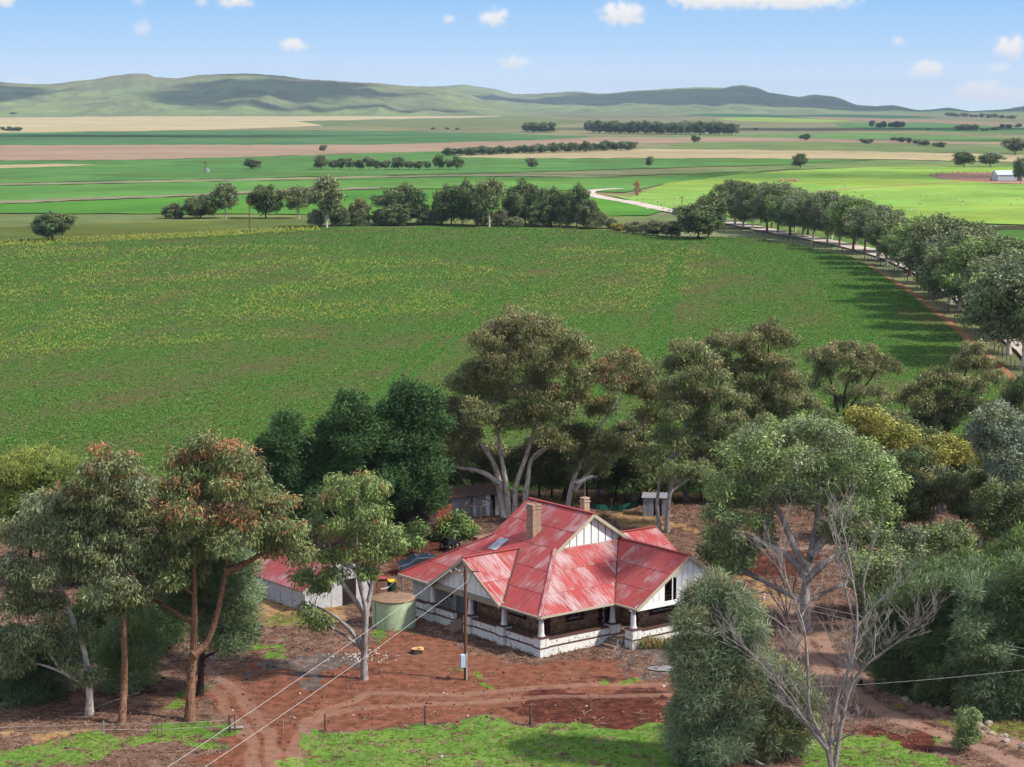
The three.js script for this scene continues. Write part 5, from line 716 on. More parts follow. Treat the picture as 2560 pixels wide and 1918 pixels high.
const ROOF = { low: roofMat(roofTex(0.12, 2)), mid: roofMat(roofTex(0.32, 12)), high: roofMat(roofTex(0.66, 22)), zinc: std({ map: scaled(texture(256, 256, (u, v) => { const n = 176 + 26 * pn(u, v, 36, 9, 5); return [n, n * 0.985, n * 1.0]; }), 3), bumpMap: scaled(corr, 0.1, 1), bumpScale: 0.02, roughness: 0.45, metalness: 0.3 }) };
const plasterTex = texture(1024, 512, (u, v) => {
  const n = pn(u, v, 28, 14, 3), m = pn(u, v, 88, 44, 6), f = pn(u, v, 260, 130, 9), st = pn(u, v, 180, 9, 4);
  let c = lin(232, 230, 224, 0.8); const k = n * 0.7 + m * 0.5 + f * 0.2;
  if (st > 0.45) c = mix3(c, lin(140, 134, 124, 0.8), smooth(st, 0.45, 0.9) * 0.7);
  if (k > 0.5) c = mix3(lin(150, 118, 96, 0.75), lin(112, 92, 82, 0.75), clamp(0.5 + m, 0, 1));
  else if (k > 0.46) c = lin(150, 136, 122, 0.75);
  return [toS(c[0]), toS(c[1]), toS(c[2])];
});
const stainTex = texture(512, 512, (u, v) => { const st = pn(u, v, 120, 9.6, 8), f = pn(u, v, 60, 60, 2); let c = lin(226, 226, 222, 0.8); c = mix3(c, lin(120, 116, 104, 0.8), clamp(st * 0.9 + f * 0.3, 0, 0.75)); return [toS(c[0]), toS(c[1]), toS(c[2])]; });
const boardTex = texture(512, 512, (u, v) => { const f = pn(u, v, 160, 6, 8), s = pn(u, v, 50, 50, 4); let c = lin(234, 236, 234, 0.82); if (f + s * 0.5 > 0.6) c = mix3(c, lin(160, 156, 148, 0.8), 0.55); return [toS(c[0]), toS(c[1]), toS(c[2])]; });
const cement = texture(512, 512, (u, v) => { const n = 0.5 + 0.5 * pn(u, v, 12, 12, 3) + 0.25 * pn(u, v, 70, 70, 6), c = mix3(lin(158, 134, 116, 0.8), lin(128, 106, 94, 0.8), clamp(n, 0, 1)); return [toS(c[0]), toS(c[1]), toS(c[2])]; });
const M = { plaster: std({ map: scaled(plasterTex, 5, 2.5), bumpMap: scaled(grain, 1.5), bumpScale: 0.02 }), stained: std({ map: scaled(stainTex, 2.4), roughness: 0.9 }), board: std({ map: scaled(boardTex, 2.2), roughness: 0.7 }), cream: std({ color: rgb(222, 208, 184, 0.75), map: scaled(boardTex, 3), roughness: 0.7 }), beam: std({ color: rgb(188, 178, 160, 0.75), map: scaled(boardTex, 1.3), roughness: 0.8 }), cement: std({ map: scaled(cement, 3), roughness: 0.95 }), maroon: std({ color: rgb(104, 44, 40, 0.75), map: scaled(farTex, 2), roughness: 0.8 }), capm: std({ color: rgb(112, 78, 68, 0.75), map: scaled(farTex, 1.5), roughness: 0.9 }), mortar: std({ color: rgb(196, 166, 134, 0.95), bumpMap: scaled(grain, 1), bumpScale: 0.02, roughness: 1 }), glass: new THREE.MeshPhysicalMaterial({ color: rgb(60, 66, 70, 0.6), roughness: 0.08, metalness: 0, clearcoat: 1 }), darkDoor: std({ color: rgb(46, 38, 34, 0.7), roughness: 0.7 }), blueDoor: std({ color: rgb(160, 168, 178, 0.7), map: scaled(boardTex, 1.2), roughness: 0.8 }), white: std({ color: rgb(232, 234, 234, 0.82), map: scaled(stainTex, 6), roughness: 0.85 }) };
const STONES = [[166, 132, 104], [150, 116, 90], [178, 146, 118], [136, 104, 82], [160, 122, 92]].map(([r, g, b]) => std({ color: rgb(r, g, b, 1.2), map: scaled(farTex, 1.1), bumpMap: scaled(grain, 0.8), bumpScale: 0.02, roughness: 1 }));
// roof face laid with overlapping iron sheets
const ROOFSIDE = { w: 0.98, l: 2.25 };
function clipAxis(poly, ax, lim, keepLess) { const o = []; for (let i = 0; i < poly.length; i++) { const a = poly[i], b = poly[(i + 1) % poly.length], ia = keepLess ? a[ax] <= lim : a[ax] >= lim, ib = keepLess ? b[ax] <= lim : b[ax] >= lim; if (ia) o.push(a); if (ia !== ib) { const t = (lim - a[ax]) / (b[ax] - a[ax]); o.push([lerp(a[0], b[0], t), lerp(a[1], b[1], t)]); } } return o; }
let sheetSeed = 1;
function roofFace(parent, name, pts, mats, special) {
  rnd = mulberry(sheetSeed++ * 91);
  const n = V3().subVectors(pts[1], pts[0]).cross(V3().subVectors(pts[2], pts[0])).normalize(); if (n.y < 0) n.negate();
  const down = V3(0, -1, 0).addScaledVector(n, n.y).normalize(), across = V3().crossVectors(n, down).normalize(), O = pts[0];
  const uv = pts.map((p) => { const d = V3().subVectors(p, O); return [d.dot(across), d.dot(down)]; }), U = uv.map((p) => p[0]), Vv = uv.map((p) => p[1]), u0 = Math.min(...U), u1 = Math.max(...U), v0 = Math.min(...Vv), v1 = Math.max(...Vv);
  const part = new THREE.Group(); part.name = name; parent.add(part);
  const rows = Math.max(1, Math.round((v1 - v0) / ROOFSIDE.l)), l = (v1 - v0) / rows;
  const wall = new MB();
  for (let r = 0; r < rows; r++) for (let c = 0; u0 + c * ROOFSIDE.w < u1; c++) {
    const a = u0 + c * ROOFSIDE.w, b = a + ROOFSIDE.w, va = v0 + r * l, vb = va + l;
    let q = clipAxis(clipAxis(clipAxis(clipAxis(uv, 0, a, false), 0, b, true), 1, va, false), 1, vb + (r < rows - 1 ? 0.12 : 0), true);
    if (q.length < 3) continue; let ar = 0; for (let i = 0; i < q.length; i++) { const [x, y] = q[i], [x2, y2] = q[(i + 1) % q.length]; ar += x * y2 - x2 * y; } if (Math.abs(ar) < 0.03) continue;
    const ct = q.map(([x, y]) => new THREE.Vector2(x, y)), tri = THREE.ShapeUtils.triangulateShape(ct, []); const mb = new MB(), off = rnd() < 0.3 ? [Math.round(rnd() * 60) * 0.1, rnd() * 6] : [sheetSeed * 0.7, sheetSeed * 1.3], tiltU = rr(-0.004, 0.006);
    const P = q.map(([x, y]) => O.clone().addScaledVector(across, x).addScaledVector(down, y).addScaledVector(n, 0.012 + 0.022 * (y - va) / l + tiltU * (x - a) + (c % 2) * 0.004));
    for (const [i, j, k] of tri) { const f = V3().subVectors(P[j], P[i]).cross(V3().subVectors(P[k], P[i])).dot(n) > 0 ? [i, j, k] : [i, k, j]; mb.tri(P[f[0]], P[f[1]], P[f[2]], f.map((m) => [q[m][0] + off[0], q[m][1] + off[1]])); }
    for (let i = 0; i < q.length; i++) { const A = P[i], B = P[(i + 1) % q.length], d = n.clone().multiplyScalar(-0.025); mb.quad(A, B, B.clone().add(d), A.clone().add(d), [q[i], q[(i + 1) % q.length], q[(i + 1) % q.length], q[i]]); }
    const zinc = special && special((a + b) / 2 - u0, r, rows); mb.build('roof_sheet', zinc ? ROOF.zinc : mats[Math.floor(rnd() * mats.length)], part);
  }
  return part;
}
const ridgeCap = (parent, a, b, mat, w = 0.26) => new MB().bar(a.clone().add(V3(0, 0.05, 0)), b.clone().add(V3(0, 0.05, 0)), w, 0.07).build('ridge_cap', mat, parent);
{
  const E0 = 2.9, W = 18.14, L = 17.07, sF = 5.32, sB = 12.45, gT = 5.64, gH = 6.0, rT = 9.07, rH = 8.25, pk = 5.6, vT = 4.91, ls = 8.63, l0 = 4.28, l1 = 12.97;
  const { low, mid, high } = ROOF;
  roofFace(house, 'long_side_roof', [H(0, E0, 0), H(0, E0, l0), H(vT, pk, ls), H(0, E0, l1), H(0, E0, L), H(gT, gH, sB), H(gT, gH, sF)], [low, low, mid], (x, r, rows) => r === 0 && false);
  // the bare zinc sheet on the long side
  new MB().quad(H(4.15, 5.27, 11.45), H(4.15, 5.27, 10.45), H(5.4, 5.95, 10.45), H(5.4, 5.95, 11.45), [[0, 0], [1, 0], [1, 1.4], [0, 1.4]]).build('zinc_patch_sheet', ROOF.zinc, house);
  roofFace(house, 'upper_roof', [H(gT, gH, sF - 0.3), H(gT, gH, sB + 0.3), H(rT, rH, sB + 0.3), H(rT, rH, sF - 0.3)], [low, mid, mid]);
  roofFace(house, 'front_roof', [H(0, E0, 0), H(6.8, E0, 0), H(11.75, 6.0, sF), H(gT, gH, sF)], [high, high, mid]);
  roofFace(house, 'upper_roof', [H(2 * rT - gT, gH, sF - 0.3), H(2 * rT - gT, gH, sB + 0.3), H(rT, rH, sB + 0.3), H(rT, rH, sF - 0.3)], [mid]);
  roofFace(house, 'back_roof', [H(gT, gH, sB), H(2 * rT - gT, gH, sB), H(W, E0, L), H(0, E0, L)], [mid]);
  roofFace(house, 'side_roof', [H(12.5, gH, sF), H(12.5, gH, sB), H(W, E0, L), H(W, E0, 1)], [mid]);
  roofFace(house, 'small_gable_roof', [H(0, E0, l0), H(vT, pk, ls), H(-0.25, pk, ls), H(-0.25, E0, l0)], [high, mid, high]);
  roofFace(house, 'small_gable_roof', [H(0, E0, l1), H(vT, pk, ls), H(-0.25, pk, ls), H(-0.25, E0, l1)], [mid]);
  const wr = 6.06, wt = 11.78, s0 = -2.35;
  roofFace(house, 'wing_roof', [H(6.78, E0, s0), H(6.78, E0, 0), H(wt, wr, sF), H(wt, wr, s0)], [low, mid, mid]);
  roofFace(house, 'wing_roof', [H(16.8, E0, s0), H(16.8, E0, 2), H(13.0, 5.25, 6.6), H(wt, wr, 5.4), H(wt, wr, s0)], [mid]);
  roofFace(house, 'back_wing_roof', [H(14.2, 5.0, 10.7), H(20.3, 4.95, 10.7), H(20.3, E0, 7.3), H(16.5, E0, 7.3)], [high, mid]);
  roofFace(house, 'back_wing_roof', [H(14.2, 5.0, 10.7), H(20.3, 4.95, 10.7), H(20.3, E0, 14.1), H(16.5, E0, 14.1)], [mid]);
  for (const [a, b, m] of [[H(rT, rH, sF - 0.3), H(rT, rH, sB + 0.3), low], [H(0, E0, 0), H(gT, gH, sF), high], [H(0, E0, L), H(gT, gH, sB), low], [H(-0.25, pk, ls), H(vT, pk, ls), low], [H(wt, wr, s0), H(wt, wr, sF), low], [H(14.4, 4.98, 10.7), H(20.3, 4.95, 10.7), low]]) ridgeCap(house, a, b, m);
  for (const [a, b] of [[H(0, E0, l0), H(vT, pk, ls)], [H(0, E0, l1), H(vT, pk, ls)], [H(6.8, E0, 0), H(11.75, 6.0, sF)]]) new MB().bar(a.clone().add(V3(0, 0.045, 0)), b.clone().add(V3(0, 0.045, 0)), 0.3, 0.04).build('valley_flashing', M.capm, house);
  // gutters
  for (const [a, b] of [[H(-0.06, 2.86, -0.06), H(-0.06, 2.86, l0)], [H(-0.06, 2.86, l1), H(-0.06, 2.86, L)], [H(-0.06, 2.86, -0.06), H(6.75, 2.86, -0.06)], [H(6.72, 2.86, 0), H(6.72, 2.86, s0)]]) new MB().bar(a, b, 0.13, 0.13).build('gutter', M.cream, house);
  // barge boards
  const barge = (a, b) => new MB().bar(a.clone().add(V3(0, -0.1, 0)), b.clone().add(V3(0, -0.1, 0)), 0.06, 0.24).build('barge_board', M.cream, house);
  barge(H(rT, rH, sF - 0.33), H(gT - 0.15, gH - 0.1, sF - 0.33)); barge(H(rT, rH, sF - 0.33), H(12.65, gH - 0.1, sF - 0.33));
  barge(H(-0.28, pk, ls), H(-0.28, E0, l0)); barge(H(-0.28, pk, ls), H(-0.28, E0, l1)); barge(H(wt, wr, s0 - 0.03), H(6.78, E0, s0 - 0.03)); barge(H(wt, wr, s0 - 0.03), H(16.8, E0, s0 - 0.03));
  // boarded gables: every board its own piece, dark gaps between
  function gable(name, a0, a1, base, top, depth, along, width, gap, skip) {
    const g = new THREE.Group(); g.name = name; house.add(g); const c = (a0 + a1) / 2, half = (a1 - a0) / 2, n = Math.round((a1 - a0) / width), w = (a1 - a0) / n, hAt = (x) => base + (top - base) * clamp(1 - Math.abs(x - c) / half, 0, 1) - 0.03;
    for (let i = 0; i < n; i++) {
      const x0 = a0 + i * w + gap / 2, x1 = a0 + (i + 1) * w - gap / 2; if (skip && skip.some(([p, q]) => (x0 + x1) / 2 > p && (x0 + x1) / 2 < q)) continue;
      const P = (x, y, d) => along === 't' ? H(x, y, depth + d) : H(depth + d, y, x), dd = 0.03 * (1 + N2(i * 3.3, a0)) * 0.3, pts = [[x0, base], [x1, base], [x1, Math.max(base + 0.02, hAt(x1))]]; if (x0 < c && x1 > c) pts.push([c, hAt(c)]); pts.push([x0, Math.max(base + 0.02, hAt(x0))]);
      const mb = new MB(); for (let k = 1; k < pts.length - 1; k++) { const [A, B, C] = [pts[0], pts[k], pts[k + 1]]; const f = [A, B, C].map(([x, y]) => P(x, y, dd)), bk = [A, C, B].map(([x, y]) => P(x, y, dd + 0.025)), uv = [A, B, C].map(([x, y]) => [x + i * 0.37, y]); along === 't' ? mb.tri(...f, uv) : mb.tri(f[0], f[2], f[1], [uv[0], uv[2], uv[1]]); mb.tri(...bk); }
      for (let k = 0; k < pts.length; k++) { const A = pts[k], B = pts[(k + 1) % pts.length]; mb.quad(P(...A, dd), P(...B, dd), P(...B, dd + 0.025), P(...A, dd + 0.025)); }
      mb.build('gable_board', M.board, g);
    }
    return g;
  }
  gable('main_gable', gT, 12.5, gH - 0.05, rH - 0.05, sF + 0.02, 't', 0.66, 0.085);
  const wg = gable('wing_gable', 6.85, 16.75, E0 + 0.1, wr - 0.05, s0 + 0.2, 't', 0.56, 0.04, [[9.75, 10.9]]);
  gable('side_gable', l0 + 0.05, l1 - 0.05, E0 + 0.15, pk - 0.05, 0.16, 's', 0.66, 0.045);
  new MB().box(10.3, 10.38, E0 + 0.1, 5.1, -(s0 + 0.26), -(s0 + 0.2)).build('gable_post', M.board, house);
  new MB().box(6.8, 16.8, E0 - 0.22, E0 + 0.1, -(s0 + 0.24), -(s0 + 0.12)).build('gable_beam', M.board, house);
  new MB().box(0.02, 0.2, E0 - 0.25, E0 + 0.15, -l1 + 0.1, -l0 - 0.1).build('gable_beam', M.beam, house);
  new MB().box(gT - 0.2, 12.7, gH - 0.12, gH - 0.02, -(sF - 0.02), -(sF - 0.1)).build('gable_flashing', M.cream, house);
  // ceiling keeps the loft dark
  new MB().box(2.6, 15.6, 2.86, 2.9, -14.6, -0.6).build('ceiling', M.cement, house);
  // veranda floors
  const FL = 0.72;
  new MB().box(0.32, 9.3, 0, FL, -2.72, -0.32).build('veranda_floor', M.cement, house); new MB().box(0.32, 2.75, 0, FL - 0.004, -12.9, -2.722).build('veranda_floor', M.cement, house); new MB().box(7.3, 16.6, 0, FL - 0.006, -0.7, 1.62).build('veranda_floor', M.cement, house);
  // low walls with a moulding half way and a dark coping
  function lowWall(a0, a1, at, along, inward) {
    const P = (d0, d1, y0, y1, ex = 0) => along === 't' ? new MB().box(a0 - ex, a1 + ex, y0, y1, -Math.max(at + d0 * inward, at + d1 * inward), -Math.min(at + d0 * inward, at + d1 * inward)) : new MB().box(Math.min(at + d0 * inward, at + d1 * inward), Math.max(at + d0 * inward, at + d1 * inward), y0, y1, -a1 - ex, -a0 + ex);
    const g = new THREE.Group(); g.name = 'veranda_wall'; house.add(g);
    P(0, 0.36, -0.15, 0.6).build('plinth', M.plaster, g); P(-0.05, 0.36, 0.6, 0.67).build('moulding', M.capm, g); P(0.05, 0.33, 0.67, 1.14).build('parapet', M.plaster, g); P(-0.02, 0.38, 1.14, 1.21).build('coping', M.capm, g);
  }
  lowWall(0.83, 6.45, 0.2, 't', 1); lowWall(7.37, 11.35, -1.98, 't', 1); lowWall(12.2, 16.1, -1.98, 't', 1);
  lowWall(0.83, 4.15, 0.2, 's', 1); lowWall(5.0, 8.15, 0.2, 's', 1); lowWall(10.4, 12.75, 0.2, 's', 1); lowWall(13.6, 15.3, 0.2, 's', 1);
  // piers and tapering columns with scrolled capitals
  const prof = [[0.0, 0], [0.27, 0], [0.27, 0.06], [0.23, 0.1], [0.25, 0.14], [0.205, 0.19], [0.2, 0.4], [0.185, 0.8], [0.16, 1.2], [0.16, 1.24], [0.19, 1.27], [0.0, 1.27]].map(([x, y]) => new THREE.Vector2(x, y)), shaft = new THREE.LatheGeometry(prof, 18), volute = new THREE.CylinderGeometry(0.085, 0.085, 0.36, 12).rotateX(Math.PI / 2), abacus = new RoundedBoxGeometry(0.46, 0.07, 0.42, 2, 0.015);
  function pier(t, s, half = 0.41, col = true, mat = M.stained) {
    const g = new THREE.Group(); g.name = 'veranda_pillar'; g.position.copy(H(t, 0, s)); house.add(g);
    new MB().box(-half, half, -0.2, 0.62, -half, half).build('pier_base', mat, g); new MB().box(-half - 0.04, half + 0.04, 0.62, 0.69, -half - 0.04, half + 0.04).build('moulding', M.capm, g); new MB().box(-half + 0.03, half - 0.03, 0.69, 1.33, -half + 0.03, half - 0.03).build('pier_shaft', mat, g); new MB().box(-half - 0.02, half + 0.02, 1.33, 1.4, -half - 0.02, half + 0.02).build('coping', M.capm, g);
    if (col) { const c = mesh('column', shaft, M.stained, g); c.position.y = 1.4; const k = new THREE.Group(); for (const x of [-0.19, 0.19]) { const v = mesh('scroll', volute, M.stained, g); v.position.set(x, 2.68, 0); } const b = mesh('abacus', abacus, M.stained, g); b.position.y = 2.78; }
  }
  pier(0.41, 0.41); pier(6.92, 0.42, 0.44); pier(6.95, -1.8, 0.44); pier(0.41, 4.6); pier(0.41, 8.55); pier(0.41, 13.2); pier(11.8, -1.8); pier(16.3, -1.8);
  // front steps between the two pillars, and side steps
  for (let k = 0; k < 4; k++) new MB().box(6.5 - k * 0.32, 7.4 - k * 0.31, 0, 0.66 - k * 0.16, -0.02 + 0.01, 1.38).build('front_step', M.cement, house);
  for (let k = 0; k < 3; k++) new MB().box(-0.75 + k * 0.32, 0.5, 0, 0.2 + k * 0.18, -10.35, -9.0).build('side_step', M.cement, house);
  // stone walls: single stones over a mortar core
  function stoneWall(a0, a1, y0, y1, at, along, holes, face) {
    const g = new THREE.Group(); g.name = 'stone_wall'; house.add(g); const box = (p, q, u, v, d0, d1) => along === 't' ? new MB().box(p, q, u, v, -(at + d1), -(at + d0)) : new MB().box(at + d0, at + d1, u, v, -q, -p);
    // core in strips round the openings
    const cuts = [a0, ...holes.flatMap((h) => [h[0], h[1]]), a1].sort((x, y) => x - y);
    for (let i = 0; i < cuts.length - 1; i++) { const m = (cuts[i] + cuts[i + 1]) / 2, h = holes.find((q) => m > q[0] && m < q[1]); if (cuts[i + 1] - cuts[i] < 0.02) continue; if (!h) box(cuts[i], cuts[i + 1], y0, y1, 0, 0.3).build('wall_core', M.mortar, g); else { if (h[2] > y0) box(cuts[i], cuts[i + 1], y0, h[2], 0, 0.3).build('wall_core', M.mortar, g); if (h[3] < y1) box(cuts[i], cuts[i + 1], h[3], y1, 0, 0.3).build('wall_core', M.mortar, g); } }
    let y = y0 + 0.01, row = 0; rnd = mulberry(Math.round(a0 * 100 + at * 31 + 7));
    while (y < y1 - 0.1) { const hh = Math.min(rr(0.22, 0.3), y1 - y); let x = a0 + 0.01 + (row % 2) * 0.1; if (row % 2) x = a0 + 0.01;
      while (x < a1 - 0.08) { let ww = Math.min(rr(0.28, 0.56), a1 - x); const h = holes.find((q) => x + ww > q[0] - 0.2 && x < q[1] + 0.2 && y + hh > q[2] - 0.15 && y < q[3] + 0.2); if (h) { if (x < h[0] - 0.34) ww = h[0] - 0.2 - x; else { x = Math.max(x + 0.05, h[1] + 0.2); continue; } } const d = 0.012 + rnd() * 0.022; box(x + 0.014, x + ww - 0.014, y + 0.012, y + hh - 0.012, -d, 0.01).build('stone', STONES[Math.floor(rnd() * 5)], g); x += ww; }
      y += hh; row++; }
    return g;
  }
  // window and door surrounds in dark red quoins
  function quoins(a0, a1, y0, y1, at, along, d = 0.05) { let y = y0, k = 0; const g = new THREE.Group(); g.name = 'quoins'; house.add(g); while (y < y1 - 0.05) { const hh = Math.min(0.27, y1 - y), e = (k++ % 2) * 0.1; const mb = new MB(); along === 't' ? mb.box(a0 - e, a1 + e, y + 0.006, y + hh - 0.006, -(at + 0.01), -(at - d)) : mb.box(at - d, at + 0.01, y + 0.006, y + hh - 0.006, -(a1 + e), -(a0 - e)); mb.build('quoin', M.maroon, g); y += hh; } }
  const T = 2.9;
  stoneWall(2.7, 9.25, FL, T, 2.7, 't', [[4.75, 5.85, 1.45, 2.55], [7.9, 9.05, FL, 2.75]]);
  stoneWall(9.25, 15.4, FL, T, 0.6, 't', [[10.9, 12.7, 1.45, 2.55]]);
  stoneWall(2.72, 10.6, FL, T, 2.7, 's', [[5.2, 6.6, 1.5, 2.6]]);
  stoneWall(0.62, 2.68, FL, T, 9.25, 's', []);
  quoins(2.62, 3.0, FL, T, 2.7, 't'); quoins(2.66, 3.0, FL, T, 2.695, 's', 0.048); quoins(4.5, 4.74, 1.3, T, 2.7, 't'); quoins(5.86, 6.1, 1.3, T, 2.7, 't'); quoins(7.55, 7.88, FL, T, 2.7, 't'); quoins(9.16, 9.5, FL, T, 0.6, 't'); quoins(10.6, 10.88, 1.3, T, 0.6, 't'); quoins(12.72, 13.0, 1.3, T, 0.6, 't'); quoins(4.95, 5.18, 1.35, T, 2.7, 's');
  const sill = (a0, a1, y, at, along) => (along === 't' ? new MB().box(a0, a1, y - 0.16, y, -(at + 0.02), -(at - 0.09)) : new MB().box(at - 0.09, at + 0.02, y - 0.16, y, -a1, -a0)).build('window_sill', M.maroon, house);
  sill(4.45, 6.15, 1.45, 2.7, 't'); sill(10.55, 13.05, 1.45, 0.6, 't'); sill(4.9, 6.9, 1.5, 2.7, 's'); sill(4.7, 5.9, 2.75, 2.69, 't'); sill(10.85, 12.75, 2.75, 0.59, 't'); sill(5.1, 6.8, 2.82, 2.69, 's');
  function windowUnit(a0, a1, y0, y1, at, along, panes) {
    const g = new THREE.Group(); g.name = 'window'; house.add(g); const box = (p, q, u, v, d0, d1) => along === 't' ? new MB().box(p, q, u, v, -(at + d1), -(at + d0)) : new MB().box(at + d0, at + d1, u, v, -q, -p);
    box(a0, a1, y0, y0 + 0.07, 0.08, 0.15).build('frame', M.white, g); box(a0, a1, y1 - 0.07, y1, 0.08, 0.15).build('frame', M.white, g); for (let k = 0; k <= panes; k++) { const x = lerp(a0, a1 - 0.07, k / panes); box(x, x + 0.07, y0 + 0.07, y1 - 0.07, 0.08, 0.15).build('frame', M.white, g); if (k < panes) box(x + 0.07, lerp(a0, a1 - 0.07, (k + 1) / panes), y0 + 0.07, y1 - 0.07, 0.11, 0.125).build('pane', M.glass, g); }
  }
  windowUnit(4.76, 5.84, 1.46, 2.54, 2.7, 't', 1); windowUnit(10.92, 12.68, 1.46, 2.54, 0.6, 't', 2); windowUnit(5.22, 6.58, 1.51, 2.59, 2.7, 's', 2);
  const door = new MB().box(8.25, 9.03, FL, 2.74, -2.86, -2.8).build('front_door', M.darkDoor, house); mesh('door_handle', new THREE.SphereGeometry(0.04, 8, 6).translate(8.35, FL + 1, -2.78), galv, door); new MB().box(7.92, 8.2, FL, 2.74, -2.84, -2.76).build('sidelight', M.white, house);
  // rendered rooms on the long side
  new MB().box(0.55, 2.9, 0.2, 2.88, -16.0, -13.0).build('rendered_wall', M.white, house); new MB().box(1.6, 2.69, FL, 2.86, -12.99, -11.95).build('rendered_wall', M.white, house); new MB().box(1.75, 2.6, FL, 2.84, -11.94, -10.75).build('grey_door', M.blueDoor, house); new MB().box(1.55, 1.595, 1.7, 2.3, -12.7, -12.35).build('window_pane', M.glass, house); new MB().box(2.71, 15.2, 0.2, 2.85, -14.8, -10.62).build('rear_wall', M.white, house); new MB().box(14.9, 15.38, 0.2, 2.85, -10.6, -0.62).build('rear_wall', M.white, house);
  new MB().box(16.5, 20, 0, 2.9, -13.6, -7.8).build('rear_wall', M.white, house);
  // chimneys
  function chimney(t, s, y0, y1, w, mat) { const g = new THREE.Group(); g.name = 'chimney'; g.position.copy(H(t, 0, s)); house.add(g); const h = w / 2; new MB().box(-h, h, y0, y1 - 0.3, -h, h).build('stack', mat, g); new MB().box(-h - 0.06, h + 0.06, y1 - 0.3, y1 - 0.2, -h - 0.06, h + 0.06).build('band', mat, g); new MB().box(-h + 0.02, h - 0.02, y1 - 0.2, y1 - 0.06, -h + 0.02, h - 0.02).build('neck', mat, g); for (const [a, b, c, d] of [[-h - 0.03, h + 0.03, -h - 0.03, -h + 0.14], [-h - 0.03, h + 0.03, h - 0.14, h + 0.03], [-h - 0.03, -h + 0.14, -h + 0.141, h - 0.141], [h - 0.14, h + 0.03, -h + 0.141, h - 0.141]]) new MB().box(a, b, y1 - 0.06, y1 + 0.03, c, d).build('rim', mat, g); }
  const chim = std({ color: rgb(178, 150, 126, 0.9), map: scaled(farTex, 1.7), bumpMap: scaled(grain, 0.7), bumpScale: 0.02, roughness: 1 }), chim2 = std({ color: rgb(205, 176, 150, 0.75), roughness: 1, map: scaled(farTex, 1.2) });
  chimney(6.4, 8.75, 5.6, 8.72, 0.78, chim); chimney(10.6, 7.9, 6.8, 8.85, 0.5, chim2);
  new MB().box(5.9, 6.95, 6.16, 6.24, -9.25, -8.3).build('chimney_flashing', ROOF.zinc, house);
  // television aerial on the back chimney
  const a = new THREE.Group(); a.name = 'tv_aerial'; a.position.copy(H(10.6, 8.85, 7.9)); house.add(a); new MB().tube([V3(0, 0, 0), V3(0, 1.5, 0)], [0.02, 0.015], 5).build('mast', galv, a); new MB().tube([V3(-1.3, 1.35, 0.5), V3(1.1, 1.5, -0.4)], [0.018, 0.018], 5).build('boom', galv, a); for (let k = 0; k < 9; k++) { const t = k / 8, p = V3(lerp(-1.25, 1.05, t), lerp(1.353, 1.497, t), lerp(0.48, -0.38, t)); new MB().tube([p.clone().add(V3(-0.16, 0, -0.4)), p.clone().add(V3(0.16, 0, 0.4))], [0.012, 0.012], 4).build('rod', galv, a); }
  // downpipe from the far corner towards the tank
  new MB().tube(curve([H(-0.05, 2.85, 16.9), H(-0.2, 2.3, 17.3), H(-0.7, 1.9, 17.4), H(-1.6, 1.9, 17.2)], 10), Array(11).fill(0.05), 7).build('downpipe', M.white, house); new MB().tube([H(0.1, 0, 16.9), H(0.1, 2.85, 16.9)], [0.05, 0.05], 6).build('veranda_post', M.white, house);
}
// ------------------------------------------------------------------ yard things
const gy = (p) => { p.y = yardHeight(p.x, p.z); return p; };
{ // rainwater tank
  const C = G(849, 1362); C.z -= 1.55; C.x -= 0.02; C.y = -0.05; const t = thing('water_tank', 'squat pale green round rainwater tank with concrete lid beside the house', 'tank', C), r = 1.62, h = 2.12;
  const green = std({ map: scaled(texture(512, 256, (u, v) => { const s = pn(u, v, 80, 6, 4), n = pn(u, v, 30, 30, 7), c = mix3(lin(170, 184, 150, 1), lin(150, 166, 132, 1), clamp(0.4 + s * 0.6 + n * 0.3, 0, 1)); return [toS(c[0]), toS(c[1]), toS(c[2])]; }), 1, 1), roughness: 0.75 });
  mesh('tank_wall', new THREE.CylinderGeometry(r, r, h, 40, 1, true).translate(0, h / 2, 0), green, t);
  const lid = new MB(); mesh('lid', new THREE.LatheGeometry([[0, h + 0.34], [0.5, h + 0.3], [1.2, h + 0.16], [r + 0.05, h + 0.03], [r + 0.06, h - 0.05], [r - 0.02, h - 0.06]].map(([x, y]) => new THREE.Vector2(x, y)), 40), std({ color: rgb(250, 240, 225), map: scaled(cement, 1), roughness: 1 }), t);
  new MB().tube([V3(-1.35, h - 0.15, 1.02), V3(-1.35, 0.1, 1.02)], [0.05, 0.05], 7).build('overflow_pipe', M.white, t); mesh('inlet', new THREE.CylinderGeometry(0.12, 0.12, 0.14, 10).translate(0.2, h + 0.36, -0.3), rust, t);
}
{ // wheelie bin
  const t = thing('wheelie_bin', 'dark green wheelie bin with a yellow lid behind the tank', 'bin', gy(G(846, 1283)), 0.5), body = std({ color: rgb(44, 66, 56, 0.8), roughness: 0.6 }), yel = std({ color: rgb(240, 190, 30, 0.8), roughness: 0.5 });
  const g = new THREE.CylinderGeometry(0.42, 0.34, 0.92, 4, 1).rotateY(Math.PI / 4); mesh('body', g.translate(0, 0.54, 0), body, t); mesh('lid', new RoundedBoxGeometry(0.64, 0.1, 0.68, 2, 0.04).rotateX(0.06).translate(0, 1.05, 0), yel, t); for (const x of [-0.24, 0.24]) mesh('wheel', new THREE.CylinderGeometry(0.1, 0.1, 0.05, 12).rotateZ(Math.PI / 2).translate(x, 0.1, -0.28), darkRub(), t); new MB().tube([V3(-0.25, 0.98, -0.36), V3(0.25, 0.98, -0.36)], [0.02, 0.02], 6).build('handle', body, t);
}
function darkRub() { return darkRub.m ??= std({ color: rgb(40, 40, 42, 0.7), roughness: 0.8 }); }
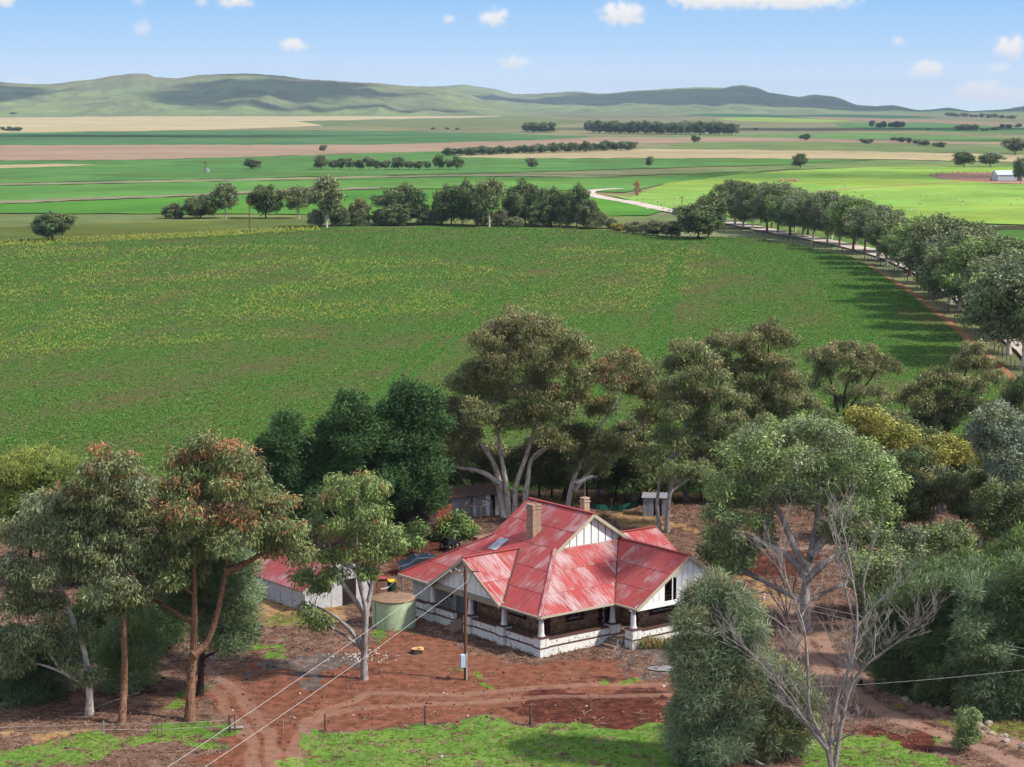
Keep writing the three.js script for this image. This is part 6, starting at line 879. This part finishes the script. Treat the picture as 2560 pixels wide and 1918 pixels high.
const ironTex = (a, b, c, seed) => texture(256, 256, (u, v) => { const s = pn(u, v, 120, 7, seed), n = pn(u, v, 14, 14, seed + 3); let q = mix3(a, b, clamp(0.4 + n * 0.5, 0, 1)); if (s > 0.4) q = mix3(q, c, smooth(s, 0.4, 0.8)); const k = 0.86 + 0.14 * Math.cos(u * Math.PI * 2 * 16); return [toS(q[0] * k), toS(q[1] * k), toS(q[2] * k)]; });
const whiteIron = std({ map: scaled(ironTex(lin(214, 214, 214, 0.78), lin(180, 180, 182, 0.78), lin(150, 118, 98, 0.75), 3), 1.6), roughness: 0.7 }), greyIron = std({ map: scaled(ironTex(lin(170, 172, 178, 0.74), lin(140, 142, 150, 0.74), lin(128, 100, 84, 0.74), 6), 1.6), roughness: 0.6 }), redIron = std({ map: scaled(ironTex(lin(158, 62, 56, 0.74), lin(122, 60, 54, 0.74), lin(170, 150, 140, 0.74), 9), 1.6), roughness: 0.75 }), rustIron = std({ map: scaled(ironTex(lin(128, 100, 84, 0.74), lin(104, 84, 74, 0.74), lin(160, 140, 126, 0.74), 12), 1.6), roughness: 0.85 });
function panelRow(parent, name, a, b, h0, h1, w, mat, lean = 0) { // upright iron sheets between two ground points; top runs from h0 to h1
  const n = Math.max(1, Math.round(a.distanceTo(b) / w)), d = V3().subVectors(b, a), nn = V3(-d.z, 0, d.x).normalize();
  for (let i = 0; i < n; i++) { const A = a.clone().lerp(b, i / n), B = a.clone().lerp(b, (i + 1) / n - 0.01 / w / n), o = nn.clone().multiplyScalar((i % 2) * 0.02), y0 = lerp(h0, h1, i / n) + 0.05 * N2(i * 1.7, h0), y1 = lerp(h0, h1, (i + 1) / n) + 0.05 * N2(i * 1.7, h0), mb = new MB(); A.add(o); B.add(o); const b2 = nn.clone().multiplyScalar(0.015); const up = (p, y) => V3(p.x, y, p.z).addScaledVector(nn, lean * y), u = i * 0.83;
    mb.quad(up(A, 0), up(B, 0), up(B, y1), up(A, y0), [[u, 0], [u + w, 0], [u + w, y1], [u, y0]]); mb.quad(up(B, 0).add(b2), up(A, 0).add(b2), up(A, y0).add(b2), up(B, y1).add(b2), [[u, 0], [u + w, 0], [u + w, y1], [u, y0]]); mb.build(name, mat, parent); }
}
{ // iron shed left of the tank; same lie as the house
  const C = G(658.5, 1322.5); C.y = 0; const t = thing('iron_shed', 'white iron shed with faded red gable roof half hidden by gums', 'shed', C, HT), S = (x, h, s) => V3(x, h, -s), Ls = 8.6;
  panelRow(t, 'wall_sheet', S(0, 0, Ls), S(0, 0, 0), 1.62, 1.62, 0.82, whiteIron); panelRow(t, 'wall_sheet', S(0, 0, 0), S(3.15, 0, 0), 1.7, 3.6, 0.8, whiteIron); panelRow(t, 'wall_sheet', S(3.15, 0, 0), S(6, 0, 0), 3.6, 2.2, 0.8, whiteIron); panelRow(t, 'wall_sheet', S(6, 0, 0), S(6, 0, Ls), 2.1, 2.1, 0.82, whiteIron); panelRow(t, 'wall_sheet', S(6, 0, Ls), S(0, 0, Ls), 2.4, 2.2, 0.82, greyIron);
  roofFace(t, 'roof', [S(-0.25, 1.6, -0.2), S(-0.25, 1.6, Ls + 0.2), S(3.15, 3.8, Ls + 0.2), S(3.15, 3.8, -0.2)], [ROOF.mid, ROOF.mid, ROOF.low]); roofFace(t, 'roof', [S(6.3, 2.1, -0.2), S(6.3, 2.1, Ls + 0.2), S(3.15, 3.8, Ls + 0.2), S(3.15, 3.8, -0.2)], [ROOF.mid]); ridgeCap(t, S(3.15, 3.8, -0.2), S(3.15, 3.8, Ls + 0.2), ROOF.low, 0.2);
  new MB().bar(S(-0.3, 1.5, -0.24), S(3.15, 3.72, -0.24), 0.05, 0.18).build('barge_board', M.cream, t); new MB().bar(S(6.3, 2.0, -0.24), S(3.15, 3.72, -0.24), 0.05, 0.18).build('barge_board', M.cream, t); new MB().box(3.4, 4.6, 0, 2.0, 0.03, 0.07).build('door', M.darkDoor, t);
  new MB().box(-0.06, 0, 0.3, 1.1, -Ls + 0.2, -Ls + 1.4).build('window', M.darkDoor, t);
  // lean-to of paler iron and junk beside it
  const q = thing('iron_lean_to', 'low iron lean-to with stacked sheets between the shed and tank', 'lean-to', t.position.clone().add(S(6.2, 0, 0.2).applyAxisAngle(UPV, HT)), HT); panelRow(q, 'wall_sheet', S(0, 0, 0), S(1.5, 0, 0), 1.5, 1.4, 0.82, rustIron); roofFace(q, 'roof', [S(-0.1, 1.65, -0.2), S(-0.1, 1.65, 2), S(1.7, 1.42, 2), S(1.7, 1.42, -0.2)], [ROOF.low]); panelRow(q, 'wall_sheet', S(1.5, 0, 0), S(1.5, 0, 1.8), 1.4, 1.4, 0.8, greyIron); new MB().box(0.5, 1.1, 0, 1.3, 0.02, 0.06).build('door', rust, q);
  const f = thing('rail_frame', 'rough pole rail on thin posts before the iron shed wall', 'frame', G(632, 1305), 0); const P = [[632, 1308], [659, 1312], [694, 1300], [755, 1285]].map(([u, v]) => G(u, v).sub(f.position)); P.forEach((p) => new MB().tube([p.clone().setY(-0.1), p.clone().setY(1.5)], [0.05, 0.045], 6).build('post', rust, f)); for (let i = 0; i < 3; i++) new MB().tube([P[i].clone().setY(1.5 + 0.05 * i), P[i + 1].clone().setY(1.6)], [0.05, 0.04], 6).build('rail', woodPost, f);
}
// power pole with its wires
house.updateMatrixWorld();
const poleBase = gy(G(1006, 1468));
{
  const D = -poleBase.z, hTop = AT(1007, 1222, D).y, t = thing('power_pole', 'rusty steel power pole with crossarm and pale meter box in the yard', 'pole', poleBase), CA = hTop - 0.42;
  new MB().tube([V3(0, -0.2, 0), V3(0, hTop, 0)], [0.12, 0.1], 10).build('pole', rust, t);
  new MB().bar(V3(-0.98, CA + 0.1, 0.55), V3(0.9, CA - 0.06, -0.5), 0.08, 0.09).build('crossarm', rust, t);
  for (const [x, y, z] of [[-0.95, CA + 0.2, 0.53], [0.88, CA + 0.05, -0.49], [-0.4, CA + 0.17, 0.22], [0.45, CA + 0.1, -0.25]]) mesh('insulator', new THREE.CylinderGeometry(0.035, 0.05, 0.14, 8).translate(x, y, z), M.white, t);
  new MB().tube(curve([V3(0.02, CA + 0.2, 0.1), V3(-0.3, CA - 0.8, 0.2), V3(-0.05, CA - 1.5, 0.15)], 8), Array(9).fill(0.02), 5).build('cable', darkRub(), t); new MB().tube(curve([V3(0.5, CA + 0.05, -0.2), V3(0.3, CA - 0.5, 0), V3(0.1, CA - 0.9, 0.1)], 8), Array(9).fill(0.015), 5).build('cable', darkRub(), t);
  const box = mesh('meter_box', new RoundedBoxGeometry(0.34, 0.9, 0.3, 2, 0.04).translate(-0.25, 1.35, 0.14), std({ color: rgb(178, 198, 212, 0.8), roughness: 0.5 }), t); box.rotation.y = 0.3; new MB().tube([V3(0.06, 0, 0.12), V3(0.06, 1.9, 0.12)], [0.045, 0.045], 6).build('conduit', M.white, t);
  const wp = (x, y, z) => poleBase.clone().add(V3(x, y, z));
  const sag = (a, b, s, n = 24) => { const o = []; for (let i = 0; i <= n; i++) { const q = i / n, p = a.clone().lerp(b, q); p.y -= s * 4 * q * (1 - q); o.push(p); } return o; };
  const wire = (label, pts, r, name = 'power_line') => { const o = pts[0].clone(), t2 = mesh(name, new MB().tube(pts.map((p) => p.clone().sub(o)), pts.map(() => r), 5).geo(), wireMat, scene); t2.position.copy(o); tag(t2, label, 'wire'); };
  // wires run to the next pole, outside the frame towards the lower left
  const end1 = G(383 / K, 1918 / K, 6.7), a1 = wp(-0.95, CA + 0.28, 0.53), d1 = end1.clone().sub(a1), far1 = a1.clone().addScaledVector(d1, 1.6); wire('white power line from the pole crossarm tip farther from the house', sag(a1, far1, 0.5, 30), 0.01);
  const end2 = G(476 / K, 1918 / K, 6.6), a2 = wp(0.2, CA - 0.55, 0.1), far2 = a2.clone().addScaledVector(end2.sub(a2), 1.6); wire('white power line leaving the pole below its crossarm', sag(a2, far2, 0.5, 30), 0.01);
  const np = V3((far1.x + far2.x) / 2, 0, (far1.z + far2.z) / 2), t3 = thing('power_pole', 'plain steel power pole that the yard lines run on to', 'pole', np); new MB().tube([V3(0, -0.1, 0), V3(0, 7.6, 0)], [0.12, 0.1], 8).build('pole', rust, t3); new MB().bar(V3(far1.x - np.x, far1.y, far1.z - np.z), V3(far2.x - np.x, far2.y, far2.z - np.z), 0.09, 0.09).build('crossarm', rust, t3);
  // service line to the house gable
  wire('thick white service cable running from the pole to the gable', sag(wp(-0.4, CA + 0.26, 0.22), house.localToWorld(H(-0.2, 4.7, 9.6)), 0.1, 8), 0.03, 'service_cable');
  // lines to the right
  house.updateMatrixWorld(); const hg0 = house.localToWorld(H(16.4, 3.1, -2.2)); const r1 = AT(2230, 1397, 122), r2 = AT(2230, 1412, 122);
  wire('upper of two thin lines leaving the house gable to the right thicket', sag(hg0, r1.clone().add(r1.clone().sub(hg0).multiplyScalar(0.3)), 0.3), 0.011); wire('lower of two thin lines leaving the house gable to the right thicket', sag(hg0.clone().add(V3(0, -0.35, 0)), r2.clone().add(r2.clone().sub(hg0).multiplyScalar(0.3)), 0.3), 0.011);
  wire('single thin line crossing before the dead tree', sag(AT(1330, 1490, 116), AT(2330, 1432, 116), 0.55), 0.006);
}
// fence at the grass edge
{
  const O = G(920, 1568), t = thing('yard_fence', 'broken yard fence of odd posts along the grass edge', 'fence', V3(O.x, 0, O.z));
  for (const [u, v, h, r, m] of [[497, 1582, 1.1, 0.09, woodPost], [508, 1580, 1.15, 0.05, rust], [702, 1582, 1.15, 0.06, woodPost], [918, 1568, 1.25, 0.07, woodPost], [1146, 1566, 1.2, 0.09, woodPost], [224, 1590, 0.95, 0.03, galv], [340, 1590, 1, 0.025, rust], [350, 1592, 1.1, 0.025, rust], [322, 1590, 0.9, 0.025, rust], [612, 1584, 1, 0.025, galv], [1440, 1560, 1, 0.025, rust]]) { const p = gy(G(u, v)).sub(t.position); new MB().tube([p.clone().add(V3(0, -0.15, 0)), p.clone().add(V3(0.04 * N2(u, 1), h, 0.05))], [r, r * 0.9], 7).build('post', m, t); }
  for (const y of [0.4, 0.75]) new MB().tube([[-60, 1600], [224, 1590], [340, 1590], [497, 1582]].map(([u, v]) => G(u, v).sub(t.position).add(V3(0, y, 0))), [0.006, 0.006, 0.006, 0.006], 4).build('wire', wireMat, t);
}
{ // stump, crowbar, crate, logs
  const s = thing('tree_stump', 'freshly cut tree stump with an orange top on the bare dirt', 'stump', gy(G(899, 1411))); mesh('bark', new THREE.CylinderGeometry(0.36, 0.46, 0.34, 12, 1, true).translate(0, 0.15, 0), BARK.dark, s); mesh('cut_face', new THREE.CylinderGeometry(0.36, 0.36, 0.02, 12).rotateZ(0.08).translate(0, 0.33, 0), std({ color: rgb(232, 170, 112, 0.75), roughness: 0.9 }), s); mesh('cut_face', new THREE.CylinderGeometry(0.2, 0.24, 0.16, 9).translate(0.32, 0.36, 0.1), std({ color: rgb(226, 176, 124, 0.75), roughness: 0.9 }), s);
  const c = thing('crate', 'bright red plastic crate lying by the she-oak', 'crate', gy(G(511, 1386)), 0.4), red = std({ color: rgb(226, 52, 52, 0.8), roughness: 0.5 }); new MB().box(-0.25, 0.25, 0, 0.04, -0.2, 0.2).build('base', red, c); for (const [a, b, d, e] of [[-0.25, 0.25, 0.17, 0.2], [-0.25, 0.25, -0.2, -0.17], [-0.25, -0.22, -0.169, 0.169], [0.22, 0.25, -0.169, 0.169]]) { new MB().box(a, b, 0.04, 0.14, d, e).build('side', red, c); new MB().box(a, b, 0.2, 0.34, d, e).build('side', red, c); }
  for (const [x, z] of [[-0.24, 0.19], [0.24, 0.19], [-0.24, -0.19], [0.24, -0.19]]) new MB().box(x - 0.012, x + 0.012, 0.04, 0.345, z - 0.012, z + 0.012).build('corner', red, c);
  const b = mesh('steel_bar', new MB().tube([V3(0, 0, 0), V3(0.8, 0.5, -0.9)], [0.04, 0.04], 6).geo(), rust, scene); b.position.copy(gy(G(876, 1398))); tag(b, 'rusty steel bar leaning near the cut stump', 'bar');
  for (const [a, e, r, l] of [[[525, 1574], [488, 1576], 0.1, 'pale log lying at the fence gap by the forked gum'], [[300, 1500], [190, 1538], 0.07, 'long pale fallen pole in the leaf litter'], [[430, 1392], [405, 1402], 0.08, 'short broken timber behind the forked gum'], [[1600, 1640], [1650, 1662], 0.16, 'weathered forked log under the she-oaks']]) { const A = gy(G(...a)), B = gy(G(...e)), m = mesh('log', new MB().tube([V3(0, r, 0), B.clone().sub(A).multiplyScalar(0.5).add(V3(0, r + 0.05, 0.1)), B.clone().sub(A).add(V3(0, r, 0))], [r, r * 0.9, r * 0.6], 8, 0.15).geo(), BARK.grey, scene); m.position.copy(A); tag(m, l, 'log'); }
  for (const [u, v, h, l] of [[2163, 1143, 0.8, 'charred stump by the straw grass'], [2070, 1492 - 330, 0.5, 'low charred stump near the round glossy shrub'], [1856, 1488 - 5, 0.5, 'grey cut stump at the bend of the farm track']]) { const t = mesh('tree_stump', new THREE.CylinderGeometry(0.2, 0.27, h, 9).translate(0, h / 2, 0), BARK.dark, scene); t.position.copy(gy(G(u, v))); tag(t, l, 'stump'); }
}
{ // stones edging the track
  const st = [1, 2, 3].map((k) => { const g = new THREE.DodecahedronGeometry(0.28, 1), p = g.attributes.position; for (let i = 0; i < p.count; i++) { const q = 1 + 0.28 * N2(p.getX(i) * 4 + k * 9, p.getY(i) * 4 + p.getZ(i) * 3); p.setXYZ(i, p.getX(i) * q, p.getY(i) * q * 0.7, p.getZ(i) * q); } g.computeVertexNormals(); return g; }), sm = [std({ color: rgb(186, 168, 150, 0.7), bumpMap: scaled(grain, 0.5), bumpScale: 0.02 }), std({ color: rgb(150, 134, 122, 0.7), bumpMap: scaled(grain, 0.5), bumpScale: 0.02 })];
  rnd = mulberry(88); const edge = curve([[1880, 1482], [1930, 1502], [1985, 1520], [2040, 1534], [2100, 1556], [2160, 1588], [2220, 1612]].map(([u, v]) => G(u, v)), 40);
  for (let i = 0; i < 44; i++) { const p = edge[Math.min(40, Math.floor(rnd() * 41))].clone().add(V3(rr(-0.5, 0.5), 0, rr(-0.4, 0.4))); gy(p); const m = mesh('edge_stone', st[i % 3], sm[i % 2], scene); m.position.copy(p); m.rotation.y = rr(0, 6); m.scale.setScalar(rr(0.55, 1.25)); tag(m, 'rough fieldstone in the line edging the farm track', 'stone', 'stones edging the farm track'); }
  for (let i = 0; i < 14; i++) { const p = gy(G(rr(395, 470), rr(1412, 1432))); const m = mesh('rubble_stone', st[i % 3], sm[1], scene); m.position.copy(p); m.rotation.y = rr(0, 6); m.scale.setScalar(rr(0.5, 1.1)); tag(m, 'brownish rubble stone on the bank behind the forked gum', 'stone', 'rubble on the bank'); }
}
{ // galahs in the dead tree
  const pink = std({ color: rgb(226, 130, 140, 0.75), roughness: 0.9 }), grey = std({ color: rgb(196, 190, 196, 0.75), roughness: 0.9 }), D = 120;
  [[1668, 1317, 'pink and grey cockatoo perched higher in the bare twigs'], [1640, 1290, 'pink and grey cockatoo perched nearest the white gable']].forEach(([u, v, l], i) => { const t = thing('cockatoo', l, 'bird', AT(1879 / K + i * -0 + (i ? 26 : 0), (i ? 1495 : 1522) / K, D), 0.6 + i), e = new THREE.SphereGeometry(1, 12, 10); mesh('body', e.clone().scale(0.09, 0.17, 0.1).rotateX(0.25).translate(0, 0, 0), pink, t); mesh('head', e.clone().scale(0.075, 0.075, 0.08).translate(0, 0.19, 0.05), grey, t); mesh('wing', e.clone().scale(0.04, 0.15, 0.08).translate(-0.08, -0.02, -0.02), grey, t); mesh('wing', e.clone().scale(0.04, 0.15, 0.08).translate(0.08, -0.02, -0.02), grey, t); mesh('tail', e.clone().scale(0.05, 0.12, 0.02).translate(0, -0.24, -0.06), grey, t); mesh('beak', new THREE.ConeGeometry(0.025, 0.06, 8).rotateX(1.9).translate(0, 0.18, 0.14), M.cream, t);
    const b = mesh('perch_branch', new MB().tube([V3(-0.7, -0.5, 0), V3(0, -0.18, 0), V3(0.3, 0.1, 0)], [0.03, 0.022, 0.012], 5).geo(), BARK.grey, deadTree); b.position.copy(t.position).sub(deadTree.position); });
}
{ // back yard: red iron fence, old shed, outhouse, net, junk
  const f = thing('iron_fence', 'leaning red corrugated iron fence beside the citrus bush', 'fence', V3(0, 0, 0)); const A = G(925, 1150), B = G(974, 1132); f.position.copy(A); panelRow(f, 'iron_sheet', V3(0, 0, 0), B.clone().sub(A), 1.75, 1.95, 0.7, redIron, 0.03); new MB().bar(V3(-0.1, 1.5, -0.1), B.clone().sub(A).setY(1.65).add(V3(0, 0, -0.1)), 0.06, 0.08).build('rail', woodPost, f);
  const o = thing('old_shed', 'tumbledown grey iron shed with white posts behind the great gum', 'shed', G(985, 1120), HT * 0.6); panelRow(o, 'wall_sheet', V3(-0.5, 0, 0), V3(3.0, 0, 0), 2.0, 2.0, 0.8, greyIron); panelRow(o, 'wall_sheet', V3(3.0, 0, 0), V3(3.0, 0, -3.2), 2.0, 2.1, 0.8, greyIron); panelRow(o, 'wall_sheet', V3(-0.5, 0, -3.2), V3(-0.5, 0, 0), 2.0, 2.0, 0.8, rustIron); for (const x of [2.95, 3.9, 4.9]) new MB().box(x, x + 0.42, 0, 1.95, -0.02, 0.12).build('post', M.stained, o);
  new MB().quad(V3(-0.8, 2.05, 0.4), V3(5.6, 2.05, 0.4), V3(5.6, 2.75, -1.6), V3(-0.8, 2.75, -1.6), [[0, 0], [6, 0], [6, 2], [0, 2]]).quad(V3(-0.8, 2.75, -1.6), V3(5.6, 2.75, -1.6), V3(5.6, 2.0, -3.6), V3(-0.8, 2.0, -3.6), [[0, 0], [6, 0], [6, 2], [0, 2]]).build('roof', rustIron, o); new MB().box(3.0, 5.2, 0, 2, -3.3, -3.2).build('back_wall', M.darkDoor, o);
  const pg = thing('pole_frame', 'loose frame of weathered poles before the old shed', 'frame', G(1010, 1135)); const PP = [[1003, 1140], [1038, 1142], [1062, 1128], [1020, 1118]].map(([u, v]) => G(u, v).sub(pg.position)); PP.forEach((p) => new MB().tube([p.clone().setY(-0.1), p.clone().setY(2.0)], [0.07, 0.06], 6).build('post', woodPost, pg)); PP.forEach((p, i) => new MB().tube([p.clone().setY(1.95), PP[(i + 1) % 4].clone().setY(2.02)], [0.05, 0.05], 6).build('rail', woodPost, pg));
  const h = thing('outhouse', 'narrow iron outhouse with an open dark doorway under the gums', 'outhouse', G(1411, 1117), -0.12); panelRow(h, 'wall_sheet', V3(-0.95, 0, 0), V3(0.05, 0, 0), 1.8, 1.8, 0.5, greyIron); panelRow(h, 'wall_sheet', V3(0.8, 0, 0), V3(1.25, 0, 0), 1.8, 1.8, 0.5, greyIron); panelRow(h, 'wall_sheet', V3(1.25, 0, 0), V3(1.25, 0, -1.6), 1.8, 1.8, 0.8, greyIron); panelRow(h, 'wall_sheet', V3(-0.95, 0, -1.6), V3(-0.95, 0, 0), 1.8, 1.8, 0.8, greyIron); panelRow(h, 'wall_sheet', V3(1.25, 0, -1.6), V3(-0.95, 0, -1.6), 1.8, 1.8, 0.8, greyIron); new MB().quad(V3(-1.1, 1.82, 0.15), V3(1.4, 1.82, 0.15), V3(1.4, 2.0, -1.75), V3(-1.1, 2.0, -1.75), [[0, 0], [2, 0], [2, 2], [0, 2]]).build('roof', greyIron, h);
  // green shade net on sticks
  const n = thing('shade_net', 'sagging dark green shade net on sticks behind the red roof', 'net', G(1300, 1108)); const mb = new MB(), N = 14; for (let i = 0; i < N; i++) { const x0 = -1.6 + i * 0.36, x1 = x0 + 0.36, y = (x) => 1.15 - 0.45 * Math.abs(Math.sin((x + 1.6) * 0.62)); mb.quad(V3(x0, y(x0) - 0.55, 0), V3(x1, y(x1) - 0.55, 0), V3(x1, y(x1), 0.15 * Math.sin(i)), V3(x0, y(x0), 0.15 * Math.sin(i - 1))); } mb.build('netting', std({ color: rgb(40, 92, 76, 0.7), roughness: 0.9 }), n); for (const x of [-1.6, 0.9, 3.4]) new MB().tube([V3(x, 0, 0), V3(x, 1.4, 0)], [0.03, 0.03], 5).build('stake', woodPost, n);
  // blocks, black cart and dark car seen over the roof
  const bl = thing('block_stack', 'stack of weathered concrete blocks behind the long roof', 'blocks', G(1033, 1178), HT); for (let i = 0; i < 4; i++) for (let j = 0; j < 2; j++) mesh('block', new RoundedBoxGeometry(0.75, 0.38, 0.7, 1, 0.03).translate(i * 0.78, 0.2 + j * 0.4, 0.05 * j), M.cement, bl);
  const c = thing('motor_cart', 'small black wheeled machine parked in the back yard', 'cart', G(972, 1188), 0.9); mesh('body', new RoundedBoxGeometry(1.3, 0.4, 0.7, 2, 0.08).translate(0, 0.65, 0), darkRub(), c); mesh('seat', new RoundedBoxGeometry(0.5, 0.3, 0.6, 2, 0.08).translate(-0.3, 1.0, 0), darkRub(), c); for (const [x, z] of [[-0.5, 0.4], [0.5, 0.4], [-0.5, -0.4], [0.5, -0.4]]) { const w = mesh('wheel', new THREE.TorusGeometry(0.3, 0.08, 8, 18).translate(x, 0.36, z), darkRub(), c); mesh('hub', new THREE.CylinderGeometry(0.08, 0.08, 0.1, 10).rotateX(Math.PI / 2).translate(x, 0.36, z), galv, w); } new MB().tube([V3(0.55, 0.8, 0), V3(0.75, 1.25, 0)], [0.03, 0.03], 6).build('steering_column', galv, c);
  const car = thing('parked_car', 'dark blue parked car whose roof shows over the red roof edge', 'car', G(917, 1238), 0.25), paint = new THREE.MeshPhysicalMaterial({ color: rgb(52, 64, 82, 0.8), roughness: 0.35, clearcoat: 1, clearcoatRoughness: 0.1 });
  const sec = new THREE.Shape([[-2.1, 0.35], [-2.1, 0.8], [-1.5, 0.95], [-0.8, 1.4], [0.6, 1.42], [1.4, 0.98], [2.1, 0.85], [2.1, 0.35]].map(([x, y]) => new THREE.Vector2(x, y))); mesh('body', new THREE.ExtrudeGeometry(sec, { depth: 1.5, bevelSize: 0.08, bevelThickness: 0.08, bevelSegments: 2 }).translate(0, 0, -0.75), paint, car); for (const z of [-0.84, 0.84]) new MB().quad(V3(-1.25, 0.98, z), V3(1.15, 0.98, z), V3(0.55, 1.34, z), V3(-0.75, 1.34, z)).build('window', M.glass, car); for (const x of [-1.3, 1.3]) for (const z of [-0.75, 0.75]) mesh('wheel', new THREE.CylinderGeometry(0.33, 0.33, 0.2, 16).rotateX(Math.PI / 2).translate(x, 0.33, z), darkRub(), car); new MB().tube([V3(-0.7, 1.52, -0.5), V3(-0.7, 1.52, 0.5)], [0.03, 0.03], 6).build('roof_rack', galv, car); new MB().tube([V3(0.4, 1.54, -0.5), V3(0.4, 1.54, 0.5)], [0.03, 0.03], 6).build('roof_rack', galv, car);
}
{ // strappy garden plant by the veranda and small weeds
  const S = gy(G(1425, 1400)), t = thing('strappy_plant', 'clump of yellowing strappy leaves against the white veranda wall', 'plant', S); rnd = mulberry(55); const mk = (n, cols) => { const l = []; for (let k = 0; k < n; k++) { const b = V3(rr(-1.6, 1.9), 0, rr(-0.7, 0.5)), a = rr(0, 6.28), r = rr(0.3, 0.7), m = b.clone().add(V3(Math.cos(a) * r * 0.5, rr(0.5, 0.85), Math.sin(a) * r * 0.5)), e = b.clone().add(V3(Math.cos(a) * r, rr(0.1, 0.7), Math.sin(a) * r)), c = cols[Math.floor(rnd() * cols.length)]; l.push([b, m, 0.07, c], [m, e, 0.06, c]); } return bladeGeo(l); };
  mesh('dry_leaves', mk(170, [lin(206, 176, 110, 0.7), lin(190, 150, 96, 0.7)]), plantMat, t); mesh('green_leaves', mk(190, [lin(120, 140, 60, 0.6), lin(90, 116, 54, 0.6)]), plantMat, t);
  const ash = thing('ash_heap', 'heap of grey ash and burnt scraps by the she-oak', 'heap', gy(G(1440, 1446))); mesh('ash', new THREE.SphereGeometry(1.2, 20, 10, 0, 6.283, 0, 1.2).scale(1.2, 0.16, 0.6), std({ color: rgb(196, 192, 190, 0.75), map: scaled(farTex, 0.3), bumpMap: scaled(grain, 0.1), bumpScale: 0.05 }), ash); for (let k = 0; k < 9; k++) new MB().tube([V3(rr(-1, 1), 0.08, rr(-0.5, 0.5)), V3(rr(-1.3, 1.3), 0.2, rr(-0.6, 0.6))], [0.04, 0.03], 5).build('charred_stick', BARK.dark, ash);
}
// grass, weeds and litter on the yard
{
  rnd = mulberry(201); const tuft = (seed, n, h, w) => { rnd = mulberry(seed); const l = []; for (let k = 0; k < n; k++) { const a = rr(0, 6.28), r = rr(0.04, 0.2); l.push([V3(rr(-0.1, 0.1), 0, rr(-0.1, 0.1)), V3(Math.cos(a) * r, rr(0.5, 1) * h, Math.sin(a) * r), w, [1, 1, 1]]); } return bladeGeo(l); };
  const tg = [tuft(1, 10, 0.09, 0.022), tuft(2, 10, 0.12, 0.022), tuft(3, 9, 0.16, 0.02)], list = [], litter = [], bits = []; rnd = mulberry(202);
  const cg = { green: [rgb(100, 158, 52, 0.7), rgb(140, 168, 72, 0.7)], lime: [rgb(160, 176, 56, 0.62), rgb(128, 152, 56, 0.62)], far: [rgb(92, 166, 46, 0.75), rgb(120, 176, 60, 0.75)], straw: [rgb(222, 184, 124, 0.7), rgb(190, 150, 96, 0.7)] };
  for (let k = 0; k < 210000; k++) { const x = rr(-62, 62), z = -rr(103, 215); if (Math.abs(x) > 0.29 * -z + 2) continue; const q = yardKind(x, z), f = q.rut < 0.5 ? 0.25 : 1; if (q.g > 0.1 && rnd() < q.g * f) { const [a, b] = cg[q.k]; list.push([x, yardHeight(x, z) - 0.01, z, rr(0.6, 1.35) * (q.k === 'far' ? 1.5 : 1), rr(0, 6.28), a.clone().lerp(b, rnd()).multiplyScalar(rr(0.75, 1.2))]); } else if (rnd() < (q.rut < 0.8 ? 0 : q.soil === 0 ? 0.4 : 0.05)) { const c = rnd() < 0.5 ? rgb(126, 96, 78, 0.7) : rnd() < 0.6 ? rgb(168, 140, 118, 0.7) : rgb(88, 72, 62, 0.7); litter.push([x, yardHeight(x, z) + 0.02, z, rr(0.5, 1.3), rr(0, 6.28), c.multiplyScalar(rr(0.8, 1.2)), new THREE.Quaternion().setFromEuler(new THREE.Euler(rr(-0.5, 0.5), rr(0, 6.28), rr(-0.5, 0.5)))]); } else if (q.soil === 0 && rnd() < 0.012) list.push([x, yardHeight(x, z), z, rr(0.6, 1.3), rr(0, 6.28), (rnd() < 0.5 ? rgb(150, 140, 74, 0.62) : rgb(110, 130, 60, 0.62)).multiplyScalar(rr(0.8, 1.2))]); }
  scatter('grass', tg, plantMat, list, scene);
  const lg = new MB(); rnd = mulberry(5); for (let k = 0; k < 5; k++) { const a = rr(0, 6.28), p = V3(rr(-0.2, 0.2), rr(0, 0.05), rr(-0.2, 0.2)); lg.bar(p, p.clone().add(V3(Math.cos(a) * 0.22, rr(0, 0.06), Math.sin(a) * 0.22)), 0.03, 0.02); }
  scatter('leaf_litter', [lg.geo()], std({ roughness: 1 }), litter, scene);
  rnd = mulberry(203); const pebble = new THREE.DodecahedronGeometry(0.09, 0); for (let k = 0; k < 9000; k++) { const n = rnd() < 0.035, p = n ? G(785 + rr(-1, 1) * rr(0, 1) * 90, 1416 + rr(-1, 1) * rr(0, 1) * 22) : V3(rr(-60, 60), 0, -rr(104, 170)), q = yardKind(p.x, p.z); if (q.soil === 0 && rnd() < 0.6) continue; const inHouse = p.x > -12 && p.x < 20 && p.z < -137 && p.z > -160; if (inHouse && !n) continue; const w = rnd(); bits.push([p.x, yardHeight(p.x, p.z) + 0.01, p.z, (n ? rr(0.3, 1) : Math.pow(rnd(), 2.2) * 1.25 + 0.2), rr(0, 6.28), w < (n ? 0.5 : 0.025) ? rgb(216, 206, 194, 0.6) : w < 0.6 ? rgb(158, 108, 86, 0.58) : rgb(118, 78, 62, 0.56)]); }
  scatter('clods_and_rubble', [pebble], std({ roughness: 1 }), bits, scene);
}
renderer.render(scene, camera);
